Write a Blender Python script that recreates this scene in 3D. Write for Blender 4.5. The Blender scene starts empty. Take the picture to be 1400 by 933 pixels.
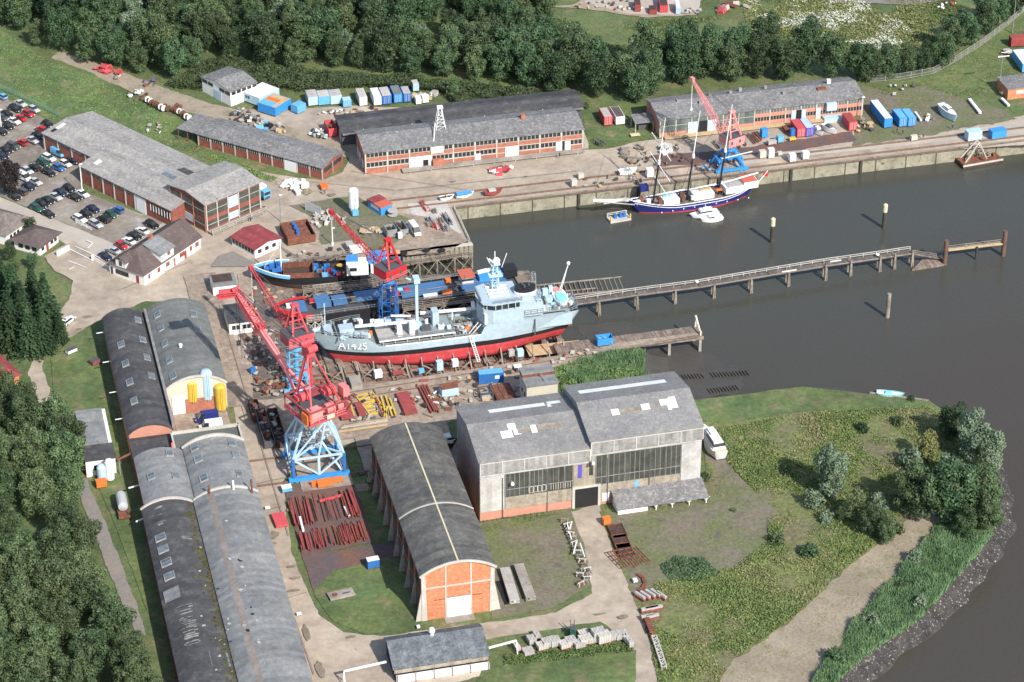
import bpy, bmesh, math, random
from mathutils import Vector, Matrix, noise
R=math.radians
SC=bpy.context.scene
COL=SC.collection
random.seed(7)
# ------------------------------------------------------------------ camera, sky, sun, exposure
# world axes follow the yard: X along the quays, Y across them. The aircraft looks 13.7 deg off Y.
FPX=3700.;TH=R(31.5);DIST=673.;YAW=R(13.7)
fx,fy=math.sin(YAW),math.cos(YAW)
CAM=Vector((-fx*DIST*math.cos(TH),-fy*DIST*math.cos(TH),DIST*math.sin(TH)))
FW=Vector((fx*math.cos(TH),fy*math.cos(TH),-math.sin(TH)))
RT=Vector((fy,-fx,0)); UP=RT.cross(FW)
cd=bpy.data.cameras.new('camera'); cam=bpy.data.objects.new('camera',cd); COL.objects.link(cam)
cd.sensor_width=36.; cd.lens=FPX/1400*36; cd.clip_start=5; cd.clip_end=6000
cam.location=CAM; cam.rotation_euler=FW.to_track_quat('-Z','Y').to_euler()
SC.camera=cam
EL=R(39)
saz=R(180-33+13.7)   # azimuth of the sun, clockwise from +Y
SUND=Vector((math.sin(saz)*math.cos(EL),math.cos(saz)*math.cos(EL),math.sin(EL)))
w=bpy.data.worlds.new('World'); SC.world=w; w.use_nodes=True
nt=w.node_tree; bg=nt.nodes['Background']; sky=nt.nodes.new('ShaderNodeTexSky'); sky.sky_type='NISHITA'
sky.sun_disc=False; sky.sun_elevation=EL; sky.sun_rotation=saz; sky.air_density=1.0; sky.dust_density=1.2
nt.links.new(sky.outputs[0],bg.inputs[0]); bg.inputs[1].default_value=0.15
sl=bpy.data.lights.new('sun','SUN'); sl.energy=4.6; sl.angle=R(0.5); sl.color=(1,.95,.88)
so=bpy.data.objects.new('sun',sl); COL.objects.link(so); so.rotation_euler=(-SUND).to_track_quat('-Z','Y').to_euler(); so.location=(0,0,300)
SC.view_settings.view_transform='Standard'; SC.view_settings.look='None'
SC.view_settings.exposure=0.42; SC.view_settings.gamma=1; SC.view_settings.use_curve_mapping=False
# ------------------------------------------------------------------ survey: photo coordinates to yard ground plan
def G(px,py,z=0.):
    d=FW+RT*((px-700)/FPX)-UP*((py-466.5)/FPX)
    t=(z-CAM.z)/d.z
    p=CAM+d*t
    return Vector((p.x,p.y,z))
def PR(x,y,z):
    r=Vector((x,y,z))-CAM; k=r.dot(FW)
    return 700+FPX*r.dot(RT)/k, 466.5-FPX*r.dot(UP)/k
def az2(p,q,z=0):
    a=G(*p,z);b=G(*q,z); return math.atan2(b.y-a.y,b.x-a.x)
# ------------------------------------------------------------------ mesh builder
class MB:
    def __init__(s): s.v=[];s.f=[]
    def add(s,vs,fs):
        n=len(s.v); s.v+= [tuple(v) for v in vs]; s.f+=[[i+n for i in f] for f in fs]; return s
    def box(s,x0,x1,y0,y1,z0,z1):
        return s.add([(x0,y0,z0),(x1,y0,z0),(x1,y1,z0),(x0,y1,z0),(x0,y0,z1),(x1,y0,z1),(x1,y1,z1),(x0,y1,z1)],
          [(3,2,1,0),(4,5,6,7),(0,1,5,4),(1,2,6,5),(2,3,7,6),(3,0,4,7)])
    def cbox(s,c,d,rz=0,ry=0,rx=0):
        M=Matrix.Translation(c)@Matrix.Rotation(rz,4,'Z')@Matrix.Rotation(ry,4,'Y')@Matrix.Rotation(rx,4,'X')
        h=[v/2 for v in d]
        vs=[M@Vector((a*h[0],b*h[1],e*h[2])) for e in(-1,1) for a,b in((-1,-1),(1,-1),(1,1),(-1,1))]
        return s.add(vs,[(3,2,1,0),(4,5,6,7),(0,1,5,4),(1,2,6,5),(2,3,7,6),(3,0,4,7)])
    def beam(s,p,q,w,h=None):
        p=Vector(p);q=Vector(q);h=h or w; d=(q-p)
        if d.length<1e-6: return s
        d.normalize(); u=Vector((0,0,1)) if abs(d.z)<.95 else Vector((0,1,0))
        a=d.cross(u).normalized()*w/2; b=a.cross(d).normalized()*h/2
        vs=[p-a-b,p+a-b,p+a+b,p-a+b,q-a-b,q+a-b,q+a+b,q-a+b]
        return s.add(vs,[(0,1,2,3),(7,6,5,4),(4,5,1,0),(5,6,2,1),(6,7,3,2),(7,4,0,3)])
    def tube(s,p,q,r,n=8,r2=None,cap=True):
        p=Vector(p);q=Vector(q); r2=r if r2 is None else r2; d=(q-p).normalized()
        u=Vector((0,0,1)) if abs(d.z)<.95 else Vector((1,0,0))
        a=d.cross(u).normalized(); b=d.cross(a)
        vs=[];k=len(s.v)
        for c,rr in((p,r),(q,r2)):
            for i in range(n):
                t=2*math.pi*i/n; vs.append(c+a*math.cos(t)*rr+b*math.sin(t)*rr)
        fs=[(i,(i+1)%n,n+(i+1)%n,n+i) for i in range(n)]
        if cap: fs+=[tuple(range(n))[::-1],tuple(range(n,2*n))]
        return s.add(vs,fs)
    def lathe(s,c,prof,n=12):
        c=Vector(c); vs=[]
        for r,z in prof:
            for i in range(n):
                t=2*math.pi*i/n; vs.append(c+Vector((r*math.cos(t),r*math.sin(t),z)))
        fs=[]
        for j in range(len(prof)-1):
            for i in range(n): fs.append((j*n+i,j*n+(i+1)%n,(j+1)*n+(i+1)%n,(j+1)*n+i))
        fs.append(tuple(range(n))[::-1]); fs.append(tuple(range((len(prof)-1)*n,len(prof)*n)))
        return s.add(vs,fs)
    def prism(s,poly,z0,z1):
        n=len(poly); vs=[(x,y,z0) for x,y in poly]+[(x,y,z1) for x,y in poly]
        fs=[tuple(range(n))[::-1],tuple(range(n,2*n))]+[(i,(i+1)%n,n+(i+1)%n,n+i) for i in range(n)]
        return s.add(vs,fs)
    def prismx(s,prof,x0,x1):   # profile in (y,z) extruded along x
        n=len(prof); vs=[(x0,y,z) for y,z in prof]+[(x1,y,z) for y,z in prof]
        return s.add(vs,[tuple(range(n)),tuple(range(n,2*n))[::-1]]+[(i,n+i,n+(i+1)%n,(i+1)%n) for i in range(n)])
    def prismy(s,prof,y0,y1):   # profile in (x,z) extruded along y
        n=len(prof); vs=[(x,y0,z) for x,z in prof]+[(x,y1,z) for x,z in prof]
        return s.add(vs,[tuple(range(n))[::-1],tuple(range(n,2*n))]+[(i,(i+1)%n,n+(i+1)%n,n+i) for i in range(n)])
    def quad(s,*p): return s.add(p,[tuple(range(len(p)))])
    def rail(s,pts,h=1.1,r=.05,step=2.5):
        for a,b in zip(pts,pts[1:]):
            a=Vector(a);b=Vector(b);n=max(1,int((b-a).length/step))
            for i in range(n+1):
                c=a.lerp(b,i/n); s.beam(c,c+Vector((0,0,h)),r*2)
            for hh in(h,h*.5): s.beam(a+Vector((0,0,hh)),b+Vector((0,0,hh)),r*2)
        return s
    def mesh(s,name):
        me=bpy.data.meshes.new(name); me.from_pydata(s.v,[],s.f); me.update()
        bm=bmesh.new(); bm.from_mesh(me); bmesh.ops.recalc_face_normals(bm,faces=bm.faces); bm.to_mesh(me); bm.free()
        return me
    def build(s,name,mt,parent=None,loc=None,rz=0,smooth=False):
        me=s.mesh(name); o=bpy.data.objects.new(name,me); COL.objects.link(o)
        if mt: me.materials.append(mt)
        if parent: o.parent=parent
        if loc is not None: o.location=loc
        if rz: o.rotation_euler[2]=rz
        if smooth:
            for p in me.polygons: p.use_smooth=True
        return o
LABELS={}
def tag(o,label,cat,group=None,kind=None):
    if label: o['label']=label
    if cat: o['category']=cat
    if group: o['group']=group
    o['kind']=kind or 'thing'
    return o
def thing(name,label,cat,loc=(0,0,0),rz=0,group=None):
    o=bpy.data.objects.new(name,None); COL.objects.link(o); o.location=loc; o.rotation_euler[2]=rz
    return tag(o,label,cat,group)
def struct(o): o['kind']='structure'; return o
def kids(o): return [c for c in bpy.data.objects if c.parent==o]
def dup(o,loc,rz=0,label=None,group=None,sc=None,kd=None):
    kd=kd or kids(o)
    r=o.copy(); COL.objects.link(r); r.location=loc; r.rotation_euler[2]=rz
    if label: r['label']=label
    if group: r['group']=group
    if sc: r.scale=(sc,sc,sc) if not hasattr(sc,'__len__') else sc
    for ch in kd:
        c=ch.copy(); COL.objects.link(c); c.parent=r
        for g in ch.children:
            d=g.copy(); COL.objects.link(d); d.parent=c
    return r
# ------------------------------------------------------------------ procedural materials
def mk(name,c1,c2=None,c3=None,big=0.,bigs=.02,sc=.3,rough=.85,bump=0.,bsc=3.,stripe=None,speck=None,metal=0.,coord='Object',det=6,fine=.25,fsc=None,brick=None,spec=.3,thr=(.4,.62)):
    m=bpy.data.materials.new(name); m.use_nodes=True; t=m.node_tree; N=t.nodes; L=t.links
    b=N['Principled BSDF']; b.inputs['Roughness'].default_value=rough; b.inputs['Metallic'].default_value=metal
    b.inputs['Specular IOR Level'].default_value=spec
    tc=N.new('ShaderNodeTexCoord')
    if coord=='World':
        g=N.new('ShaderNodeNewGeometry'); src=g.outputs['Position']
    else: src=tc.outputs['Object']
    def nz(scale,detail=det,ro=.6):
        n=N.new('ShaderNodeTexNoise'); n.inputs['Scale'].default_value=scale; n.inputs['Detail'].default_value=detail
        n.inputs['Roughness'].default_value=ro; L.new(src,n.inputs['Vector']); return n.outputs['Fac']
    def ramp(f,a,bb):
        r=N.new('ShaderNodeMapRange'); r.inputs['From Min'].default_value=a; r.inputs['From Max'].default_value=bb; L.new(f,r.inputs['Value']); return r.outputs['Result']
    def mix(f,a,bb,mode='MIX'):
        x=N.new('ShaderNodeMix'); x.data_type='RGBA'; x.blend_type=mode
        if isinstance(f,float): x.inputs[0].default_value=f
        else: L.new(f,x.inputs[0])
        for s_,v in((6,a),(7,bb)):
            if isinstance(v,tuple): x.inputs[s_].default_value=(*v[:3],1)
            else: L.new(v,x.inputs[s_])
        return x.outputs[2]
    c=tuple(c1)
    if brick:
        br=N.new('ShaderNodeTexBrick'); br.inputs['Scale'].default_value=1; br.inputs['Brick Width'].default_value=.5; br.inputs['Row Height'].default_value=.16
        br.inputs['Mortar Size'].default_value=.012
        br.inputs['Color1'].default_value=(*c1,1); br.inputs['Color2'].default_value=(*c2,1); br.inputs['Mortar'].default_value=(*brick,1)
        mp=N.new('ShaderNodeMapping'); L.new(src,mp.inputs['Vector'])
        cb=N.new('ShaderNodeCombineXYZ'); sp=N.new('ShaderNodeSeparateXYZ'); L.new(src,sp.inputs[0])
        ad=N.new('ShaderNodeMath'); L.new(sp.outputs[0],ad.inputs[0]); L.new(sp.outputs[1],ad.inputs[1])
        L.new(ad.outputs[0],cb.inputs[0]); L.new(sp.outputs[2],cb.inputs[1]); L.new(cb.outputs[0],br.inputs['Vector'])
        c=br.outputs['Color']
    elif c2: c=mix(ramp(nz(sc),*thr),c,tuple(c2))
    if c3: c=mix(ramp(nz(sc*2.7),.52,.7),c,tuple(c3))
    bsrc=None
    if stripe:
        ax,freq,amt=stripe
        sp=N.new('ShaderNodeSeparateXYZ'); L.new(src,sp.inputs[0])
        mm=N.new('ShaderNodeMath'); mm.operation='MULTIPLY'; mm.inputs[1].default_value=freq; L.new(sp.outputs['XYZ'.index(ax)],mm.inputs[0])
        fl=N.new('ShaderNodeMath'); fl.operation='FLOOR'; L.new(mm.outputs[0],fl.inputs[0])
        wn=N.new('ShaderNodeTexWhiteNoise'); wn.noise_dimensions='1D'; L.new(fl.outputs[0],wn.inputs['W'])
        rr=N.new('ShaderNodeMapRange'); rr.inputs['To Min'].default_value=1-amt; rr.inputs['To Max'].default_value=1+amt; L.new(wn.outputs['Value'],rr.inputs['Value'])
        fr=N.new('ShaderNodeMath'); fr.operation='PINGPONG'; fr.inputs[1].default_value=.5; L.new(mm.outputs[0],fr.inputs[0]); bsrc=fr.outputs[0]
        cc=N.new('ShaderNodeVectorMath'); cc.operation='SCALE'
        if isinstance(c,tuple): cc.inputs[0].default_value=c[:3]
        else: L.new(c,cc.inputs[0])
        L.new(rr.outputs[0],cc.inputs['Scale']); c=cc.outputs[0]
    if speck:
        ssc,th,col=speck
        c=mix(ramp(nz(ssc,3,.7),th,th+.04),c,tuple(col))
    if fine:
        f=ramp(nz(fsc or max(sc*9,1.2),5,.75),.3,.7)
        r=N.new('ShaderNodeMapRange'); r.inputs['To Min'].default_value=1-fine; r.inputs['To Max'].default_value=1+fine; L.new(f,r.inputs['Value'])
        cc=N.new('ShaderNodeVectorMath'); cc.operation='SCALE'
        if isinstance(c,tuple): cc.inputs[0].default_value=c[:3]
        else: L.new(c,cc.inputs[0])
        L.new(r.outputs[0],cc.inputs['Scale']); c=cc.outputs[0]
    if big:
        for s1,s2 in((bigs,1.),(bigs*4.3,.7)):
            r=N.new('ShaderNodeMapRange'); r.inputs['From Min'].default_value=.3; r.inputs['From Max'].default_value=.7; r.inputs['To Min'].default_value=1-big*s2; r.inputs['To Max'].default_value=1+big*s2; L.new(nz(s1,4,.65),r.inputs['Value'])
            cc=N.new('ShaderNodeVectorMath'); cc.operation='SCALE'
            if isinstance(c,tuple): cc.inputs[0].default_value=c[:3]
            else: L.new(c,cc.inputs[0])
            L.new(r.outputs[0],cc.inputs['Scale']); c=cc.outputs[0]
    if isinstance(c,tuple): b.inputs['Base Color'].default_value=(*c[:3],1)
    else: L.new(c,b.inputs['Base Color'])
    if bump:
        bu=N.new('ShaderNodeBump'); bu.inputs['Strength'].default_value=1; bu.inputs['Distance'].default_value=bump
        L.new(bsrc if (bsrc is not None and bsc==0) else nz(bsc or 3,5,.7),bu.inputs['Height']); L.new(bu.outputs[0],b.inputs['Normal'])
    return m
def paint(name,c,rough=.5,wear=.12,metal=0,rust=None):
    return mk(name,c,tuple(v*(1-wear) for v in c),sc=.8,rough=rough,fine=.1,speck=((1.5,.66,rust) if rust else None),metal=metal)
M={}
g_=lambda v:(v,v,v)
# ground
M['grass']=mk('grass',(.115,.145,.055),(.088,.125,.05),(.175,.155,.08),big=.25,bigs=.03,sc=.05,coord='World',fine=.38,fsc=.9,bump=.15,bsc=2.)
M['lawn']=mk('lawn_grass',(.118,.152,.052),(.082,.122,.048),(.185,.16,.09),big=.26,bigs=.06,sc=.07,coord='World',fine=.3,fsc=.9,bump=.1,bsc=2.)
M['scrub']=mk('scrub_ground',(.16,.185,.065),(.165,.145,.085),(.09,.12,.04),sc=.09,coord='World',fine=.4,fsc=.9,bump=.4,bsc=1.)
M['dirt']=mk('bare_dirt',(.17,.14,.11),(.12,.10,.08),(.13,.13,.07),sc=.1,coord='World',fine=.25,fsc=1.)
M['worn']=mk('worn_grass_and_dirt',(.13,.145,.065),(.175,.15,.115),(.12,.105,.085),sc=.1,coord='World',fine=.3,fsc=1.1)
M['sand']=mk('dredged_sand_field',(.31,.26,.19),(.24,.20,.145),(.20,.185,.10),sc=.09,coord='World',fine=.25,fsc=1.5)
M['yard']=mk('yard_concrete',(.40,.335,.26),(.335,.28,.22),(.27,.22,.175),big=.16,bigs=.05,sc=.045,coord='World',fine=.16,fsc=.5,speck=(.3,.68,(.22,.175,.14)))
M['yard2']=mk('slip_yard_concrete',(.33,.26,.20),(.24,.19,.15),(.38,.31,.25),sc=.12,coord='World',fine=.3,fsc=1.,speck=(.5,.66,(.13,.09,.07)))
M['road']=mk('pale_concrete_road',(.43,.385,.325),(.37,.325,.275),big=.1,bigs=.06,sc=.05,coord='World',fine=.08,fsc=.8,speck=(.25,.73,(.26,.22,.19)))
M['path']=mk('sandy_track',(.34,.28,.21),(.27,.225,.17),(.20,.185,.11),big=.15,bigs=.08,sc=.08,coord='World',fine=.15,fsc=1.)
M['lot']=mk('car_park_gravel',(.27,.235,.195),(.175,.15,.125),(.33,.31,.28),big=.15,bigs=.07,sc=.06,coord='World',fine=.2,fsc=.7,speck=(.18,.67,(.10,.11,.045)))
M['asph']=mk('grey_asphalt',(.20,.185,.17),(.24,.21,.18),sc=.08,coord='World',fine=.15)
M['rustground']=mk('rust_stained_ground',(.11,.085,.085),(.17,.09,.065),(.10,.08,.075),sc=.12,coord='World',fine=.2)
M['conc']=mk('weathered_concrete',(.33,.30,.26),(.25,.225,.19),(.19,.17,.14),sc=.15,coord='World',fine=.15)
M['quayw']=mk('quay_wall_concrete',(.30,.28,.21),(.22,.21,.15),(.15,.13,.10),sc=.2,coord='World',fine=.2,speck=(.3,.64,(.10,.10,.06)))
M['mud']=mk('river_mud',(.072,.064,.053),(.058,.053,.044),sc=.08,coord='World',rough=.45,fine=.15,bump=.05,bsc=1.2,spec=.4)
M['rubble']=mk('shore_rubble',(.065,.058,.052),(.035,.032,.03),sc=.3,coord='World',rough=.7,fine=.45,fsc=1.6,speck=(1.5,.60,(.30,.28,.26)),bump=.5,bsc=1.2)
# structures
M['brick']=mk('red_brick',(.40,.14,.085),(.32,.11,.068),brick=(.30,.2,.16),fine=.25,fsc=.9,big=.1,bigs=.15)
M['brickd']=mk('dark_red_brick',(.28,.085,.058),(.21,.065,.046),brick=(.2,.11,.09),fine=.28,fsc=.9,big=.12,bigs=.15)
M['brickp']=mk('pale_pink_brick',(.52,.23,.16),(.46,.2,.14),brick=(.4,.28,.22),fine=.1,fsc=.6)
M['brickh']=mk('orange_brick',(.58,.21,.10),(.46,.16,.08),brick=(.42,.25,.16),fine=.3,fsc=1.2,big=.1,bigs=.2)
M['roofg']=mk('grey_fibre_cement_roof',(.30,.285,.265),(.235,.225,.215),(.345,.31,.25),sc=.16,fine=.34,fsc=1.1,speck=(1.6,.585,(.36,.35,.33)),stripe=('Y',.45,.07),bump=.03,bsc=1.2)
M['roofg2']=mk('dark_grey_mottled_roof',(.19,.185,.18),(.15,.147,.146),(.24,.23,.215),sc=.15,fine=.4,fsc=1.1,speck=(1.7,.575,(.29,.285,.28)),bump=.05,bsc=1.2)
M['roofb']=mk('black_felt_roof',(.075,.073,.075),(.055,.055,.058),(.11,.108,.105),sc=.14,fine=.3,fsc=.8,stripe=('Y',.55,.16))
M['roofbg']=mk('blue_grey_felt_roof',(.215,.22,.215),(.17,.177,.178),(.25,.24,.22),sc=.14,fine=.25,fsc=.9,stripe=('Y',.8,.13),big=.12,bigs=.08)
M['roofgn']=mk('green_grey_felt_roof',(.165,.17,.158),(.135,.14,.132),(.19,.19,.175),sc=.1,fine=.2,fsc=.9,stripe=('Y',.9,.09),big=.12,bigs=.08)
M['roofh']=mk('dark_weathered_felt_roof',(.115,.112,.103),(.085,.084,.08),(.145,.138,.118),sc=.16,fine=.34,fsc=1.1,stripe=('Y',.9,.14),big=.15,bigs=.1)
M['rooff']=mk('flat_asphalt_roof',(.12,.13,.115),(.10,.108,.098),sc=.1,fine=.15)
M['roofhall']=mk('hall_grey_roof',(.215,.21,.203),(.185,.18,.177),(.26,.25,.235),sc=.2,fine=.28,fsc=1.6,speck=(2.2,.62,(.34,.33,.31)),big=.1,bigs=.08)
M['tile']=mk('brown_roof_tiles',(.115,.088,.082),(.095,.072,.068),(.14,.11,.10),sc=.3,fine=.18,fsc=2.)
M['tileg']=mk('mossy_grey_brown_tiles',(.17,.145,.125),(.12,.10,.09),(.24,.21,.19),sc=.4,fine=.3,fsc=1.5)
M['redroof']=mk('maroon_metal_roof',(.26,.05,.055),(.22,.045,.05),(.30,.09,.085),sc=.2,fine=.1,stripe=('X',1.,.07))
M['orroof']=mk('orange_red_sheet_roof',(.50,.12,.075),(.42,.12,.08),sc=.3,fine=.15)
M['white']=mk('white_render',(.78,.76,.72),(.70,.67,.62),sc=.2,fine=.06)
M['cream']=mk('cream_render',(.50,.47,.38),(.55,.50,.40),sc=.2,fine=.08)
M['clad']=mk('beige_stained_cladding',(.27,.235,.18),(.33,.29,.23),(.20,.18,.14),sc=.3,fine=.25,fsc=1.,stripe=('X',1.,.14))
M['cladg']=mk('grey_corrugated_cladding',(.24,.235,.225),(.30,.295,.28),(.18,.175,.17),sc=.25,fine=.2,fsc=.9,stripe=('X',1.2,.2))
M['cladw']=mk('white_translucent_cladding',(.46,.45,.43),(.36,.35,.33),sc=.3,fine=.2,stripe=('X',.7,.1))
M['dgls']=mk('dirty_dark_glazing',(.045,.05,.045),(.075,.078,.065),sc=.4,rough=.35,fine=.2,spec=.5,stripe=('X',1.1,.25))
M['glass']=mk('dark_window_glass',(.02,.025,.028),(.04,.045,.045),sc=.6,rough=.12,fine=0,spec=.6)
M['skyl']=mk('skylight_glass',(.16,.19,.20),(.10,.12,.13),sc=1.5,rough=.2,fine=.1,spec=.6,stripe=('Y',2.5,.3))
M['bgls']=mk('blue_grey_glazing',(.10,.125,.12),(.15,.17,.15),sc=.4,rough=.3,fine=.2,spec=.5,stripe=('X',.8,.25))
M['concp']=mk('pale_concrete_frame',(.50,.47,.42),(.42,.39,.35),sc=.3,fine=.1)
M['doorb']=mk('pale_blue_door',(.45,.55,.62),(.40,.50,.57),sc=.3,fine=.06,stripe=('X',.8,.05))
M['doorw']=mk('white_panel_door',(.74,.75,.74),(.68,.69,.68),sc=.4,fine=.05,stripe=('X',.9,.05))
# paints & metals
for n,c in dict(red=(.52,.03,.035),crred=(.56,.085,.095),pink=(.72,.21,.21),pinkp=(.70,.27,.26),blue=(.035,.15,.42),blueb=(.05,.27,.60),bluel=(.14,.40,.62),
    ltblue=(.42,.58,.66),navy=(.02,.03,.16),whitep=(.76,.76,.74),grey=(.33,.33,.32),black=(.022,.022,.025),orange=(.72,.18,.04),yellow=(.62,.43,.06),
    green=(.02,.10,.07),teal=(.25,.62,.60),shipg=(.40,.50,.55),shipd=(.25,.29,.29),shipr=(.50,.055,.06),cream2=(.62,.55,.36),dgrey=(.09,.09,.095),
    silver=(.45,.47,.48),purple=(.10,.08,.42),brown=(.14,.07,.05)).items():
    M[n]=paint(n+'_paint',c,rough=.45)
M['slate']=mk('blotchy_slate_roof',(.13,.145,.155),(.085,.095,.105),(.19,.20,.205),sc=.55,fine=.35,fsc=1.4,stripe=('X',.9,.12))
M['navyc']=paint('midnight_blue_paint',(.018,.026,.07))
M['rust']=mk('rusty_steel',(.20,.075,.045),(.13,.055,.038),(.28,.12,.07),sc=.6,rough=.9,fine=.3,fsc=2)
M['rustd']=mk('dark_rusty_steel',(.075,.045,.038),(.05,.035,.03),(.13,.07,.05),sc=.5,rough=.9,fine=.3,fsc=2)
M['redlead']=mk('red_primer_steel',(.34,.07,.065),(.26,.055,.055),(.18,.055,.045),sc=.7,rough=.8,fine=.2)
M['shiprr']=mk('red_antifouling',(.50,.055,.06),(.43,.05,.055),(.55,.10,.10),sc=.25,rough=.7,fine=.1,stripe=('Z',1.1,.05))
M['railm']=mk('brown_crane_rail',(.17,.105,.08),(.12,.08,.065),(.22,.14,.10),sc=.6,coord='World',fine=.3)
M['steel']=mk('galvanised_steel',(.33,.34,.34),(.25,.255,.25),sc=.6,rough=.5,fine=.1,metal=.3)
M['timber']=mk('weathered_timber',(.22,.17,.135),(.15,.115,.09),(.28,.235,.20),sc=.4,fine=.3,fsc=1.5,stripe=('X',3.,.25))
M['rustpile']=mk('brown_tarred_pile',(.15,.085,.065),(.10,.065,.052),sc=.5,fine=.25)
M['timbery']=mk('weathered_timber_posts',(.30,.26,.21),(.18,.15,.12),sc=.5,coord='World',fine=.25)
M['timberd']=mk('wet_dark_timber',(.07,.06,.05),(.045,.04,.035),sc=.5,coord='World',fine=.2)
M['wood']=mk('pale_new_timber',(.50,.38,.22),(.42,.31,.18),sc=.6,fine=.15)
M['tyre']=mk('rubber_tyre',(.018,.018,.018),rough=.9,fine=.1)
M['skin']=mk('skin',(.45,.26,.18),fine=0)
M['lamp']=mk('lamp_lens',(.75,.75,.72),rough=.1,fine=0)
M['tail']=mk('tail_lens',(.45,.02,.02),rough=.2,fine=0)
M['bark']=mk('bark',(.10,.085,.065),(.07,.06,.045),sc=1.,fine=.2)
M['stone']=mk('pale_stone',(.42,.40,.37),(.33,.31,.28),sc=.6,fine=.2)
M['tarp']=mk('blue_tarpaulin',(.05,.22,.52),(.07,.28,.60),sc=1.,rough=.4,fine=.1,bump=.1,bsc=1.5)
M['deck']=mk('grey_green_deck',(.25,.28,.26),(.21,.235,.215),sc=.25,fine=.15,speck=(.6,.68,(.33,.26,.2)))
def leafmat(name,c1,c2,c3,tr=.13,v=(.65,1.3),hh=(.488,.53)):
    m=bpy.data.materials.new(name); m.use_nodes=True; t=m.node_tree;N=t.nodes;L=t.links; b=N['Principled BSDF']
    b.inputs['Roughness'].default_value=.55; b.inputs['Specular IOR Level'].default_value=.25
    g=N.new('ShaderNodeNewGeometry'); n=N.new('ShaderNodeTexNoise'); n.inputs['Scale'].default_value=.35; n.inputs['Detail'].default_value=3; L.new(g.outputs['Position'],n.inputs['Vector'])
    r=N.new('ShaderNodeValToRGB'); e=r.color_ramp.elements; e[0].position=.33; e[0].color=(*c1,1); e[1].position=.68; e[1].color=(*c3,1)
    k=e.new(.5); k.color=(*c2,1); L.new(n.outputs['Fac'],r.inputs[0])
    oi=N.new('ShaderNodeObjectInfo'); hs=N.new('ShaderNodeHueSaturation')
    mr=N.new('ShaderNodeMapRange'); mr.inputs['To Min'].default_value=v[0]; mr.inputs['To Max'].default_value=v[1]; L.new(oi.outputs['Random'],mr.inputs['Value']); L.new(mr.outputs[0],hs.inputs['Value'])
    m2=N.new('ShaderNodeMath'); m2.operation='MULTIPLY'; m2.inputs[1].default_value=7.31; L.new(oi.outputs['Random'],m2.inputs[0])
    m3=N.new('ShaderNodeMath'); m3.operation='FRACT'; L.new(m2.outputs[0],m3.inputs[0])
    m4=N.new('ShaderNodeMapRange'); m4.inputs['To Min'].default_value=hh[0]; m4.inputs['To Max'].default_value=hh[1]; L.new(m3.outputs[0],m4.inputs['Value']); L.new(m4.outputs[0],hs.inputs['Hue'])
    L.new(r.outputs[0],hs.inputs['Color']); L.new(hs.outputs[0],b.inputs['Base Color'])
    tn=N.new('ShaderNodeBsdfTranslucent'); L.new(hs.outputs[0],tn.inputs['Color']); mx=N.new('ShaderNodeMixShader'); mx.inputs[0].default_value=tr
    L.new(b.outputs[0],mx.inputs[1]); L.new(tn.outputs[0],mx.inputs[2]); L.new(mx.outputs[0],N['Material Output'].inputs[0])
    return m
M['leafd']=leafmat('dark_broadleaf',(.044,.076,.038),(.065,.104,.048),(.095,.14,.06))
M['leafm']=leafmat('mid_broadleaf',(.062,.092,.042),(.088,.125,.054),(.125,.162,.075))
M['leafs']=leafmat('silver_willow_leaf',(.11,.16,.095),(.155,.21,.13),(.225,.28,.19),v=(.88,1.15),hh=(.495,.51))
M['leafc']=leafmat('conifer_needles',(.025,.05,.022),(.04,.07,.03),(.06,.095,.04))
M['leafy']=leafmat('yellow_green_leaf',(.145,.165,.06),(.19,.20,.075),(.24,.23,.10),v=(.9,1.1),hh=(.495,.505))
M['reed']=leafmat('reed_blades',(.12,.20,.10),(.165,.26,.125),(.22,.32,.16),v=(.98,1.02),hh=(.5,.51))
M['copper']=leafmat('copper_beech_leaf',(.028,.022,.022),(.04,.03,.03),(.055,.045,.04))
M['leafg']=leafmat('bright_green_leaf',(.11,.165,.05),(.145,.20,.062),(.19,.235,.08))
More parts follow.
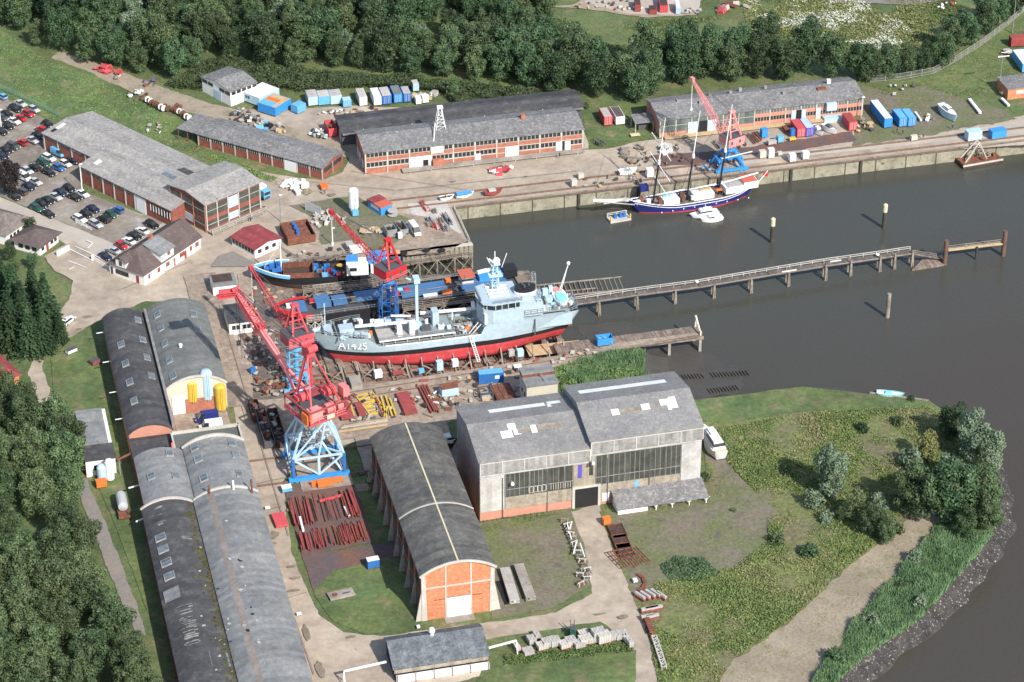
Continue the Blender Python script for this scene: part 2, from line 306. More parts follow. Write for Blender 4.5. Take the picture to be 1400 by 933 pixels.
# water
def water():
    m=bpy.data.materials.new('river_water'); m.use_nodes=True;t=m.node_tree;N=t.nodes;L=t.links;b=N['Principled BSDF']
    b.inputs['Roughness'].default_value=.13; b.inputs['IOR'].default_value=1.33
    g=N.new('ShaderNodeNewGeometry')
    n=N.new('ShaderNodeTexNoise'); n.inputs['Scale'].default_value=.012; n.inputs['Detail'].default_value=5; L.new(g.outputs['Position'],n.inputs['Vector'])
    sp=N.new('ShaderNodeSeparateXYZ'); L.new(g.outputs['Position'],sp.inputs[0])
    mr=N.new('ShaderNodeMapRange'); mr.inputs['From Min'].default_value=20; mr.inputs['From Max'].default_value=-70; L.new(sp.outputs[1],mr.inputs['Value'])
    ad=N.new('ShaderNodeMath'); ad.operation='ADD'; L.new(mr.outputs[0],ad.inputs[0])
    m5=N.new('ShaderNodeMapRange'); m5.inputs['From Min'].default_value=.35; m5.inputs['From Max'].default_value=.65; m5.inputs['To Min'].default_value=-.35; m5.inputs['To Max'].default_value=.35
    L.new(n.outputs['Fac'],m5.inputs['Value']); L.new(m5.outputs[0],ad.inputs[1])
    mx=N.new('ShaderNodeMix'); mx.data_type='RGBA'; L.new(ad.outputs[0],mx.inputs[0]); mx.inputs[6].default_value=(.060,.061,.049,1); mx.inputs[7].default_value=(.062,.053,.043,1)
    L.new(mx.outputs[2],b.inputs['Base Color'])
    h=N.new('ShaderNodeTexNoise'); h.inputs['Scale'].default_value=.8; h.inputs['Detail'].default_value=5; L.new(g.outputs['Position'],h.inputs['Vector'])
    bu=N.new('ShaderNodeBump'); bu.inputs['Distance'].default_value=.085; L.new(h.outputs['Fac'],bu.inputs['Height']); L.new(bu.outputs[0],b.inputs['Normal'])
    rn=N.new('ShaderNodeTexNoise'); rn.inputs['Scale'].default_value=.03; rn.inputs['Detail'].default_value=4; mp=N.new('ShaderNodeMapping'); mp.inputs['Scale'].default_value=(.35,1.6,1); mp.inputs['Rotation'].default_value=(0,0,.15); L.new(g.outputs['Position'],mp.inputs['Vector']); L.new(mp.outputs[0],rn.inputs['Vector'])
    rr_=N.new('ShaderNodeMapRange'); rr_.inputs['From Min'].default_value=.38; rr_.inputs['From Max'].default_value=.64; rr_.inputs['To Min'].default_value=.08; rr_.inputs['To Max'].default_value=.32; L.new(rn.outputs['Fac'],rr_.inputs['Value']); L.new(rr_.outputs[0],b.inputs['Roughness'])
    return m
M['water']=water()
# ================================================================== terrain, water, ground surfaces
M['stain']=mk('dark_ground_stain',(.175,.145,.115),(.24,.20,.16),sc=1.1,coord='World',fine=.2)
from mathutils.geometry import tessellate_polygon
def densify(P,step,amp,seed=0,close=True):
    step=min(step,1.2) if amp else step
    out=[];n=len(P)
    for i in range(n if close else n-1):
        a=P[i];b=P[(i+1)%n];k=max(1,int((b-a).length/step))
        for j in range(k):
            p=a.lerp(b,j/k)
            if amp and j>0:
                p=p+Vector((noise.noise(Vector((p.x*.25,p.y*.25,seed))),noise.noise(Vector((p.x*.25,p.y*.25,seed+9))),0))*amp+Vector((noise.noise(Vector((p.x*1.1,p.y*1.1,seed+3))),noise.noise(Vector((p.x*1.1,p.y*1.1,seed+5))),0))*amp*.4
            out.append(p)
    if not close: out.append(P[-1])
    return out
def flat(name,pts,mt,z,amp=0,seed=0,step=2.,world=False):
    P=[Vector((*p[:2],0)) if world else Vector((G(*p).x,G(*p).y,0)) for p in pts]
    if amp: P=densify(P,step,amp,seed)
    tr=tessellate_polygon([P])
    mb=MB().add([(p.x,p.y,z) for p in P],[tuple(t) for t in tr])
    o=mb.build(name,mt)
    for p in o.data.polygons:
        if p.normal.z<0: p.flip()
    return struct(o)
# water
struct(MB().quad((-700,-500,-4),(1500,-500,-4),(1500,1500,-4),(-700,1500,-4)).build('river_water',M['water']))
# peninsula shore line, surveyed at bank top
SHORE=[(720,500),(770,489),(845,478),(883,482),(880,510),(905,535),(950,547),(1010,540),(1100,529),(1150,534),(1200,541),(1272,549),(1310,575),(1340,600),(1362,660),(1362,690),(1345,730),(1310,775),(1280,810),(1250,842),(1205,872),(1160,905),(1135,933),(1110,990)]
shore=[G(*p) for p in SHORE]
main=[Vector((-900,-400,0)),Vector((-900,1600,0)),Vector((1500,1600,0)),Vector((1500,71.5,0)),Vector((1.3,71.5,0)),Vector((1.3,52,0)),Vector((-3,50.5,0)),Vector((-67,50.5,0)),Vector((-67,-13.2,0)),Vector((8,-9.5,0)),Vector((47,-9.5,0)),Vector((47,-14,0)),Vector((21,-14,0))]
P=main[:-4]+[Vector((-67,-13,0)),Vector((9,-9.5,0)),Vector((12,-11,0))]+[s for s in shore[2:]]+[Vector((60,-400,0))]
P=[Vector((p.x,p.y,0)) for p in P]
tr=tessellate_polygon([P]); o=MB().add([(p.x,p.y,0) for p in P],[tuple(t) for t in tr]).build('ground',M['grass'])
for p in o.data.polygons:
    if p.normal.z<0: p.flip()
struct(o)
# natural bank, sloping to the river bed, with rubble
def bank(name,pts,drop,out,mt,z1=-4.6,lift=0.):
    Q=densify(pts,2.,0.,close=False); mb=MB(); V=[]
    for i,p in enumerate(Q):
        a=Q[max(0,i-1)];b=Q[min(len(Q)-1,i+1)];t=(b-a).normalized();n=Vector((-t.y,t.x,0))
        j=1+.5*noise.noise(p*.15)
        for k in range(5):
            q=p+n*out*j*k/4; z=lift+(z1-lift)*(k/4)**.8
            V.append((q.x,q.y,z if k else lift-.001))
    F=[]
    for i in range(len(Q)-1):
        for k in range(4): F.append((i*5+k,(i+1)*5+k,(i+1)*5+k+1,i*5+k+1))
    mb.add(V,F); o=mb.build(name,mt); 
    for p in o.data.polygons:
        if p.normal.z<0: p.flip()
    return struct(o)
bank('river_bank',shore[2:12],0,7,M['mud'],-4.5)
bank('rubble_bank',shore[11:],0,5.5,M['rubble'],-4.6)
# mudflat under the shallow water
def mudz(x,y): return -3.93
mb=MB()
mp=[G(p[0],p[1],-3.95) for p in [(790,445),(850,438),(900,455),(950,478),(985,490),(1010,505),(1018,525),(1000,545),(940,550),(870,530),(800,500)]]
P=[Vector((p.x,p.y,0)) for p in densify(mp,2,1.2,4)]
tr=tessellate_polygon([P]); o=MB().add([(p.x,p.y,-3.95) for p in P],[tuple(t) for t in tr]).build('mudflat',M['mud']); struct(o)
for p in o.data.polygons:
    if p.normal.z<0: p.flip()
# slipway: inclined bed running into the water
mb=MB();nx,ny=60,30;V=[]
for i in range(nx+1):
    for j in range(ny+1):
        x=-67+ (82+67)*i/nx; y=-13.2+(50.4+13.2)*j/ny
        z=-.04-max(0,x+44)*.068
        t=min(1,max(0,(y-41)/4))*min(1,max(0,(x+24)/6)); z-=t*3
        V.append((x,y,max(z,-7)))
mb.add(V,[(i*(ny+1)+j,(i+1)*(ny+1)+j,(i+1)*(ny+1)+j+1,i*(ny+1)+j+1) for i in range(nx) for j in range(ny)])
M['slip']=mk('slipway_bed',(.22,.175,.14),(.12,.10,.085),(.30,.24,.19),sc=.15,coord='World',fine=.3,fsc=1.,speck=(.6,.62,(.06,.05,.045)))
struct(mb.build('slipway',M['slip']))
def slipz(x): return -.04-max(0,x+44)*.068
# quay walls
def wall(name,label,a,b,z0,z1,th,mt,cat='quay wall'):
    mb=MB();a=Vector(a);b=Vector(b);n=Vector((-(b-a).y,(b-a).x)).normalized()*th/2
    mb.prism([tuple(a-n),tuple(b-n),tuple(b+n),tuple(a+n)],z0,z1); return mb
NQ=thing('quay_wall','long pale concrete north quay wall behind the three masted ship','quay wall',(0,0,0))
wall('',0,(1.0,71.3),(420,71.3),-7,.13,.9,0).build('wall',M['quayw'],NQ)
mb=MB()
for x in range(5,400,9): mb.box(x-.12,x+.12,70.75,70.84,-5.5,-.2)
mb.box(5,400,70.76,70.83,-5.6,-5.3)
mb.build('joint',M['rustd'],NQ)
for x in (36,53,76,97,117.5): MB().box(x-.35,x+.35,70.2,70.82,-6,-.1).build('fender_pile',M['timberd'],NQ)
MB().box(1.2,420,70.5,70.83,-.25,.16).build('coping',M['railm'],NQ)
NW=thing('quay_wall','short stained quay wall closing the north basin on the west','quay wall')
wall('',0,(1.0,70.8),(1.0,51.5),-7,.12,.8,0).build('wall',M['quayw'],NW)
MB().rail([(1,52,.12),(1,70,.12)],1.,.06).build('railing',M['concp'],NW)
SP=thing('sheet_pile_wall','ribbed steel sheet pile wall south of the scrap platform','sheet pile wall')
mb=MB();x=-18.
while x<1.2:
    mb.prism([(x,50.2),(x+.35,49.75),(x+.95,49.75),(x+1.3,50.2),(x+1.3,50.6),(x,50.6)],-7,-.15); x+=1.31
mb.build('piling',M['quayw'],SP); MB().box(-18.1,1.5,49.6,50.9,-.15,.15).build('capping_beam',M['concp'],SP)
mb=MB()
for x in (-14,-9,-4,.6): mb.beam((x,50.0,-.1),(x,49.5,-6),.35)
mb.beam((-14,49.7,-3.4),(.6,49.7,-3.4),.25)
mb.build('fender_post',M['timbery'],SP)
SQ=thing('quay_wall','low concrete edge between the grey tanker berth and crane rails','quay wall')
wall('',0,(-57,-13.0),(10,-9.6),-4,.02,.6,0).build('wall',M['conc'],SQ)
# timber pier at the end of the south quay
PI=thing('timber_pier','brown planked timber pier on piles beyond the blue skip','pier')
MB().box(9.5,46.8,-9.6,-3.9,-.6,.06).build('deck',M['timber'],PI)
for x in range(14,47,8):
    for y in(-9.3,-4.2): MB().box(x-.35,x+.35,y-.35,y+.35,-6,-.6).build('pile',M['conc'],PI)
MB().box(9.5,46.8,-9.75,-9.45,-.5,.3).build('fender_beam',M['timbery'],PI)
mb=MB(); mb.beam((46.3,-4.2,0),(46.3,-4.2,3.2),.45); mb.beam((46.3,-4.2,3.2),(46.3,-8.5,.6),.4); mb.beam((46.3,-8.6,-3),(46.3,-8.6,1.4),.4)
mb.build('end_frame',M['cream'],PI)
# --- ground surfaces
Z=[.006]
def sh(name,pts,m,amp=.5,seed=1,world=False):
    Z[0]+=.009; return flat(name,pts,M[m],Z[0],amp,seed,world=world)
sh('meadow',[(735,0),(760,45),(800,85),(870,90),(1010,60),(1060,75),(1180,110),(1290,72),(1345,35),(1400,5),(1500,-40),(1400,-60),(1000,-60),(700,-60)],'grass',1)
sh('meadow_field',[(0,40),(60,80),(110,98),(160,112),(240,135),(250,190),(235,200),(100,150),(70,165),(0,125),(-60,95),(-60,10)],'lawn',.8,3)
sh('track',[(82,70),(130,86),(180,104),(230,122),(290,143),(330,152),(400,150),(480,146),(500,205),(480,218),(440,205),(330,170),(250,152),(205,138),(185,128),(120,98),(70,79)],'path',.8,5)
sh('yard_paving',[(318,150),(400,150),(480,145),(600,150),(620,155),(485,185),(500,236),(800,205),(835,203),(872,194),(905,190),(1185,158),(1240,176),(1400,158),(1700,120),(1700,165),(1400,198.5),(1285,205.8),(795,262.8),(622,284.8),(643,327.5),(620,333.5),(560,345),(333,374),(338,500),(347,549),(560,532),(700,505),(770,490),(810,478),(845,478),(860,480),(770,505),(735,515),(720,560),(625,575),(500,600),(415,625),(385,660),(400,760),(435,840),(470,865),(520,870),(655,853),(680,850),(760,838),(810,812),(800,760),(780,700),(820,690),(835,740),(870,800),(890,880),(905,960),(870,960),(865,880),(820,850),(660,875),(655,925),(520,960),(440,990),(398,860),(345,690),(320,560),(290,450),(270,415),(200,412),(150,430),(95,462),(62,482),(58,505),(68,535),(75,567),(58,568),(45,535),(38,510),(48,488),(90,462),(88,430),(100,400),(110,372),(127,353),(160,334),(235,297),(290,321),(345,290),(352,262),(330,232),(385,240),(440,247),(468,236),(484,205),(440,185),(400,175),(350,160)],'yard',.55,7)
sh('car_park',[(-40,118),(0,130),(60,162),(75,185),(70,210),(110,230),(112,262),(200,295),(234,301),(230,312),(160,336),(0,268),(-40,250)],'lot',.6,8)
sh('road',[(-20,262),(0,270),(160,335),(235,300),(240,303),(150,357),(127,353),(0,287),(-20,279)],'road',.15,9)
sh('quay_road',[(1000,227),(1010,215),(1100,206),(1240,193),(1310,180),(1400,164),(1600,136),(1600,160),(1400,186),(1285,194),(1100,214),(1000,228)],'road',.3,10)
sh('paddock',[(1180,128),(1290,98),(1350,55),(1420,10),(1500,-10),(1600,60),(1600,125),(1385,155),(1365,130),(1340,120),(1240,150),(1210,148)],'lawn',1.,11)
sh('storage_ground',[(1180,118),(1215,128),(1260,118),(1330,140),(1370,150),(1390,163),(1310,178),(1240,190),(1165,200),(1165,170)],'worn',1.5,12)
sh('rusty_ground',[(890,213),(1000,205),(1165,180),(1172,192),(1100,205),(1010,214),(1000,222),(900,228)],'rustground',.8,13)
sh('grass_verge',[(795,150),(880,140),(905,190),(872,193),(832,203),(806,205)],'lawn',.5,14)
sh('dredge_field',[(965,960),(1000,905),(1080,850),(1160,775),(1240,712),(1290,680),(1300,692),(1270,735),(1225,790),(1180,840),(1135,895),(1100,960)],'sand',1.,15)
sh('scrub_ground',[(960,575),(1100,562),(1270,552),(1330,600),(1350,680),(1290,680),(1240,712),(1160,775),(1080,850),(1000,905),(965,960),(905,960),(890,880),(860,800),(835,745),(820,700),(960,670),(965,620)],'scrub',1.,16)
sh('bare_ground',[(832,702),(900,690),(965,680),(990,660),(965,620),(975,585),(1010,640),(1040,660),(1060,700),(1050,760),(960,790),(900,795),(880,820),(860,800),(850,760)],'worn',2.,17)
sh('hall_lawn',[(655,716),(778,693),(800,750),(808,800),(755,832),(672,848),(676,780)],'worn',.6,18)
sh('north_lawn',[(432,285),(470,275),(545,292),(600,300),(640,330),(610,345),(555,350),(520,338),(470,332),(425,335),(400,320)],'yard2',.8,19)
sh('lawn',[(395,282),(480,268),(520,282),(560,300),(545,330),(520,345),(470,330),(440,335),(430,300)],'worn',.8,20)
sh('lawn',[(430,782),(530,758),(562,845),(568,862),(500,868),(455,850),(430,815)],'lawn',.4,21)
sh('lawn',[(478,655),(505,650),(575,845),(560,850),(500,700)],'lawn',.4,22)
sh('stained_strip',[(413,762),(545,740),(550,758),(455,782),(428,808)],'rustground',.4,23)
sh('stained_ground',[(388,668),(480,652),(512,742),(413,762)],'rustground',.4,24)
sh('lawn',[(70,490),(100,462),(130,465),(142,520),(160,575),(165,660),(200,720),(240,880),(215,870),(150,700),(100,600),(75,560)],'lawn',.4,25)
sh('garden_path',[(100,655),(118,655),(150,730),(195,850),(200,870),(185,870),(140,760)],'asph',.4,26)
sh('bright_bank_grass',[(950,575),(945,552),(1010,541),(1100,530),(1200,542),(1270,550),(1255,560),(1100,563),(990,580)],'lawn',.5,27)
sh('slip_apron',[(470,540),(560,533),(700,505),(770,491),(843,470),(960,455),(960,458),(845,478),(770,505),(735,515),(720,560),(625,575),(490,598),(400,615),(345,560),(347,549)],'yard2',.3,28)
sh('slip_head_paving',[(325,376),(430,352),(560,345),(600,337),(560,347),(345,366),(345,545),(333,548)],'yard2',.3,29)
sh('grass_verge',[(655,930),(700,905),(870,890),(868,960),(600,1000)],'lawn',.4,30)
sh('track',[(735,10),(780,8),(800,0),(960,12),(950,22),(880,25),(790,12)],'path',.8,31)
sh('scrap_yard',[(780,-30),(1000,-30),(960,0),(955,16),(930,22),(860,20),(800,5)],'road',.8,32)
sh('far_road',[(1050,-8),(1180,-10),(1300,0),(1250,8),(1160,5)],'asph',.5,33)
sh('slip_apron_strip',[(-70,-22),(12,-22),(14,-10.5),(9,-9.8),(-67,-13.3),(-70,-13.3)],'yard2',.1,40,world=True)
sh('entrance_yard',[(60,352),(82,340),(100,330),(130,352),(160,380),(180,412),(150,430),(95,462),(62,482),(75,440),(95,410),(100,385),(75,372)],'yard',.5,41)
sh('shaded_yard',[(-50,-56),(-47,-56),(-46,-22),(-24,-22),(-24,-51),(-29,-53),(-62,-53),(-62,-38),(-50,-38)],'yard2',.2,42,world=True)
sh('yard_patch',[(288,366),(299,351),(318,345),(348,360),(335,366)],'asph',.1,43)
sh('slip_side_paving',[(-75,51),(-66.8,51),(-66.8,-14),(-75,-14)],'yard2',.2,44,world=True)
sh('van_yard',[(-88,-31.6),(-73.4,-31.6),(-73.4,-13.7),(-88,-13.7)],'yard2',.1,45,world=True)
for i_,(px,py,a_,b_) in enumerate(((399,776,1.2,.7),(404,792,1.3,.7),(402,809,1.8,.6),(419,868,.9,3.6),(438,918,1.1,3.6),(375,733,1.4,1.6),(120,435,1.6,.8),(108,452,1,.5),(453,268,1.5,1),(375,745,.6,.6),(480,873,1.2,.6),(318,553,1,1.2),(322,620,1,1),(620,250,1,.4),(720,243,.8,.4),(285,409,1,1.2),(436,372,1,.6),(395,700,.7,1.),(820,842,1.8,.4),(852,846,1.5,.8))):
    q_=G(px,py); sh('dark_stain_on_ground',[(q_.x+a_*.8*math.cos(k*.3142)*(1+.7*noise.noise(Vector((math.cos(k*.3142)*1.6+i_*3.1,math.sin(k*.3142)*1.6,2.2)))),q_.y+b_*.8*math.sin(k*.3142)*(1+.7*noise.noise(Vector((math.cos(k*.3142)*1.6+i_*3.1,math.sin(k*.3142)*1.6,7.2))))) for k in range(20)],'stain',.15,50+i_,world=True)
mb=MB()

for a_,b_ in (((270,430),(372,760)),((300,420),(395,735)),((372,760),(430,925)),((303,560),(330,556)),((345,665),(392,655)),((395,820),(420,812)),((360,700),(385,695)),((420,250),(540,262)),((545,262),(790,236)),((480,236),(640,262)),((160,400),(260,360))):
    p_=G(*a_);q_=G(*b_); mb.beam((p_.x,p_.y,Z[0]),(q_.x,q_.y,Z[0]),.16,.02)
struct(mb.build('pavement_joint_lines',M['stain']))
# painted road marks
mb=MB()
def mark(a,b,w=.18):
    p=G(*a);q=G(*b);d=(q-p).normalized();n=Vector((-d.y,d.x,0))*w/2
    mb.quad(*[(v.x,v.y,Z[0]+.01) for v in(p-n,q-n,q+n,p+n)])
for a,b in [((96,343),(127,359)),((103,339),(137,355)),((94,359),(118,368)),((95,371),(102,367)),((120,342),(127,335)),((127,335),(119,331)),]: mark(a,b,.28)
struct(mb.build('road_markings',M['whitep']))
# rails let into the quays
mb=MB()
for y in(78.2,73.3):
    for x0,x1 in((-15,300),): mb.box(x0,x1,y-.09,y+.09,0,Z[0]+.06)
for y in (-17.2,-14.4): mb.beam((-57,y-.6,.35),(45 if y>-15 else 5,y+(4.5 if y>-15 else 2.6),.35),.2)
for y in(-37.9,-48.4): mb.box(-75,-28,y-.08,y+.08,0,Z[0]+.06)
struct(mb.build('crane_rails',M['railm']))
# ================================================================== buildings
# generic straight shed: local x along the front (facing the camera side), y away, z up
def grid_parts(root,items):
    for nm,bx,mt in items: MB().box(*bx).build(nm,M[mt],root)
def gable_roof(w,d,ze,rise,ov=.5,th=.18,axis='x',y0=0,x0=0,asym=.5):
    mb=MB()
    if axis=='x':
        yr=y0+d*asym
        mb.prismx([(y0-ov,ze-ov*rise/(d*asym)*.6),(yr,ze+rise),(y0+d+ov,ze-ov*rise/(d*(1-asym))*.6),(y0+d+ov,ze-ov*rise/(d*(1-asym))*.6+th),(yr,ze+rise+th),(y0-ov,ze-ov*rise/(d*asym)*.6+th)],x0-ov,x0+w+ov)
    else:
        xr=x0+w*asym
        mb.prismy([(x0-ov,ze-ov*rise/(w*asym)*.6),(xr,ze+rise),(x0+w+ov,ze-ov*rise/(w*(1-asym))*.6),(x0+w+ov,ze-ov*rise/(w*(1-asym))*.6+th),(xr,ze+rise+th),(x0-ov,ze-ov*rise/(w*asym)*.6+th)],y0-ov,y0+d+ov)
    return mb
def gable_wall(w,d,ze,rise,axis='x',asym=.5):
    mb=MB()
    if axis=='x': mb.prismx([(0,0),(0,ze),(d*asym,ze+rise),(d,ze),(d,0)],0,w)
    else: mb.prismy([(0,0),(0,ze),(w*asym,ze+rise),(w,ze),(w,0)],0,d)
    return mb
def arc(w,rise,n=14,x0=0,z0=0):
    r=(w*w/4+rise*rise)/(2*rise); c=z0+rise-r; a0=math.asin(w/2/r)
    return [(x0+w/2+r*math.sin(-a0+2*a0*i/n),c+r*math.cos(-a0+2*a0*i/n)) for i in range(n+1)]
def barrel(root,x0,w,y0,y1,ze,rise,roofm,wallm,ov=.25,z0=0,name='roof',wname='wall'):
    A=arc(w,rise,16,x0,ze)
    MB().prismy([(x0,z0)]+A+[(x0+w,z0)],y0,y1).build(wname,M[wallm],root)
    O=arc(w+2*ov,rise,30,x0-ov,ze+.02); I=[(x,z+.2) for x,z in O]
    mb=MB(); n=len(O); vs=[(x,y,z) for y in(y0-ov,y1+ov) for x,z in O+I]; m=2*n; fs=[]
    for i in range(n-1):
        fs+=[(i,i+1,m+i+1,m+i),(n+i,m+n+i,m+n+i+1,n+i+1),(i,n+i,n+i+1,i+1),(m+i,m+i+1,m+n+i+1,m+n+i)]
    fs+=[(0,m,m+n,n),(n-1,2*n-1,m+2*n-1,m+n-1)]
    mb.add(vs,fs); o=mb.build(name,M[roofm],root)
    return A
def arcz(w,rise,x,x0=0,ze=0):
    r=(w*w/4+rise*rise)/(2*rise); c=ze+rise-r; d=x-(x0+w/2); return c+math.sqrt(max(0,r*r-d*d)), math.asin(max(-1,min(1,d/r)))
def skylight(root,x0,w,ze,rise,x,y,sx=1.7,sy=2.6,mat='skyl'):
    z,a=arcz(w,rise,x,x0,ze)
    f=MB().cbox((x,y,z+.35),(sx,sy,.35),ry=a).build('skylight',M['cladg'],root)
    MB().cbox((x,y,z+.53),(sx-.3,sy-.3,.04),ry=a).build('pane',M[mat],f)
# ---- great building hall, two bays
H=thing('assembly_hall','huge grey two bay shipbuilding hall with stepped roof and white rooflights','hall',(-25.3,-73.4,0))
def hall_bay(x0,w,ze,rise,left):
    d=23.
    mb=MB(); mb.prismx([(0,2.2),(0,ze-3.2),(-.0,ze-3.2),(0,ze),(d/2,ze+rise),(d,ze),(d,2.2)],x0,x0+w); mb.build('wall',M['cladg'],H)
    MB().box(x0,x0+w,-.06,d+.06,0,2.2).build('plinth',M['brickp'],H)
    gable_roof(w,d,ze,rise,ov=.35,x0=x0,th=.22).build('roof',M['roofhall'],H)
    MB().box(x0-.05,x0+w+.05,-.75,-.02,ze-3.1,ze-.05).build('fascia',M['cladg'],H)
    mb=MB(); 
    for i in range(6): mb.box(x0+w*i/5-.12,x0+w*i/5+.12,-.84,-.76,ze-3.1,ze)
    mb.box(x0,x0+w,-.86,-.76,ze-.25,ze-.02); mb.build('fascia_frame',M['concp'],H)
    MB().box(x0,x0+w,-.14,-.02,ze-4.1,ze-3.1).build('upper_panel',M['cladw'],H)
hall_bay(0,25.2,15.9,2.5,True); hall_bay(25.45,26.,17.6,2.8,False)
gp=[]
# front bays
MB().box(.1,5.6,-.13,-.02,2.3,11.7).build('corner_panel',M['cladw'],H)
MB().box(46.8,51.4,-.13,-.02,1.2,13.4).build('corner_panel',M['cladw'],H)
for a,b,z in ((5.8,11.3,11.7),(11.5,15.4,11.7),(15.6,19.4,11.7),(19.6,21.4,11.7),(26.8,29.3,13.3),(29.7,33.4,13.3),(33.6,39.2,13.3),(39.4,43.,13.3),(43.2,46.6,13.3)):
    f=MB().box(a,b,-.13,-.02,5.6,z).build('window',M['dgls'],H)
    mb=MB(); k=int((b-a)/.95)
    for i in range(k+1): mb.box(a+(b-a)*i/k-.045,a+(b-a)*i/k+.045,-.19,-.135,5.6,z)
    mb.box(a,b,-.2,-.14,7.55,7.68); mb.build('glazing_bars',M['cladg'],f)
MB().box(5.8,21.5,-.13,-.02,2.3,5.5).build('lower_panel',M['clad'],H)
MB().box(28,46.6,-.13,-.02,2.3,5.5).build('lower_panel',M['clad'],H)
MB().box(21.6,26.6,-.1,-.01,5.6,12.6).build('centre_panel',M['clad'],H)
for a,m,z0,z1 in((22.6,'purple',8.,11.6),(25.2,'dgls',8.4,12.),(33.9+2,'bluel',3.6,5.2)): MB().box(a,a+.9,-.17,-.11,z0,z1).build('window_strip',M[m],H)
mb=MB()
for i in range(5): mb.box(11.2+i*.98,11.4+i*.98,-.24,-.2,6,7.6)
for i in range(9): mb.box(16.3+i*.56,16.4+i*.56,-.24,-.2,6,7.6)
mb.box(11.2,15.3,-.24,-.2,7.5,7.6); mb.box(11.2,15.3,-.24,-.2,5.95,6.05); mb.build('window_frames',M['concp'],H)
for a,b,z in((5.1,5.3,11),(15.45,15.6,11.),(39.2,39.4,12.5),(29.4,29.6,12.5)): MB().box(a,b,-.3,-.14,0,z).build('downpipe',M['dgrey'],H)
# open gateway: flat black panel paints the shade inside, no lobby built
MB().box(21.9,27.3,-.16,-.07,0,5.3).build('gate_shade_panel',M['black'],H)
MB().box(21.3,27.9,-.5,-.03,5.3,5.8).build('lintel',M['concp'],H)
MB().box(27.3,27.9,-.4,-.03,0,5.3).build('gate_post',M['concp'],H); MB().box(21.3,21.9,-.4,-.03,0,5.3).build('gate_post',M['concp'],H)
MB().box(28.3,30,-.2,-.08,.8,3.).build('notice_board',M['doorw'],H)
MB().box(30.2,35,-.22,-.14,.05,2.5).build('brick_panel',M['brickp'],H)
mb=MB(); mb.beam((7.2,-.2,9.9),(7.2,-1.3,10.2),.12); mb.lathe((7.2,-1.3,9.6),[(.45,0),(.35,.5),(.1,.7)]); mb.build('floodlight',M['whitep'],H)
mb=MB(); mb.beam((25.6,-.7,12.9),(25.6,-2,13.2),.12); mb.lathe((25.6,-2,12.6),[(.45,0),(.35,.5),(.1,.7)]); mb.build('floodlight',M['whitep'],H)
# white sheets and strips on the slopes
def onroof(x0,x1,v0,v1,ze,rise,front,mt='doorw',nm='rooflight'):
    s=rise/11.5; mb=MB()
    if front: pts=[(v0,ze+s*v0),(v1,ze+s*v1)]
    else: pts=[(23-v0,ze+s*v0),(23-v1,ze+s*v1)]
    (ya,za),(yb,zb)=pts; e=.26
    mb.quad((x0,ya,za+e),(x1,ya,za+e),(x1,yb,zb+e),(x0,yb,zb+e)).quad((x0,ya,za+e-.05),(x1,ya,za+e-.05),(x1,yb,zb+e-.05),(x0,yb,zb+e-.05)); mb.build(nm,M[mt],H)
Z1,R1=15.9,2.5
onroof(6.2,19.3,4.6,6.6,Z1,R1,False); onroof(19.9,23.,4.4,6.0,Z1,R1,False); onroof(19.6,20.5,6.,7.6,Z1,R1,False)
onroof(6.6,9.2,5.8,8.0,Z1,R1,True); onroof(8.6,10.4,8.02,10.,Z1,R1,True); onroof(9.6,11.2,6.4,8.,Z1,R1,True); onroof(13.6,14.9,6.3,8.7,Z1,R1,True)
onroof(10.5,13.5,6.6,8.2,Z1,R1,True,'timbery','moss_strip'); onroof(15,21.,7.,8.6,Z1,R1,True,'timbery','moss_strip')
Z2,R2=17.6,2.8
onroof(27.4,48.,4.2,6.4,Z2,R2,False); onroof(32.2,34,6.2,8.,Z2,R2,True); onroof(39.3,41.2,6.6,8.4,Z2,R2,True)
onroof(43.8,46,7.2,9.,Z2,R2,True); onroof(46.02,47.6,6.,9.4,Z2,R2,True); onroof(45.2,46,5.6,7.16,Z2,R2,True)
onroof(34.1,39.2,6.7,7.7,Z2,R2,True,'timbery','moss_strip'); onroof(41.3,43.7,7,8,Z2,R2,True,'timbery','moss_strip')
# lean-to shelter at the hall's right front
o_=G(842,703); LT=thing('lean_to_shelter','mossy mono pitch shelter with white posts leaning on the hall front','shelter',(o_.x,o_.y,0),0)
MB().prismx([(-1.2,1.7),(4.6,3.4),(4.6,3.6),(-1.2,1.9)],0,21.5).build('roof',M['roofg2'],LT)
for x in(9.2,13,17,21):
    mb=MB(); mb.beam((x,-.7,0),(x,-.7,1.85),.2); mb.beam((x,-.7,.9),(x-.8,-.7,1.75),.12); mb.beam((x,-.7,.9),(x+.8,-.7,1.75),.12); mb.build('post',M['whitep'],LT)
MB().box(.3,7.3,-.6,3.9,0,1.7).build('wall',M['white'],LT)
for i in range(2): MB().cbox((12.5+i*5,1.2,.6),(3.2,1.4,1.2)).build('stacked_boards',M['timbery' if i else 'clad'],LT)
# white mechanical block behind the hall
o_=G(732,545); WB=thing('pump_house','small cream block with grey flat roof behind the great hall','building',(-4.5,-33.2,0))
MB().box(0,7.6,0,7,0,7.5).build('wall',M['cream'],WB); MB().box(-.2,7.8,-.2,3.9,7.5,7.8).build('roof',M['roofbg'],WB); MB().box(-.2,7.8,4.1,7.2,8.4,8.7).build('roof',M['roofbg'],WB)
MB().box(-.1,7.7,3.9,7.1,7.5,8.4).build('parapet',M['rust'],WB)
mb=MB(); mb.tube((5,1.6,7.8),(5,1.6,8.2),.6,12); mb.beam((4.6,2.6,7.8),(4.2,2.9,9),.2); mb.build('vent',M['steel'],WB)
for y in(1.4,4.): MB().box(-.05,0,y,y+1,3.8,4.8).build('window',M['glass'],WB)
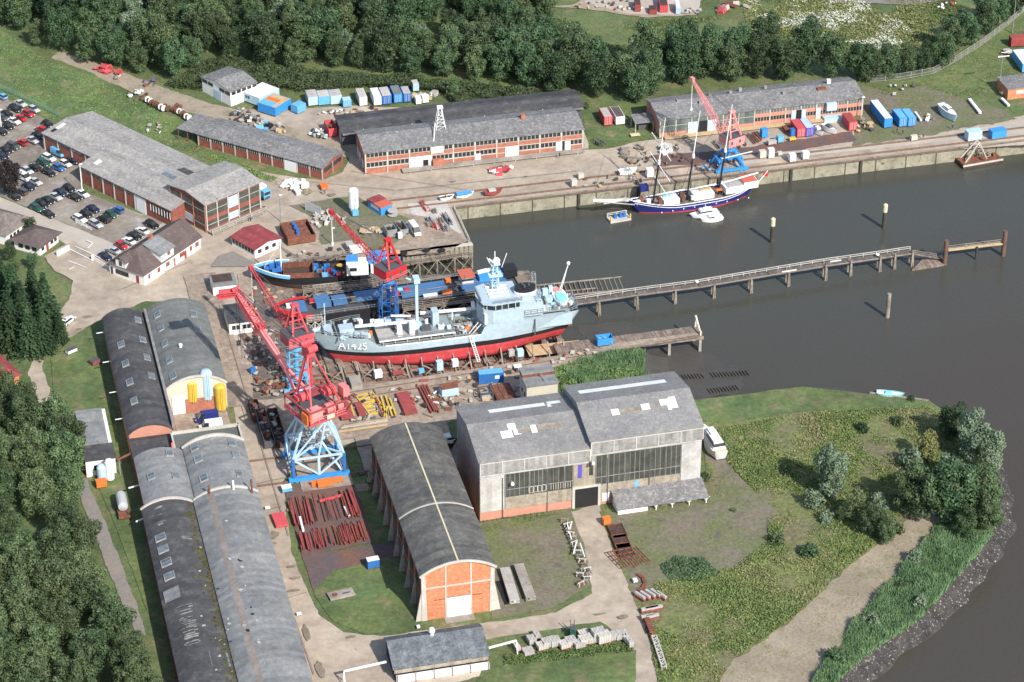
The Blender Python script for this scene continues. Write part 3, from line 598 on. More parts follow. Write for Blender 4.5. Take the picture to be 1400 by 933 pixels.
# ---- long brick hall with arched roof
B=thing('brick_workshop','long brick workshop with dark arched roof and white double door','workshop',(-45.6,-106.2,0))
W=15.9;D=54.;EH=11.6
A=arc(W,2.7,18,0,EH)
MB().prismy([(0,0)]+A+[(W,0)],.25,D).build('wall',M['brickd'],B)
MB().prismy([(0.3,0)]+[(min(W-.3,max(.3,x)),z-.25) for x,z in A]+[(W-.3,0)],0,.25).build('front_wall',M['brickh'],B)
# roof
O=arc(W+.7,2.8,32,-.35,EH+.03); n=len(O); mb=MB(); vs=[(x,y,z+t) for y in(-.35,D+.3) for t in(0,.22) for x,z in O]; fs=[]
for i in range(n-1): fs+=[(i,i+1,2*n+i+1,2*n+i),(n+i,3*n+i,3*n+i+1,n+i+1),(i,n+i,n+i+1,i+1),(2*n+i,2*n+i+1,3*n+i+1,3*n+i)]
fs+=[(0,2*n,3*n,n),(n-1,2*n-1,4*n-1,3*n-1)]
mb.add(vs,fs); o=mb.build('roof',M['roofh'],B)
Rr=((W+.7)**2/4+2.8**2)/(5.6)
MB().box(W/2-.17,W/2+.17,-.3,D,EH+3.02,EH+3.16).build('ridge_cap',M['cream2'],B)
mb=MB()
for i in range(n-1):
    mb.beam((O[i][0],21.3,O[i][1]+.3),(O[i+1][0],21.3,O[i+1][1]+.3),.35,.14)
mb.build('roof_joint',M['concp'],B)
mb=MB()
for i in range(n-1): mb.beam((O[i][0],-.42,O[i][1]+.08),(O[i+1][0],-.42,O[i+1][1]+.08),.3,.5)
mb.build('verge',M['concp'],B)
for y0,y1 in((2.5,18),): pass
# pale strip along ridge
for s,xa in((1,5.2),):
    mb=MB()
# buttresses, front frame
for y in range(0,55,6):
    for sx in(0,1):
        mb=MB(); yy=min(y,D-.5)
        if sx==0: mb.prismy([(.0,0),(0,7),(-.1,7),(-1.3,0)],yy,yy+.4)
        else: mb.prismy([(W,0),(W,7),(W+.1,7),(W+1.3,0)],yy,yy+.4)
        mb.build('buttress',M['concp' if y==0 else 'conc'],B)
for y in range(1,53,6):
    for z0,z1 in((2.2,5.4),(6.6,9.8)):
        MB().box(-.09,-.02,y+.9,y+4.6,z0,z1).build('window',M['glass'],B)
for x in(5.1,10.6): MB().box(x,x+.32,-.12,-.02,0,EH+arcz(W,2.7,x,0,0)[0]-.5).build('pilaster',M['concp'],B)
MB().box(.3,W-.3,-.1,-.02,8.1,8.5).build('frame_beam',M['concp'],B)
MB().prismy([(0,0),(0,EH),(.9,EH),(1.15,0)],-.14,-.02).build('corner_pier',M['concp'],B); MB().prismy([(W,0),(W,EH),(W-.9,EH),(W-1.15,0)],-.14,-.02).build('corner_pier',M['concp'],B)
f=MB().box(5.45,10.55,-.16,-.03,0,5.3).build('door',M['doorw'],B)
mb=MB(); mb.box(7.97,8.03,-.2,-.17,0,5.3); mb.box(5.45,10.55,-.24,-.17,5.2,5.4); mb.build('door_rail',M['steel'],f)
for x0,x1 in((2.8,5.),(11.,13.2)): MB().box(x0,x1,-.2,-.14,5.0,5.12).build('pipe',M['rust'],B)
MB().box(4.8,11.2,-2.2,-.2,0,.12).build('doorstep',M['conc'],B)
# ---- long hall range at the left: three pairs of barrel roofs
LH=thing('long_hall_range','long double barrel roofed hall with torn dark left roof and pale right roof','hall',(0,0,0))
barrel(LH,-99,11.3,-150,-60,6,1.9,'roofb','brickd',wname='wall')
MB().box(-87.7,-87.4,-150,-60.3,0,6.8).build('valley_wall',M['dgrey'],LH)
barrel(LH,-87.4,14.1,-150,-60.1,6.6,2.2,'roofbg','brickd')
mb=MB()
for k in range(4):
    xa=-87.4+k*1.1;xb=xa+1.1; za=arcz(14.1,2.2,xa,-87.4,6.6)[0]+.28;zb=arcz(14.1,2.2,xb,-87.4,6.6)[0]+.28; mb.quad((xa,-150,za),(xb,-150,zb),(xb,-60.2,zb),(xa,-60.2,za))
M['strip']=mk('brown_grey_felt',(.25,.215,.185),(.20,.175,.155),(.29,.26,.23),sc=.12,fine=.2,stripe=('Y',.3,.08))
mb.build('felt_strip',M['strip'],LH)
mb=MB(); A1=arc(11.8,2.1,14,-99.3,6.2); A2=arc(14.4,2.4,14,-87.5,6.8)
for P_ in(A1,A2):
    for a,b in zip(P_,P_[1:]): mb.beam((a[0],-59.9,a[1]),(b[0],-59.9,b[1]),.5,.6)
mb.build('parapet',M['concp'],LH)
for y in(-73.5,-78,-83,-88): skylight(LH,-99,11.3,6,1.9,-96.6,y,2.4,2.4)
MB().cbox((-96.9,-94.3,7.55),(3.6,4,.08),ry=-R(21)).build('felt_patch',M['roofbg'],LH)
MB().cbox((-90.3,-118.6,7.45),(4,5,.08),ry=R(17)).build('felt_patch',M['roofbg'],LH)
def streaks(y0,y1,xa,xb,n,seed,mt,nm,ln=(2,5),wd=(.12,.4)):
    rr=random.Random(seed); mb=MB()
    for i in range(n):
        x=rr.uniform(xa,xb); y=rr.uniform(y0,y1); l=rr.uniform(*ln); wdt=rr.uniform(*wd); x2=x+l
        for k in range(4):
            u0=x+l*k/4;u1=x+l*(k+1)/4
            if u1>xb: break
            z0=arcz(11.3,1.9,u0,-99,6)[0]+.27;z1=arcz(11.3,1.9,u1,-99,6)[0]+.27
            w1=wdt*rr.uniform(.4,1.3)
            mb.quad((u0,y,z0),(u1,y+rr.uniform(-.1,.1),z1),(u1,y+w1,z1),(u0,y+w1,z0))
    mb.build(nm,M[mt],LH)
streaks(-113,-99,-98.6,-93.2,46,1,'roofg','torn_felt',(1.5,4.5),(.12,.35)); streaks(-70,-62,-98.4,-94.6,10,2,'roofg','torn_felt'); streaks(-76,-74,-93,-90,4,3,'roofg','torn_felt')
rr=random.Random(5); mb=MB(); mb2=MB()
for i in range(60):
    y=rr.uniform(-135,-70) if i%2 else rr.gauss(-105,6); x=rr.uniform(-92,-81); s=rr.uniform(.2,.8)
    z=(arcz(11.3,1.9,x,-99,6)[0]+.28) if x<-87.7 else (7.5 if x<-84.3 else arcz(14.1,2.2,x,-87.4,6.6)[0]+.3)
    (mb if rr.random()<.65 else mb2).cbox((x,y,z),(s,s*rr.uniform(.5,1.2),.05),rz=rr.uniform(0,3),ry=.15)
mb.build('broken_sheets',M['concp'],LH); mb2.build('torn_holes',M['black'],LH)
mb=MB()
for i in range(300):
    y=rr.uniform(-149,-61); x=-88.3-abs(rr.gauss(0,.9)); z=arcz(11.3,1.9,x,-99,6)[0]+.25; mb.cbox((x,y,z),(rr.uniform(.4,1.5),rr.uniform(.4,1.8),.07),rz=rr.uniform(0,3),ry=.35)
M['moss']=mk('roof_moss',(.10,.09,.03),(.07,.07,.025),(.14,.12,.05),sc=.6,fine=.3); o=mb.build('moss',M['moss'],LH)
MB().box(-96,-95.2,-77.5,-76.6,6.9,8.0)
for (x,h) in((-83.5,3.),(-77.2,2.6)): pass
for x,y,h in((-84.,-60.6,2.2),(-78.6,-60.8,2.8),(-74.6,-61.5,3.)): 
    MB().tube((x,y,7.8),(x,y,8.4+h),.25,8).build('chimney',M['whitep' if x==-78.6 else 'rust'],LH)
# middle pair
MH=thing('middle_hall_range','middle pair of blue grey barrel roofs with pale rooflights','hall',(0,0,0))
barrel(MH,-98.2,11.2,-59.5,-39.2,6,1.9,'roofbg','brickd'); barrel(MH,-86.9,13.6,-59.4,-38.8,6.6,2.2,'roofbg','brickd')
for x,y in((-95.6,-49.5),(-90.4,-41.6),(-90.2,-51),): skylight(MH,-98.2,11.2,6,1.9,x,y)
for x,y in((-84.6,-41),(-84.4,-46),(-84.3,-54),(-76.,-41.5),(-75.9,-46.5),(-76.3,-54.5)): skylight(MH,-86.9,13.6,6.6,2.2,x,y,1.5 if y<-54.2 else 1.9)
mb=MB(); A2=arc(14.2,2.5,14,-87.2,6.9)
for a,b in zip(A2,A2[1:]): mb.beam((a[0],-38.7,a[1]),(b[0],-38.7,b[1]),.45,.7)
mb.build('parapet',M['concp'],MH)
FR=thing('flat_roofed_link','flat roofed brick link with white parapet between van yard and barrel roofs','building',(0,0,0))
MB().box(-88.8,-73.2,-38.2,-31.8,0,6.4).build('wall',M['brick'],FR); MB().box(-88.5,-73.5,-37.9,-32.1,6.4,6.5).build('roof',M['rooff'],FR)
mb=MB(); mb.box(-88.9,-73.1,-32.1,-31.7,6.4,7.2); mb.box(-89,-88.6,-38.2,-31.7,6.4,7.2); mb.box(-73.4,-73.,-38.2,-31.7,6.4,7.2); mb.build('parapet',M['concp'],FR)
MB().box(-98.3,-89.2,-38.8,-29.6,0,5.2).build('side_wall',M['brickd'],FR); MB().box(-98.5,-89.,-38.9,-29.6,5.2,5.4).build('low_roof',M['roofb'],FR)
MB().tube((-89.3,-38.4,5),(-89.3,-38.4,8.4),.3,8).build('flue',M['pink'],FR)
# upper pair
UH=thing('upper_hall_range','upper pair of barrel roofs, dark left one beside a green grey one','hall',(0,0,0))
barrel(UH,-98.3,10.1,-29.2,24.5,6,2.2,'roofb','brickp'); barrel(UH,-87.6,14.3,-13.8,23.4,7.2,2.6,'roofgn','cream')
MB().box(-88.2,-87.6,-29,24,0,7.9).build('valley_wall',M['cladg'],UH); MB().box(-88.2,-87.,-30,-13.8,0,4.4).build('side_wall',M['brick'],UH)
mb=MB(); A2=arc(14.6,2.8,14,-87.7,7.4)
for a,b in zip(A2,A2[1:]): mb.beam((a[0],-13.95,a[1]),(b[0],-13.95,b[1]),.35,.5)
mb.build('verge',M['concp'],UH)
for y in(8,-1,-9.5,-18.): skylight(UH,-98.3,10.1,6,2.2,-95.6,y)
for y in(19,9.5,1,-7.5): skylight(UH,-98.3,10.1,6,2.2,-90.2,y)
for x,y in((-85.4,18.5),(-85.4,12),(-85.4,4.5),(-85.3,-3.4),(-85.4,-10.6),(-76.8,15.6),(-76.8,8.4)): skylight(UH,-87.6,14.3,7.2,2.6,x,y)
MB().lathe((-82,.5,9.6),[(.35,0),(.35,.8),(.5,.9),(.4,1.2)]).build('roof_vent',M['whitep'],UH)
MB().box(-86.4,-83.4,-14.05,-13.82,0,5.2).build('door',M['doorw'],UH); MB().box(-83.2,-75,-14.,-13.82,0,4.).build('brick_panel',M['brick'],UH)
for y in(20,6,-8,-20): MB().tube((-98.6,y,5),(-100.5,y,4.9),.12,6).build('wall_lamp',M['whitep'],UH)
# small office left of the halls
a=G(119,651);b=G(157,650); SO=thing('flat_roofed_office','small white flat roofed office behind trees with pipe bridge to the halls','office',tuple(G(119,653)),0)
MB().box(0,6.8,0,21.5,0,4.3).build('wall',M['white'],SO); MB().box(-.15,6.95,-.15,6.4,4.3,4.5).build('roof',M['roofb'],SO); MB().box(-.15,6.0,6.45,21.7,4.3,4.55).build('roof',M['roofbg'],SO)
MB().box(-.06,0.,0,21.5,0,3.9).build('side_panel',M['brickh'],SO); MB().box(1.8,2.8,-.06,0,1.6,3).build('window',M['glass'],SO)
for y in(8,-4):
    pass
PB=thing('pipe_bridge','rusty pipe bridge crossing from office roof to dark barrel hall','pipe')
mb=MB(); mb.tube((-102,-36,4.2),(-97.9,-34.6,4.9),.28,8); mb.build('pipe',M['rust'],PB); MB().beam((-101.5,-36,0),(-101.5,-36,4.2),.2).build('post',M['steel'],PB)
tag(MB().tube((-100.7,-47,3.6),(-98,-46.6,3.8),.2,8).build('steam_pipe',M['whitep']),'thin white pipe from small office to the middle barrel hall','pipe')
tag(MB().tube((-100.7,-60.5,3.6),(-98.9,-60.,3.8),.2,8).build('steam_pipe',M['whitep']),'thin white pipe from the horizontal gas tank to the hall','pipe')
# ---- warehouse A (two storey frame) and its black neighbour
def frame_warehouse(root,x1,d,h,rise,bays,roofm,doors=(),wallm='brick',asym=.62,big=()):
    gable_wall(x1,d,h,rise,asym=asym).build('wall',M[wallm],root)
    gable_roof(x1,d,h,rise,ov=.45,asym=asym).build('roof',M[roofm],root)
    bw=x1/bays
    for i in range(bays+1): MB().box(i*bw-.16,i*bw+.16,-.14,-.02,0,h).build('pier',M['concp'],root)
    for i in range(bays):
        for z0,z1 in((h*.33,h*.52),(h*.78,h*.96)):
            if any(a<(i+.5)*bw<b and z0<zt for a,b,zt in big): continue
            f=MB().box(i*bw+.2,(i+1)*bw-.2,-.07,-.015,z0,z1).build('window',M['glass'],root)
            mb=MB(); k=5
            for j in range(k+1): xx=i*bw+.2+(bw-.4)*j/k; mb.box(xx-.07,xx+.07,-.11,-.075,z0,z1)
            mb.box(i*bw+.2,(i+1)*bw-.2,-.12,-.078,z0-.12,z0); mb.build('frame',M['concp'],f)
    mb=MB(); mb.box(0,x1,-.1,-.03,h*.54,h*.57); mb.box(0,x1,-.1,-.03,h*.28,h*.31); mb.build('band',M['concp'],root)
    for a,b,zt,m in doors: MB().box(a,b,-.22,-.125,0,zt).build('door',M[m],root)
WA=thing('brick_warehouse','long red brick warehouse with grey roof beside the inner yard','warehouse',(-18.4,95.2,0))
frame_warehouse(WA,62,13.5,6.6,1.3,10,'roofg2',doors=((12.3,18.4,3.8,'doorw'),(39.6,43.4,3.6,'doorw'),(31.,32.6,2.6,'doorw'),(54.2,56.,3.4,'doorw'),(56.8,58.4,3.4,'doorw')),big=((12.4,18.5,4.5),(37.3,43,4.),))
MB().box(16.2,17.7,-.3,-.23,.2,2.6).build('door_opening',M['black'],WA); MB().box(56.05,56.75,-.26,-.13,0,3.4).build('door_opening',M['black'],WA)
MB().box(18.5,22.,-.3,-.15,4.3,6.3).build('wall_panel',M['doorw'],WA); MB().box(18.8,21.9,-1.4,-.16,0,2.6).build('porch',M['brick'],WA)
mb=MB(); mb.box(10,62,-2.6,-.3,.55,.8)
for x in range(12,62,6): mb.box(x-.2,x+.2,-2.5,-2.,0,.55)
mb.build('loading_platform',M['conc'],WA)
MB().box(46,47.2,7.2,8.4,6.8,9.2).build('chimney',M['brick'],WA)
for y in(3,7,10): MB().box(-.12,-.03,y,y+1.8,0.3,2.8).build('door',M['doorw'],WA)
MB().prismy([(0,0),(0,6.4),(1.8,1.5),(1.8,0)],0,11).build('side_ramp',M['conc'],WA,loc=(62.1,0.5,0))
LM=thing('lattice_mast','white four legged lattice mast standing on the warehouse roof','mast',(4.5,103.2,7.6))
mb=MB()
for sx,sy in((-1.8,-1.8),(1.8,-1.8),(1.8,1.8),(-1.8,1.8)): mb.beam((sx*.8,sy*.8,-.4),(sx*.25,sy*.25,6.2),.15)
for k in range(5):
    a=1.42*(1-k/6.);b=1.42*(1-(k+1)/6.); z=k*1.05; 
    for (u,v) in(((-1,-1),(1,-1)),((1,-1),(1,1)),((1,1),(-1,1)),((-1,1),(-1,-1))): mb.beam((u[0]*a,u[1]*a,z),(v[0]*b,v[1]*b,z+1.05),.07); mb.beam((u[0]*a,u[1]*a,z),(v[0]*a,v[1]*a,z),.07)
mb.build('lattice',M['whitep'],LM); MB().cbox((0,0,6.5),(1.6,1.2,.7)).build('mast_head',M['whitep'],LM)
mb=MB(); mb.beam((-1.6,-1,2.2),(-3.4,-7.,-1.0),.25); mb.build('stair',M['whitep'],LM)
WK=thing('dark_shed','long low shed with black mottled roof behind the brick warehouse','shed',(-21.5,113.4,0))
MB().box(0,70,.3,10.5,0,4.2).build('wall',M['dgrey'],WK); gable_roof(70,10.8,4.2,.9,ov=.4).build('roof',M['roofb'],WK)
MB().box(0,70,-1.2,-.2,3.9,4.1).build('gutter_roof',M['roofg2'],WK)
for x in(6,20,41,58): MB().lathe((x,-.6,4.1),[(.25,0),(.25,.6),(.05,.9)],8).build('vent',M['whitep'],WK)
for y in(1.4,3.4): MB().box(-.08,-.02,y,y+1.5,.3,3).build('door',M['concp'],WK)
# warehouse B
WBh=thing('glazed_warehouse','long grey roofed warehouse with glazed front and blue doors by the far quay','warehouse',(66.7,97.0,0))
gable_wall(60.6,13.4,5.6,1.4,asym=.62).build('wall',M['brickp'],WBh); gable_roof(60.6,13.4,5.6,1.4,asym=.62).build('roof',M['roofg2'],WBh)
for i in range(14): MB().box(i*4.66-.12,i*4.66+.12,-.16,-.02,0,5.6).build('pier',M['concp'],WBh)
for i in range(13):
    a=i*4.66+.14;b=(i+1)*4.66-.14
    if i<6:
        f=MB().box(a,b,-.1,-.015,1.6,5.4).build('window',M['bgls'],WBh); MB().box(a,b,-.14,-.105,3.5,3.62).build('frame',M['concp'],f)
    else:
        for z0,z1 in((1.9,3.),(4.3,5.4)):
            f=MB().box(a,b,-.1,-.015,z0,z1).build('window',M['bgls' if z0>4 else 'glass'],WBh)
            mb=MB()
            for j in range(6): mb.box(a+(b-a)*j/5-.05,a+(b-a)*j/5+.05,-.14,-.105,z0,z1)
            mb.build('frame',M['concp'],f)
for a,b,m in((8.2,11,'doorb'),(14,16.6,'doorb'),(11.1,13.9,'black'),(39,40.4,'doorb'),(42.1,43.4,'doorb'),(40.5,42,'black'),(46.4,47.8,'doorb')): MB().box(a,b,-.3,-.17,0,4.1).build('door',M[m],WBh)
MB().box(49.2,52.2,-1.6,-.15,3.4,5.6).build('upper_cabin',M['doorb'],WBh); MB().box(48.4,54,-2.4,-.2,0,1.4).build('porch',M['ltblue'],WBh)
MB().box(1,54,-2.2,-.35,.5,.72).build('loading_platform',M['wood'],WBh)
for x,y in((7,7),(13,5),(17,9),(23.2,8.9),(26.5,10.2),(34,9.8),(38,5)): MB().box(x,x+.9,y,y+.8,6.2,7.6).build('roof_vent',M['cladg'],WBh)
for x in(52.5,): MB().box(x,x+1,8,9,6.2,8.3).build('chimney',M['white'],WBh)
MB().box(48.6,51.2,5.2,6.4,6.3,7.3).build('roof_box',M['rust'],WBh)
# ---- top left hall complex. frame: local x along its long side
a=G(62,205);az=az2((62,205),(232,288))
TL=thing('brick_works_hall','big red brick works hall with grey roof beside the car park','hall',(a.x,a.y,0),az)
L1=62.;D1=17.5
gable_wall(L1,D1,5.2,1.3,asym=.5).build('wall',M['brickd'],TL); gable_roof(L1,D1,5.2,1.3).build('roof',M['roofg'],TL)
for i in range(11):
    x=i*6.0
    if x<20: MB().box(x-.2,x+.2,-.2,-.02,0,5.).build('pier',M['concp'],TL)
for i in range(5):
    f=MB().box(i*6+.3,(i+1)*6-.3,-.08,-.015,3.9,5.).build('window',M['glass'],TL); mb=MB()
    for j in range(11): mb.box(i*6+.3+j*.54-.05,i*6+.3+j*.54+.05,-.12,-.085,3.9,5.)
    mb.build('frame',M['concp'],f)
def slopebox(root,x0,x1,y0,y1,ze,rise,d,nm,mt,e=.24):
    s=rise/(d/2); za=ze+s*(y0 if y0<d/2 else d-y0); zb=ze+s*(y1 if y1<=d/2 else d-y1)
    MB().quad((x0,y0,za+e),(x1,y0,za+e),(x1,y1,zb+e),(x0,y1,zb+e)).quad((x0,y0,za+e-.04),(x1,y0,za+e-.04),(x1,y1,zb+e-.04),(x0,y1,zb+e-.04)).build(nm,M[mt],root)
slopebox(TL,1,2.2,3.5,6.5,5.2,1.3,D1,'rooflight','doorw'); slopebox(TL,1,2.2,1.5,3.2,5.2,1.3,D1,'rooflight','black')
slopebox(TL,46,52,8.8,11.5,5.2,1.3,D1,'roof_patch','roofb'); slopebox(TL,44,49,5,6.5,5.2,1.3,D1,'rooflight','skyl')
# front wing
a=G(112,250);az=az2((112,250),(232,309.5))
FWg=thing('brick_works_wing','lower brick wing with grey roof and white garage door facing the car park','workshop',(a.x,a.y,0),az)
b=G(232,309.5); L2=(b-a).length+1.; D2=14.
gable_wall(L2,D2,5.3,1.2).build('wall',M['brickd'],FWg); gable_roof(L2,D2,5.3,1.2).build('roof',M['roofg'],FWg)
for i in range(8):
    x=i*L2/8
    if i<6: MB().box(x-.2,x+.2,-.2,-.02,0,5.1).build('pier',M['concp'],FWg)
    if i<5:
        f=MB().box(x+.3,x+L2/8-.3,-.08,-.015,4.,5.1).build('window',M['glass'],FWg); mb=MB()
        for j in range(9): mb.box(x+.3+j*.5-.05,x+.3+j*.5+.05,-.12,-.085,4.,5.1)
        mb.build('frame',M['concp'],f)
MB().box(L2*.60,L2*.725,-.16,-.03,0,4.6).build('garage_door',M['doorw'],FWg)
f=MB().box(L2*.78,L2-.4,-.1,-.02,2.2,4.2).build('window',M['glass'],FWg); mb=MB()
for j in range(8): xx=L2*.78+(L2*.22-.4)*j/7; mb.box(xx-.1,xx+.1,-.2,-.11,2.2,4.2)
mb.build('frame',M['white'],f)
slopebox(FWg,2.5,4,2.5,4.6,5.3,1.2,D2,'rooflight','doorw')
# office head block (two storeys, glazed)
a=G(283,319);az=az2((234,291),(283,319)); b=G(234,291)
HB=thing('office_block','two storey brick and glass office block at the hall end','office',(b.x,b.y,0),az)
wd=(a-b).length; dp=18.5;h=8.6
gable_wall(wd,dp,h,1.2,axis='y').build('wall',M['brickd'],HB); gable_roof(wd,dp,h,1.2,axis='y',ov=.5).build('roof',M['roofg'],HB)
mb=MB(); 
for i in range(4):
    x=.3+i*(wd-.6)/3; MB().box(x-.15,x+.15,-.15,-.02,0,h).build('pier',M['brickp'],HB)
    if i<3:
        for z0,z1,m in((4.6,7.8,'dgls'),(1,3.2,'dgls' if i!=1 else 'doorb')):
            f=MB().box(x+.3,x+(wd-.6)/3-.3,-.1,-.02,z0,z1).build('window',M[m],HB); MB().box(x+.3,x+(wd-.6)/3-.3,-.14,-.105,(z0+z1)/2-.06,(z0+z1)/2+.06).build('frame',M['concp'],f)
for i in range(6):
    y=.2+i*(dp-.4)/5; MB().box(wd+.02,wd+.16,y-.15,y+.15,0,h).build('pier',M['concp'],HB)
    if i<5:
        for z0,z1 in((4.6,7.9),(1.2,3.2)):
            f=MB().box(wd+.02,wd+.1,y+.25,y+(dp-.4)/5-.25,z0,z1).build('window',M['dgls' if (i+int(z0))%3 else 'doorb'],HB); MB().box(wd+.105,wd+.14,y+.25,y+(dp-.4)/5-.25,(z0+z1)/2-.06,(z0+z1)/2+.06).build('frame',M['concp'],f)
mb=MB(); mb.box(wd+.3,wd+2.6,0,dp,.6,.8)
for i in range(6): mb.box(wd+2.2,wd+2.5,i*3.4,i*3.4+.3,0,.6); 
mb.build('loading_platform',M['conc'],HB); MB().rail([(wd+2.5,0,.8),(wd+2.5,dp,.8)],1,.05).build('railing',M['concp'],HB)
# long low shed right of the meadow
a=G(272,199);az=az2((272,199),(441,246))
LS=thing('low_brick_shed','long low brick shed with grey roof between track and office block','shed',(a.x,a.y,0),az)
b=G(441,246);L3=(b-a).length;D3=10.5
gable_wall(L3,D3,3.7,1.0).build('wall',M['brickd'],LS); gable_roof(L3,D3,3.7,1.0).build('roof',M['roofg2'],LS)
for i in range(11):
    x=i*L3/10; MB().box(x-.16,x+.16,-.16,-.02,0,3.6).build('pier',M['concp'],LS)
    if i<10 and i not in(7,):
        f=MB().box(x+.3,x+L3/10-.3,-.08,-.015,2.3,3.4).build('window',M['glass'],LS); mb=MB()
        for j in range(6): mb.box(x+.3+(L3/10-.6)*j/5-.06,x+.3+(L3/10-.6)*j/5+.06,-.12,-.085,2.3,3.4)
        mb.build('frame',M['concp'],f)
MB().box(L3*.7,L3*.8,-.14,-.03,0,3.2).build('door',M['doorw'],LS)
f=MB().box(L3+.02,L3+.1,1.,D3-1,1.7,3.).build('window',M['glass'],LS); MB().box(L3+.11,L3+.15,5,5.2,0,3.6).build('frame',M['concp'],f)
MB().prismx([(0,3.4),(0,3.55),(10,3.9),(10,3.75)],-7.5,-.6).build('lean_to_roof',M['roofg2'],LS)
for x in(-7.2,-4): MB().beam((x,.3,0),(x,.3,3.4),.2).build('post',M['rust'],LS)
# ---- gatehouse office with dormers
a=G(198,391);az=az2((198,391),(275,339))
WH=thing('gate_office','white two winged gate office with brown tiled roof and dormers','house',(a.x,a.y,0),az)
L4=(G(275,339)-a).length; D4=11.5; H4=3.4; RZ=3.9
MB().box(0,L4,0,D4,0,H4).build('wall',M['white'],WH)
mb=MB(); mb.add([(-.5,-.5,H4-.2),(L4+.4,-.5,H4-.2),(L4+.4,D4+.5,H4-.2),(-.5,D4+.5,H4-.2),(4.2,D4/2,H4+RZ),(L4+.4,D4/2,H4+RZ)],[(0,1,5,4),(2,3,4,5),(3,0,4),(1,2,5),(0,3,2,1)]); mb.build('roof',M['tile'],WH)
MB().prismx([(.1,H4),(D4/2,H4+RZ-.3),(D4-.1,H4)],L4-.2,L4+.02).build('gable',M['white'],WH)
# big cross dormer on the long side
MB().prismx([(-.1,0),(-.1,H4+2.4),(5.3,H4+RZ-.1),(5.3,0)],L4*.30,L4*.52).build('dormer_wall',M['white'],WH)
MB().prismx([(-.6,H4+2.35),(-.6,H4+2.55),(5.6,H4+RZ+.25),(5.6,H4+RZ+.05)],L4*.28,L4*.54).build('dormer_roof',M['roofbg'],WH)
MB().box(-.12,2.,0,0,0,0)
MB().box(L4*.41,L4*.46,-.18,-.11,H4+.9,H4+2.1).build('window',M['brickd'],WH)
# front dormer on the hipped end
mb=MB(); mb.box(-.3,3,D4*.5,D4*.78,H4,H4+2.0); mb.build('dormer_wall',M['white'],WH)
MB().prismx([(D4*.44,H4+1.8),(D4*.64,H4+2.9),(D4*.84,H4+1.8),(D4*.84,H4+2.),(D4*.64,H4+3.1),(D4*.44,H4+2.)],-.8,4.2).build('dormer_roof',M['tile'],WH)
MB().box(-.36,-.31,D4*.6,D4*.68,H4+.4,H4+1.7).build('window',M['glass'],WH)
MB().box(L4*.42,L4*.46,D4/2-.5,D4/2+.5,H4+RZ-.6,H4+RZ+1.1).build('chimney',M['brick'],WH)
for x,w_ in((1.6,.7),(5.4,1.),(L4*.37,1.6),(L4*.62,1.8),(L4*.8,.9),(L4*.9,1.4)): MB().box(x,x+w_,-.1,-.02,1.2,2.5).build('window',M['brickd'],WH)
for x in(L4*.5,L4*.7): MB().box(x,x+.9,-.1,-.02,.1,2.3).build('door',M['redlead'],WH)
MB().box(-.08,-.02,D4*.45,D4*.82,.9,2.2).build('window',M['glass'],WH); MB().box(-.08,-.02,D4*.15,D4*.23,.1,2.3).build('door',M['redlead'],WH); MB().box(-.08,-.02,D4*.9,D4*.96,.2,2.4).build('door',M['glass'],WH)
# white wing wall / gate
a=G(127,357);b=G(150,372); GF=thing('picket_gate','white slatted sliding gate beside the gate office','gate')
mb=MB();k=14
for i in range(k+1):
    p=a.lerp(b,i/k); mb.beam(p,p+Vector((0,0,1.5)),.12)
mb.beam(a+Vector((0,0,1.5)),b+Vector((0,0,1.5)),.14); mb.beam(a+Vector((0,0,.2)),b+Vector((0,0,.2)),.14); mb.build('slats',M['whitep'],GF)
MB().box(-.3,.3,-.3,.3,0,1.7).build('gate_post',M['whitep'],GF,loc=tuple(a))
a=G(78,352);b=G(95,343); mb=MB(); mb.beam(a+Vector((0,0,.85)),b+Vector((0,0,.85)),.3,1.7); tag(mb.build('white_screen_wall',M['white']),'low white wall by the entrance beside the porter lodge','wall')
# porter lodge and grey tiled house
a=G(55,350);az=az2((55,350),(82,330))
PL=thing('porter_lodge','small porter lodge with brown pyramid roof beside the entrance road','lodge',(a.x,a.y,0),az)
MB().box(0,8.2,0,8.2,0,2.9).build('wall',M['white'],PL)
MB().add([(-1,-1,2.8),(9.2,-1,2.8),(9.2,9.4,2.8),(-1,9.4,2.8),(3.6,4.2,4.9),(4.6,4.2,4.9)],[(0,1,5,4),(1,2,5),(2,3,4,5),(3,0,4),(3,2,1,0)]).build('roof',M['tile'],PL)
for x in(.8,4.8,6.4): MB().box(x,x+1.1,-.08,-.02,1,2.2).build('window',M['glass'],PL)
MB().box(2.8,3.8,-.08,-.02,0,2.3).build('door',M['redlead'],PL)
for y in(1,3.2,5.4): MB().box(-.08,-.02,y,y+1.4,.9,2.3).build('window',M['glass'],PL)
a=G(10,336);az=az2((10,336),(36,318))
GH=thing('tiled_house','white house with mossy grey hipped roof at the left edge','house',(a.x,a.y,0),az)
MB().box(0,10,0,14,0,3.4).build('wall',M['white'],GH)
MB().add([(-.7,-.7,3.3),(10.7,-.7,3.3),(10.7,14.7,3.3),(-.7,14.7,3.3),(5,4.5,6.6),(5,10,6.6)],[(0,1,4),(1,2,5,4),(2,3,5),(3,0,4,5),(3,2,1,0)]).build('roof',M['tileg'],GH)
for x in(1.4,2.9,4.4,7.2,8.6): MB().box(x,x+.9,-.08,-.02,1,2.4).build('window',M['glass'],GH)
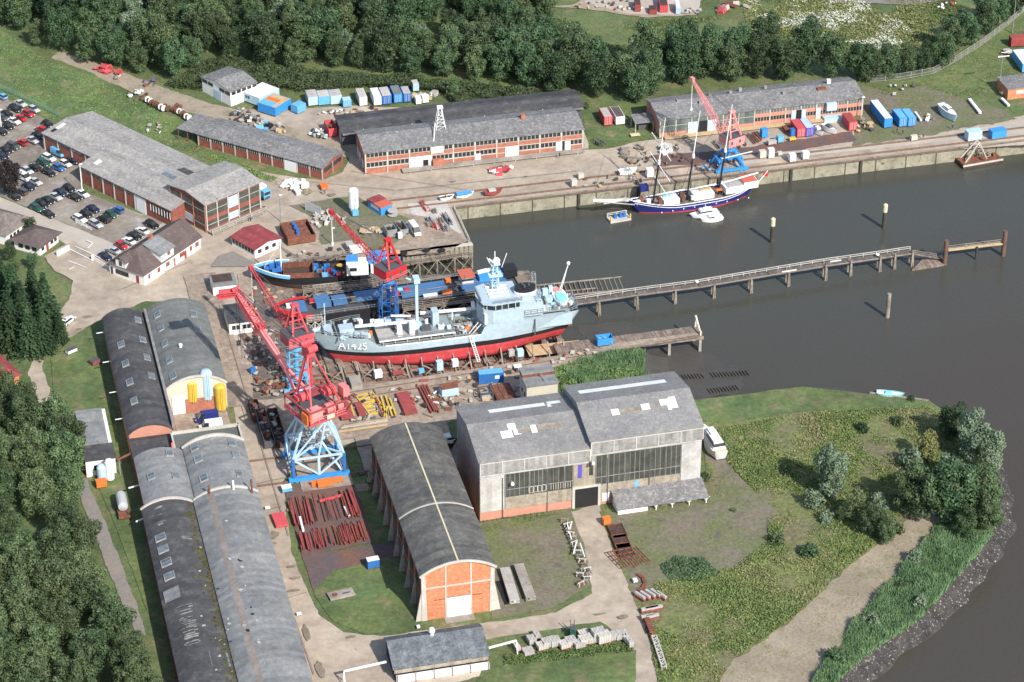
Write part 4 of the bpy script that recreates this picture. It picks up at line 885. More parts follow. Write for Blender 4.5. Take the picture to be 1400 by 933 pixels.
# red roofed house at left edge
a=G(-14,540);az=az2((-14,540),(32,524))
RH=thing('red_roofed_house','red brick house with pink red roof at the left edge','house',(a.x,a.y,0),az)
MB().box(-4,8.,0,11,0,3.).build('wall',M['brickh'],RH); MB().add([(-5,-.6,2.9),(8.6,-.6,2.9),(8.6,11.6,2.9),(-5,11.6,2.9),(-5,5,5.4),(4,5,5.4)],[(0,1,5,4),(1,2,5),(2,3,4,5),(3,0,4),(3,2,1,0)]).build('roof',M['redroof'],RH)
for x in(2.4,5.2): MB().box(x,x+1.4,-.08,-.02,1,2.3).build('window',M['glass'],RH)
# maroon roofed canteen
a=G(349,354);az=az2((349,354),(385,338)); b=G(318,341)
CN=thing('maroon_roofed_hut','white hut with ribbon windows and maroon roof at the yard centre','hut',(a.x,a.y,0),az)
w4=(G(385,338)-a).length; d4=9.6
gable_wall(w4,d4,2.7,.9,axis='y').build('wall',M['white'],CN); gable_roof(w4,d4,2.7,.9,axis='y',ov=.4).build('roof',M['redroof'],CN)
for y in range(7): MB().box(-.08,-.02,.5+y*1.3,1.5+y*1.3,1.1,2.3).build('window',M['glass'],CN)
for x in(1,3.4,5.8): MB().box(x,x+1.2,-.08,-.02,1.1,2.2).build('window',M['glass'],CN)
# little white sheds near the long road
a=G(292,406); s1=thing('white_hut','small white hut with patched brown flat roof by the slip road','hut',(a.x,a.y,0),0)
MB().box(0,6,0,6,0,2.8).build('wall',M['white'],s1); MB().box(-.2,6.2,-.2,6.2,2.8,2.95).build('roof',M['roofbg'],s1); MB().box(.4,5.4,2,5.8,2.95,3.02).build('roof_patch',M['rustd'],s1)
a=G(314,459); s2=thing('white_hut','white two windowed hut with dark grey flat roof below the crane jib','hut',(a.x,a.y,0),0)
MB().box(0,6.2,0,9.,0,3.4).build('wall',M['white'],s2); MB().box(-.25,6.45,-.25,9.25,3.4,3.6).build('roof',M['roofb'],s2)
for x in(.7,3.4): 
    f=MB().box(x,x+2.,-.08,-.02,1.5,2.7).build('window',M['glass'],s2); MB().box(x+.95,x+1.05,-.12,-.085,1.5,2.7).build('frame',M['white'],f)
# boiler shed at the bottom
a=G(536,928);
BS=thing('timber_store','open fronted store with mottled grey roof and white stacked panels','store',(a.x,a.y-1,0),R(0))
w5=(G(668,908)-a).length; 
mb=MB(); mb.prismx([(0,0),(0,3.),(6.2,5.6),(9.4,4.),(9.4,0)],.5,w5-.5); mb.build('wall',M['black'],BS)
MB().prismx([(-.3,3.1),(6.2,5.7),(9.7,3.95),(9.7,4.15),(6.2,5.9),(-.3,3.3)],0,w5).build('roof',M['slate'],BS)
MB().box(.6,w5-.2,-.9,-.3,.1,1.7).build('stacked_panels',M['doorw'],BS)
for i in range(6): MB().beam((.8+i*(w5-1.2)/5,-1.1,0),(.8+i*(w5-1.2)/5,-1.1,3.1),.12).build('post',M['rust'],BS)
MB().box(.3,w5-.3,-.28,-.2,2.1,3.).build('slatted_screen',M['clad'],BS)
MB().lathe((w5*.47,6.1,5.6),[(.4,0),(.4,.9),(.7,1.1),(.5,1.8)]).build('roof_vent',M['whitep'],BS)
for nm,p,q in(('left',(470,918),(528,905)),('right',(668,886),(706,876))):
    a=G(*p,z=3.4);b=G(*q,z=3.4); t=thing('gantry_beam','white overhead gantry beam on a trestle at the %s end of the timber store'%nm,'gantry')
    MB().beam(a,b,.35,.35).build('beam',M['whitep'],t); e=a if nm=='left' else b
    mb=MB(); mb.beam(e,(e.x,e.y-1.2,0),.2); mb.beam(e,(e.x,e.y+1.2,0),.2); mb.build('trestle',M['whitep'],t)
# top: white shed by the forest, blue huts, containers made later
a=G(277,125);az=az2((277,125),(316,146))
TS=thing('white_store_shed','white store shed with grey gable roof and pale blue door by the wood','shed',(a.x,a.y,0),az)
w6=(G(316,146)-a).length; gable_wall(w6,9.6,4.6,1.2,axis='y').build('wall',M['white'],TS); gable_roof(w6,9.6,4.6,1.2,axis='y',ov=.3).build('roof',M['roofg2'],TS)
for i in range(5):
    if i not in(2,): MB().box(.3+i*w6/5,w6/5*(i+1)-.1,-.07,-.02,3.3,4.3).build('window',M['glass'],TS)
for i in range(5): MB().box(w6+.02,w6+.07,.4+i*1.9,1.9+i*1.9,3.4,4.4).build('window',M['glass'],TS)
MB().box(w6*.44,w6*.68,-.12,-.02,0,3.).build('door',M['doorb'],TS)
# blue kiosk with red roofs
a=G(521,296);az=az2((521,296),(537,290))
KS=thing('blue_hut','blue hut with orange and red sheet roof beside the white silo','hut',(a.x,a.y,0),az)
MB().box(0,3.8,0,6.,0,2.5).build('wall',M['blueb'],KS); MB().box(-.2,4.,-.2,3.,2.5,2.75).build('roof',M['orroof'],KS); MB().box(-.2,4.,3.02,6.2,2.5,2.85).build('roof',M['redroof'],KS)
MB().box(-.06,-.02,1.,4.6,1.2,2.2).build('window',M['doorw'],KS)
# right edge buildings
a=G(1377,137);b=G(1440,130)
RB=thing('orange_brick_hut','low orange brick hut with grey roof at the right edge','hut',(a.x,a.y,0),0)
MB().box(0,16,0,8,0,3.4).build('wall',M['brickh'],RB); MB().box(-.3,16.3,-.3,8.3,3.4,3.6).build('roof',M['roofg2'],RB); MB().box(2.5,8,-.08,-.02,1.6,2.8).build('window',M['concp'],RB)
# ================================================================== cranes
def lattice(mb,p,q,w0,w1,n,r=.1,diag=True):
    p=Vector(p);q=Vector(q);d=(q-p).normalized();u=Vector((0,0,1)) if abs(d.z)<.9 else Vector((1,0,0))
    a=d.cross(u).normalized();b=d.cross(a)
    def c(i,k):
        t=i/n;w=(w0+(w1-w0)*t)/2;s=[(-1,-1),(1,-1),(1,1),(-1,1)][k%4]; return p.lerp(q,t)+a*w*s[0]+b*w*s[1]
    for k in range(4):
        mb.beam(c(0,k),c(n,k),r*1.7)
        for i in range(n):
            mb.beam(c(i,k),c(i,k+1),r)
            if diag: mb.beam(c(i,k),c(i+1,k+1),r) if i%2 else mb.beam(c(i,k+1),c(i+1,k),r)
        mb.beam(c(n,k),c(n,k+1),r)
def yard_crane(name,label,loc,towerm,cabm,boxm,h,slew,tip,box=(6.6,5.,2.9),base=6.,legs=False):
    t=thing(name,label,'crane',loc)
    mb=MB()
    if not legs:
        lattice(mb,(0,0,1.2),(0,0,h-2.2),base*.72,base*.62,5,.13); mb.tube((0,0,1),(0,0,h-2),.5,8)
    else:
        for sx in(-1,1):
            for sy in(-1,1): mb.beam((sx*base*.5,sy*base*.42,.9),(sx*1.2,sy*1.1,h-2.2),.6)
            mb.beam((sx*base*.45,-base*.3,3),(sx*base*.45,base*.3,3),.45)
        mb.beam((-base*.4,-base*.24,4),(base*.4,-base*.24,4),.45); mb.beam((-base*.4,base*.24,4),(base*.4,base*.24,4),.45); mb.tube((0,0,3.6),(0,0,h-2),.5,8)
    mb.build('tower',M[towerm],t)
    for sy in(-1,1):
        mb=MB(); mb.box(-base*.62,base*.62,sy*base*.42-.35,sy*base*.42+.35,.4,1.15)
        for k in(-.52,-.36,.36,.52): mb.tube((k*base,sy*base*.42-.3,.4),(k*base,sy*base*.42+.3,.4),.38,10)
        mb.build('bogie',M[towerm],t)
    mb=MB()
    for q in(-.38,.38): mb.beam((q*base,-base*.42,1.3),(q*base,base*.42,1.3),.4)
    mb.build('portal_beam',M[towerm],t)
    mb=MB(); mb.lathe((0,0,h-2.2),[(1.7,0),(1.7,.5),(1.4,.6),(1.4,2.2)],16); mb.build('slewing_column',M[cabm],t)
    MB().cbox((math.cos(slew)*1.7,math.sin(slew)*1.7,h-.9),(1.8,2.6,1.9),rz=slew).build('driver_cab',M[cabm],t)
    c,s=math.cos(slew),math.sin(slew)
    def W(x,y,z): return (x*c-y*s,x*s+y*c,z)
    bd,bw,bh=box[1],box[0],box[2]
    MB().cbox(W(-bd*.2,0,h+bh/2),(bd,bw,bh),rz=slew).build('machinery_house',M[boxm],t)
    MB().cbox(W(-bd*.2,0,h+bh+.06),(bd+.2,bw+.2,.12),rz=slew).build('house_roof',M['dgrey'],t)
    mb=MB(); zt=h+bh+6.8; ax=-.3
    for sy in(-1,1):
        mb.beam(W(1.5,sy*1.9,h+bh),W(ax,sy*.45,zt),.42); mb.beam(W(-bd*.6,sy*1.9,h+bh),W(ax,sy*.45,zt),.42)
    for k in(.25,.5,.75):
        y=1.9+(.45-1.9)*k; z=h+bh+6.8*k
        for x0 in(1.5,-bd*.6): xx=x0+(ax-x0)*k; mb.beam(W(xx,-y,z),W(xx,y,z),.25)
    mb.cbox(W(ax,0,zt+.1),(1.2,1.8,.6),rz=slew); mb.build('a_frame',M[boxm],t)
    tp=Vector(tip)-Vector(loc); pv=Vector(W(1.9,0,h+.8))
    mb=MB(); mid=pv.lerp(tp,.2); lattice(mb,pv,mid,1.7,1.5,3,.09); lattice(mb,mid,tp,1.5,.5,12,.075); mb.cbox(tuple(tp),(1.3,.9,1.1),rz=slew); mb.build('jib',M[boxm],t)
    mb=MB()
    for sy in(-.35,.35): mb.beam(W(ax,sy,zt),tuple(tp+Vector((0,sy*.5,.5))),.09)
    mb.build('luffing_cable',M['dgrey'],t)
    mb=MB(); mb.beam(tp,tp-Vector((0,0,9)),.12); mb.cbox(tuple(tp-Vector((0,0,9.2))),(.5,.4,.8)); mb.build('hook_cable',M['whitep'],t)
    mb=MB(); mb.rail([W(-bd*.7,-bw/2-.8,h),W(-bd*.7,bw/2+.8,h),W(1.8,bw/2+.8,h)],1,.06); mb.cbox(W(-.2,bw/2+.45,h-.05),(bd,1.,.12),rz=slew); mb.build('gallery',M['steel'],t)
    for y in(-bw*.2,bw*.3): MB().cbox(W(-bd*.7-.04,y,h+bh*.5),(.08,.7,.9),rz=slew).build('vent',M['dgrey'],t)
    return t
yard_crane('slewing_crane','red topped crane on dark blue lattice tower between barge and grey tanker',(-28.1,15.,slipz(-28)),'blue','blueb','red',16.,R(118),(-38.7,33.,24.))
yard_crane('slewing_crane','red crane on pale blue tower beside the bow of the grey tanker',(-55.4,-8.3,0),'bluel','bluel','crred',13.4,R(106),(-62.3,13.2,22.))
yard_crane('slewing_crane','faded pink crane on four blue legs standing on the far north quay',(80.3,75.7,0),'blueb','blueb','pinkp',7.8,R(112),(71.3,83.2,24.5),base=7.5,box=(5.6,4.4,2.6),legs=True)
# ---- the big luffing crane
t=thing('portal_crane','largest crane, pink box jib on a pale blue lattice portal with blue feet','crane',(-57.3,-43.2,0))
bx,by=5.9,5.3
mb=MB()
for s in(-1,1):
    mb.box(-bx-1.2,bx+1.2,s*by-.45,s*by+.45,.4,1.3)
    for k in(-6.6,-5.2,-3.8,3.8,5.2,6.6): mb.tube((k,s*by-.4,.45),(k,s*by+.4,.45),.45,10)
mb.build('bogie',M['blueb'],t)
mb=MB()
for sx in(-1,1):
    for sy in(-1,1): mb.beam((sx*bx,sy*by,1.2),(sx*bx,sy*by,6.4),.65)
    mb.beam((sx*bx,-by,1.6),(sx*bx,by,1.6),.45)
mb.build('lower_leg',M['blue'],t)
mb=MB(); top=14.2
ring=[(3.6*math.cos(R(45+90*i)),3.6*math.sin(R(45+90*i)),top) for i in range(4)]
cor=[(bx,by,6.2),(-bx,by,6.2),(-bx,-by,6.2),(bx,-by,6.2)]
for i in range(4):
    a=Vector(cor[i]);b=Vector(cor[(i+1)%4]); m=(a+b)/2
    mb.beam(a,b,.4); mb.beam(a,ring[i],.4); mb.beam(m,ring[i],.32) if i%2 else mb.beam(a,ring[(i+1)%4],.32); mb.beam(m,ring[(i+1)%4],.32)
    lo=Vector((m.x,m.y,1.4)); mb.beam(m,lo,.6); mb.beam(a,lo,.38); mb.beam(b,lo,.38)
    mb.beam(a,(0,0,6.2),.35)
mb.tube((0,0,6),(0,0,top),.45,8); mb.build('lattice_portal',M['ltblue'],t)
mb=MB(); mb.lathe((0,0,top),[(4.1,0),(4.4,.1),(4.4,1.0),(3.4,1.1),(3.4,.2)],28); mb.build('slewing_ring',M['ltblue'],t)
MB().lathe((0,0,top+.9),[(2.5,0),(2.5,1.1)],20).build('turntable',M['ltblue'],t)
mb=MB(); mb.box(-1.6,1.6,-1.6,1.6,7.6,7.8); mb.rail([(-1.6,-1.6,7.8),(1.6,-1.6,7.8),(1.6,1.6,7.8),(-1.6,1.6,7.8),(-1.6,-1.6,7.8)],1,.05); mb.lathe((0,0,7.8),[(1.1,0),(1.1,.3)],12); mb.build('inner_platform',M['steel'],t)
sl_=R(113); c,s=math.cos(sl_),math.sin(sl_)
def W(x,y,z): return Vector((x*c-y*s,x*s+y*c,z))
zd=16.4
MB().cbox(W(-1.2,0,zd),(10.1,9.6,.3),rz=sl_).build('deck',M['dgrey'],t); mb=MB()
for y in(-5,5): mb.beam(W(-6.4,y,zd),W(4.1,y,zd),.4)
for x in(-6.4,4.1): mb.beam(W(x,-5,zd),W(x,5,zd),.4)
mb.build('deck_edge',M['crred'],t)
mb=MB()
for y in(-4.9,4.9): mb.beam(W(-6.4,y,zd+3.2),W(4,y,zd+3.2),.35)
for x in(-6.4,4): mb.beam(W(x,-4.9,zd+3.2),W(x,4.9,zd+3.2),.35)
for x in(-6.4,-1.2,4):
    for y in(-4.9,4.9): mb.beam(W(x,y,zd),W(x,y,zd+3.2),.3)
mb.cbox(W(.9,0,zd+3.3),(3.,9.6,.15),rz=sl_); mb.beam(W(-6.4,-4.9,zd+.3),W(-8.5,-5.3,zd+3.9),.3); mb.beam(W(-8.5,-5.3,zd+3.9),W(-4,-5.2,zd+3.3),.3)
mb.build('machinery_frame',M['redlead'],t)
for x,y,z,r_,m in((-4.6,-1.2,zd+1.6,1.25,'pink'),(-4.8,-4.1,zd+1.4,1.05,'pink'),(-5,2.7,zd+1.7,0,'pinkp'),(-1,3.2,zd+4.5,1.1,'crred'),(-2.4,-3.,zd+4.6,1.2,'crred'),(-4.9,4.5,zd+1.3,0,'orange')):
    if r_: mb=MB(); mb.tube(W(x,y-.8,z),W(x,y+.8,z),r_,14); mb.tube(W(x,y-1.1,z),W(x,y-.8,z),r_*1.25,14); mb.cbox(W(x+1,y,z-.5),(1.6,2.4,.8),rz=sl_)
    else: mb=MB(); mb.cbox(W(x,y,z),(2.4,3. if m=='pinkp' else 1.8,2.6),rz=sl_)
    mb.build('winch' if r_ else 'machinery_box',M[m],t)
MB().cbox(W(-6.9,-.4,zd+.9),(.2,2.,1.),rz=sl_).build('number_plate',M['cream2'],t)
MB().cbox(W(-4.5,-5.6,zd+4.9),(2.4,1.6,2.4),rz=sl_).build('machinery_box',M['pink'],t)
mb=MB(); ap=W(.6,0,zd+15.3)
for y in(-2.,2.):
    mb.beam(W(3.2,y,zd+3.2),ap+W(0,y*.22,0),.6); mb.beam(W(-5.6,y*1.9,zd+3.2),ap+W(0,y*.22,-.2),.3)
mb.beam(W(2.,-1.4,zd+9),W(2.,1.4,zd+9),.4); mb.cbox(W(.8,0,zd+14.7),(2.2,2.2,2.6),rz=sl_); mb.tube(W(-.6,-1.2,zd+15.8),W(-.6,1.2,zd+15.8),.9,12); mb.tube(W(1.6,-1.5,zd+16.4),W(1.6,1.5,zd+16.4),.6,12)
mb.build('a_frame',M['crred'],t)
pv=W(3.6,0,zd+1.2); tp=Vector((-69.8+57.3,-14.2+43.2,32.3)); kn=pv.lerp(tp,.62)
def taper(mb,p,q,w0,h0,w1,h1):
    d=(q-p).normalized();a=d.cross(Vector((0,0,1))).normalized();b=a.cross(d)
    vs=[p-a*w0/2-b*h0/2,p+a*w0/2-b*h0/2,p+a*w0/2+b*h0/2,p-a*w0/2+b*h0/2,q-a*w1/2-b*h1/2,q+a*w1/2-b*h1/2,q+a*w1/2+b*h1/2,q-a*w1/2+b*h1/2]
    mb.add(vs,[(0,1,2,3),(7,6,5,4),(4,5,1,0),(5,6,2,1),(6,7,3,2),(7,4,0,3)])
mb=MB(); lo=pv.lerp(tp,.25); taper(mb,lo,kn,.95,1.1,1.4,1.45); taper(mb,kn,tp,1.35,1.3,.8,.9)
a=(tp-pv).normalized().cross(Vector((0,0,1))).normalized()
for q in(-1,1): mb.beam(pv+a*q*1.6,lo+a*q*.3,.6)
mb.build('jib',M['pink'],t)
mb=MB(); mb.cbox(tuple(kn+Vector((0,0,1.2))),(1.6,1.6,1.2),rz=sl_); lattice(mb,kn,tp.lerp(kn,.05)+Vector((0,0,.2)),2.2,1.5,8,.11)
mb.tube(tp+a*-1,tp+a*1,.9,12); mb.cbox(tuple(tp+Vector((-2.2,-.8,-.6))),(4.4,2.2,.3),rz=.1); mb.rail([tuple(tp+Vector((-4.4,-1.8,-.4))),tuple(tp+Vector((0,-1.8,-.4)))],1.1,.08,1.2)
mb.cbox(tuple(tp+Vector((-2.6,-.6,.3))),(2.6,1,1.2)); mb.build('jib_head',M['crred'],t)
mb=MB(); 
for q in(-.5,.5): mb.beam(ap+a*q,tp+a*q*.6+Vector((0,0,.8)),.12); mb.beam(ap+a*q,kn+a*q*.6+Vector((0,0,1.6)),.12)
mb.build('luffing_cable',M['dgrey'],t)
mb=MB(); mb.beam(tp,tp-Vector((0,0,14)),.1); mb.beam(tp+Vector((.5,0,0)),tp-Vector((-.5,0,14)),.1); mb.cbox(tuple(tp-Vector((0,0,14.3))),(.9,.6,1.2)); mb.build('hook_cable',M['dgrey'],t)
mb=MB(); mb.rail([tuple(W(-6.5,-5,zd+.2)),tuple(W(-6.5,5,zd+.2)),tuple(W(4,5,zd+.2))],1.1,.07); mb.build('railing',M['pink'],t)
mb=MB(); mb.beam((bx-.6,-by+.5,1.4),(1.5,-1.5,7.6),.6,.15); mb.build('stair',M['ltblue'],t)
# ================================================================== hulls
def smooth(t): t=max(0,min(1,t)); return t*t*(3-2*t)
def hull(root,L,B,z0,zl,sheer,mats,bowrake=5,sternrake=2,st=.78,kst=.15,full=.72,kfull=.6,deckm='deck',bul=1.0,N=48,names=('hull_bottom','boot_top','hull_side'),deckz=None,bowp=2.2):
    def kd(t):
        d=(st+(1-st)*smooth(t/.14)); 
        if t>full: d*=max(0.0,1-((t-full)/(1-full))**bowp)
        k=kst+(1-kst)*smooth(t/.34)
        if t>kfull: k*=max(0,1-((t-kfull)/(1-kfull))**1.5)
        return d,min(k,d)
    def pt(i,z,zt):
        t=i/N; r=max(0,min(1,(z-z0)/(zt-z0))); d,k=kd(t); h=B/2*(k+(d-k)*r**.6)
        zz=(z-z0)/max(.1,(sheer(t)-z0)); x=(sternrake*(1-r))*(1-t)**6*1.0+ t*(L) - bowrake*(1-r)*max(0,t-.5)/.5 if t>.5 else t*L+sternrake*(1-r)*(1-2*t)
        return x,h,z
    ztop=max(sheer(i/N) for i in range(N+1))
    levels=[z0]+list(zl)
    def band(nm,mt,lo,hi,K=3):
        mb=MB(); vs=[]
        for i in range(N+1):
            for k in range(K+1):
                a=lo(i/N);b=hi(i/N); z=a+(b-a)*k/K; x,h,z=pt(i,z,ztop); vs.append((x,h,z)); 
        n=len(vs); vs+= [(x,-y,z) for x,y,z in vs]; F=[]
        for i in range(N):
            for k in range(K):
                q=[i*(K+1)+k,(i+1)*(K+1)+k,(i+1)*(K+1)+k+1,i*(K+1)+k+1]; F.append(q); F.append([n+j for j in q[::-1]])
        for k in range(K): q=[k,k+1,n+k+1,n+k]; F.append(q); q=[N*(K+1)+k,N*(K+1)+k+1,n+N*(K+1)+k+1,n+N*(K+1)+k]; F.append(q)
        if nm==names[0]:
            for i in range(N):
                q=[i*(K+1),n+i*(K+1),n+(i+1)*(K+1),(i+1)*(K+1)]; F.append(q)
        mb.add(vs,F); me=bpy.data.meshes.new(nm); me.from_pydata(mb.v,[],mb.f); bm=bmesh.new(); bm.from_mesh(me); bmesh.ops.remove_doubles(bm,verts=bm.verts,dist=.001); bmesh.ops.recalc_face_normals(bm,faces=bm.faces); bm.to_mesh(me); bm.free()
        o=bpy.data.objects.new(nm,me); COL.objects.link(o); me.materials.append(M[mt]); o.parent=root
        for p in me.polygons: p.use_smooth=True
        return o
    lo=lambda t:z0
    for j,z in enumerate(zl):
        hi=(lambda z:(lambda t:z))(z); band(names[j],mats[j],lo,hi); lo=hi
    band(names[len(zl)],mats[len(zl)],lo,sheer,4)
    # inner bulwark and deck
    dz=deckz or (lambda t: sheer(t)-bul)
    mb=MB(); vs=[];fs=[]
    for i in range(N+1):
        x,h,_=pt(i,dz(i/N),ztop); h=max(0,h-.12); vs+=[(x,-h,dz(i/N)),(x,h,dz(i/N))]
    for i in range(N): fs.append((2*i,2*i+2,2*i+3,2*i+1))
    mb.add(vs,fs); mb.build('deck',M[deckm],root)
    return pt,ztop
def text_mesh(root,txt,size,loc,rot,mt,name='lettering',ext=.01):
    cu=bpy.data.curves.new(name,'FONT'); cu.body=txt; cu.size=size; cu.extrude=ext; cu.align_x='CENTER'
    tmp=bpy.data.objects.new(name,cu); COL.objects.link(tmp); dg=bpy.context.evaluated_depsgraph_get()
    me=bpy.data.meshes.new_from_object(tmp.evaluated_get(dg)); bpy.data.objects.remove(tmp)
    o=bpy.data.objects.new(name,me); COL.objects.link(o); me.materials.clear(); me.materials.append(M[mt]); o.parent=root; o.location=loc; o.rotation_euler=rot; return o
# ---- naval tanker on the slip. local x from stern to bow
L=68.
K=thing('naval_tanker','grey naval tanker A1425 with red bottom hauled out on the slip','ship',(17.,1.4,0),math.pi)
def tsheer(t):
    if t<.035: return 8.3
    if t<.10: return 8.1
    if t<.36: return 8.3
    if t<.375: return 8.3-(t-.36)/.015*2.6
    if t<.775: return 5.6+.3*abs(t-.55)
    if t<.80: return 5.67+(t-.775)/.025*2.5
    return 8.2+(t-.8)*6
def tdeck(t):
    if t<.10: return 6.9
    if t<.365: return 7.4
    if t<.79: return 4.9
    return 7.3+(t-.8)*6
pt,zt=hull(K,L,11.4,-.7,[2.5,3.8],tsheer,['shiprr','black','shipg'],bowrake=7,sternrake=5,deckz=tdeck,N=96)
# white rail line along main deck
mb=MB(); 
for sy in(-1,1):
    pts=[]
    for i in range(36,75,3):
        x,h,z=pt(i,tsheer(i/96.),zt); pts.append(Vector((x,sy*h,z)))
    for a,b in zip(pts,pts[1:]): mb.beam(a,b,.25)
mb.build('rubbing_rail',M['whitep'],K)
mb=MB()
for sy in(-1,1):
    pts=[(pt(i,tsheer(i/96.),zt)[0],sy*(pt(i,0,zt)[1]*0+pt(i,tsheer(i/96.),zt)[1]-.2),tsheer(i/96.)) for i in range(77,94,3)]
    mb.rail(pts,1.,.05,3)
    pts=[(pt(i,tsheer(i/96.),zt)[0],sy*(pt(i,tsheer(i/96.),zt)[1]-.2),tdeck(i/96.)) for i in range(38,75,4)]
    mb.rail(pts,1.4,.04,3)
mb.build('railing',M['steel'],K)
def BX(nm,m,c,d,rz=0,ry=0,rx=0,root=K): return MB().cbox(c,d,rz,ry,rx).build(nm,M[m],root)
def X(wx): return 17.-wx   # world x to local
# lettering on the near bow (local +y side)
x,h,z=pt(83,6.2,zt); x2,h2,_=pt(88,6.2,zt); ang=math.atan2(h2-h,x2-x)
xm=X(-42.8); tt=xm/L; i_=int(tt*96); xa,ha,_=pt(i_-3,5.7,zt); xb,hb,_=pt(i_+3,5.7,zt); dirv=math.atan2(hb-ha,xb-xa)
_,hl,_=pt(i_,5.4,zt); _,hu,_=pt(i_,7.4,zt); lean=math.atan2(hu-hl,2.)
text_mesh(K,'A1425',2.7,((xa+xb)/2,(ha+hb)/2+.42,5.15),(R(90)-lean,0,math.pi+dirv),'whitep','pennant_number')
text_mesh(K,'A1425',2.7,((xa+xb)/2,-(ha+hb)/2-.42,5.15),(R(90)-lean,0,-dirv),'whitep','pennant_number')
# forecastle gear
BX('windlass','shipg',(X(-46),0,9.),(2.,3.4,1.4)); BX('deck_house','shipg',(X(-41.5),.5,8.6),(3.6,3.,2.)); BX('breakwater','shipd',(X(-44),0,8.3),(.2,8,1.4),rz=.0)
for y,xw in((3.2,-43),(3,-39.5),(-3,-39.5),(2.2,-41),(-3.4,-43),(3.6,-38)):
    mb=MB(); mb.tube((X(xw),y-.6,8.6),(X(xw),y+.6,8.6),.62,12); mb.cbox((X(xw)-.9,y,8.3),(1.2,1.3,1)); mb.build('winch',M['shipg' if y>0 else 'black'],K)
mb=MB(); mb.beam((X(-46.4),-1,8),(X(-46.4),-1,16),.28); mb.beam((X(-46.4),-2,13),(X(-46.4),0,13),.15); mb.beam((X(-46.4),-1.9,15),(X(-46.4),-.1,15),.12); mb.build('foremast',M['shipg'],K)
# raised pump deck
MB().box(X(-15),X(-34),-4.4,4.2,6.3,6.5).build('pump_deck',M['shipd'],K); MB().box(X(-15),X(-34),4.2,4.35,6.2,6.55).build('deck_edge',M['whitep'],K)
mb=MB()
for xw in range(-33,-14,3):
    for y in(-4.1,3.9): mb.beam((X(xw),y,4.9),(X(xw),y,6.4),.2)
mb.build('stanchions',M['shipg'],K)
MB().box(X(-25.),X(-34),-2.6,3.9,6.52,6.6).build('white_deck_patch',M['stone'],K)
MB().rail([(X(-34),4.2,6.5),(X(-15),4.2,6.5),(X(-15),-4.2,6.5)],1.,.04,2.5).build('railing',M['steel'],K)
# kingpost and boom
mb=MB(); mb.beam((X(-23.6),-.4,5),(X(-23.6),-.4,20.),.7); mb.cbox((X(-23.6),-.4,20.),(1.5,2.4,1.2)); mb.beam((X(-23.6),-.9,19),(X(-26),-1,20.4),.3); mb.cbox((X(-23.6),-.4,6.8),(2,2,1.4)); mb.build('kingpost',M['ltblue'],K)
mb=MB(); mb.beam((X(-25),1.6,9.4),(X(-39.5),1.9,10.2),.55); mb.beam((X(-25),-1.4,9.2),(X(-30),-1.2,10.1),.4); mb.cbox((X(-25),1.6,8),(1.2,1.2,3)); mb.build('derrick_boom',M['whitep'],K)
for xw,y,d,m in((-28.6,2.4,(1.2,1.,2.6),'whitep'),(-25.6,2.8,(1.3,1.4,3.6),'whitep'),(-19,-1.,(1.6,2.6,3.8),'shipg'),(-18,1.6,(1.5,1.2,1.),'whitep'),(-21.8,1.2,(2.4,2.,.8),'dgrey'),(-30.5,-3,(1.6,1.6,1.8),'shipg'),(-33,-3,(1.8,1.4,1.6),'whitep'),(-35.8,-3.2,(1.4,1.4,1.8),'black'),(-27.5,-3.2,(2.,1.4,2.),'shipg'),(-24.5,3.2,(.8,.8,1.),'dgrey'),(-29.6,-.6,(.8,.8,2.2),'dgrey')): BX('deck_locker',m,(X(xw),y,6.5+d[2]/2),d)
for xw,y in((-36.5,2.6),(-34.2,-3.8),(-31.8,-3.4),(-16.4,3.2)): MB().tube((X(xw)-.5,y,7.4),(X(xw)+.5,y,7.4),.75,12).build('hose_reel',M['whitep' if xw<-34 else 'shipg'],K)
BX('orange_valve','orange',(X(-35.5),.6,7.),(.9,.6,1.))
# pipes and gear on the main deck
mb=MB()
for y in(-1.2,-.7,1.2,1.7,2.3): mb.tube((X(-8),y,5.4),(X(-15),y,5.4),.14,6)
for k in range(9): mb.beam((X(-9-k*.8),-3.6,5.3),(X(-9-k*.8),3.8,5.3),.12)
for k in range(12): mb.tube((X(-16-k*1.6),3.9,5.1),(X(-16-k*1.6)+1.1,4.6,5.1),.1,6)
mb.build('deck_pipes',M['timbery'],K)
mb=MB(); mb.tube((X(-8),-3.4,7.8),(X(-22),-4.4,7.8),.45,8); mb.beam((X(-14),-3.8,5),(X(-14),-3.8,7.8),.25); mb.beam((X(-20),-4.2,5),(X(-20),-4.2,7.8),.25); mb.build('cargo_pipe',M['whitep'],K)
for xw,y,r_ in((-11.5,1.8,.7),(-12.7,-1.8,.6),(-9.8,3,.5),(-14.2,2.6,.5)): MB().lathe((X(xw),y,4.9),[(r_,0),(r_,.9),(r_*.6,1.2)],10).build('tank_hatch',M['orange' if xw==-11.5 else 'dgrey'],K)
for xw,y in((-10.5,.4),(-12.4,2.8),(-13.2,.2),(-9.2,-2.2)): 
    mb=MB(); mb.cbox((X(xw),y,5.4),(1.2,.5,.8),rz=.4); mb.beam((X(xw),y,5.4),(X(xw)+1.6,y+.8,6.6),.15); mb.build('valve_group',M['shipg'],K)
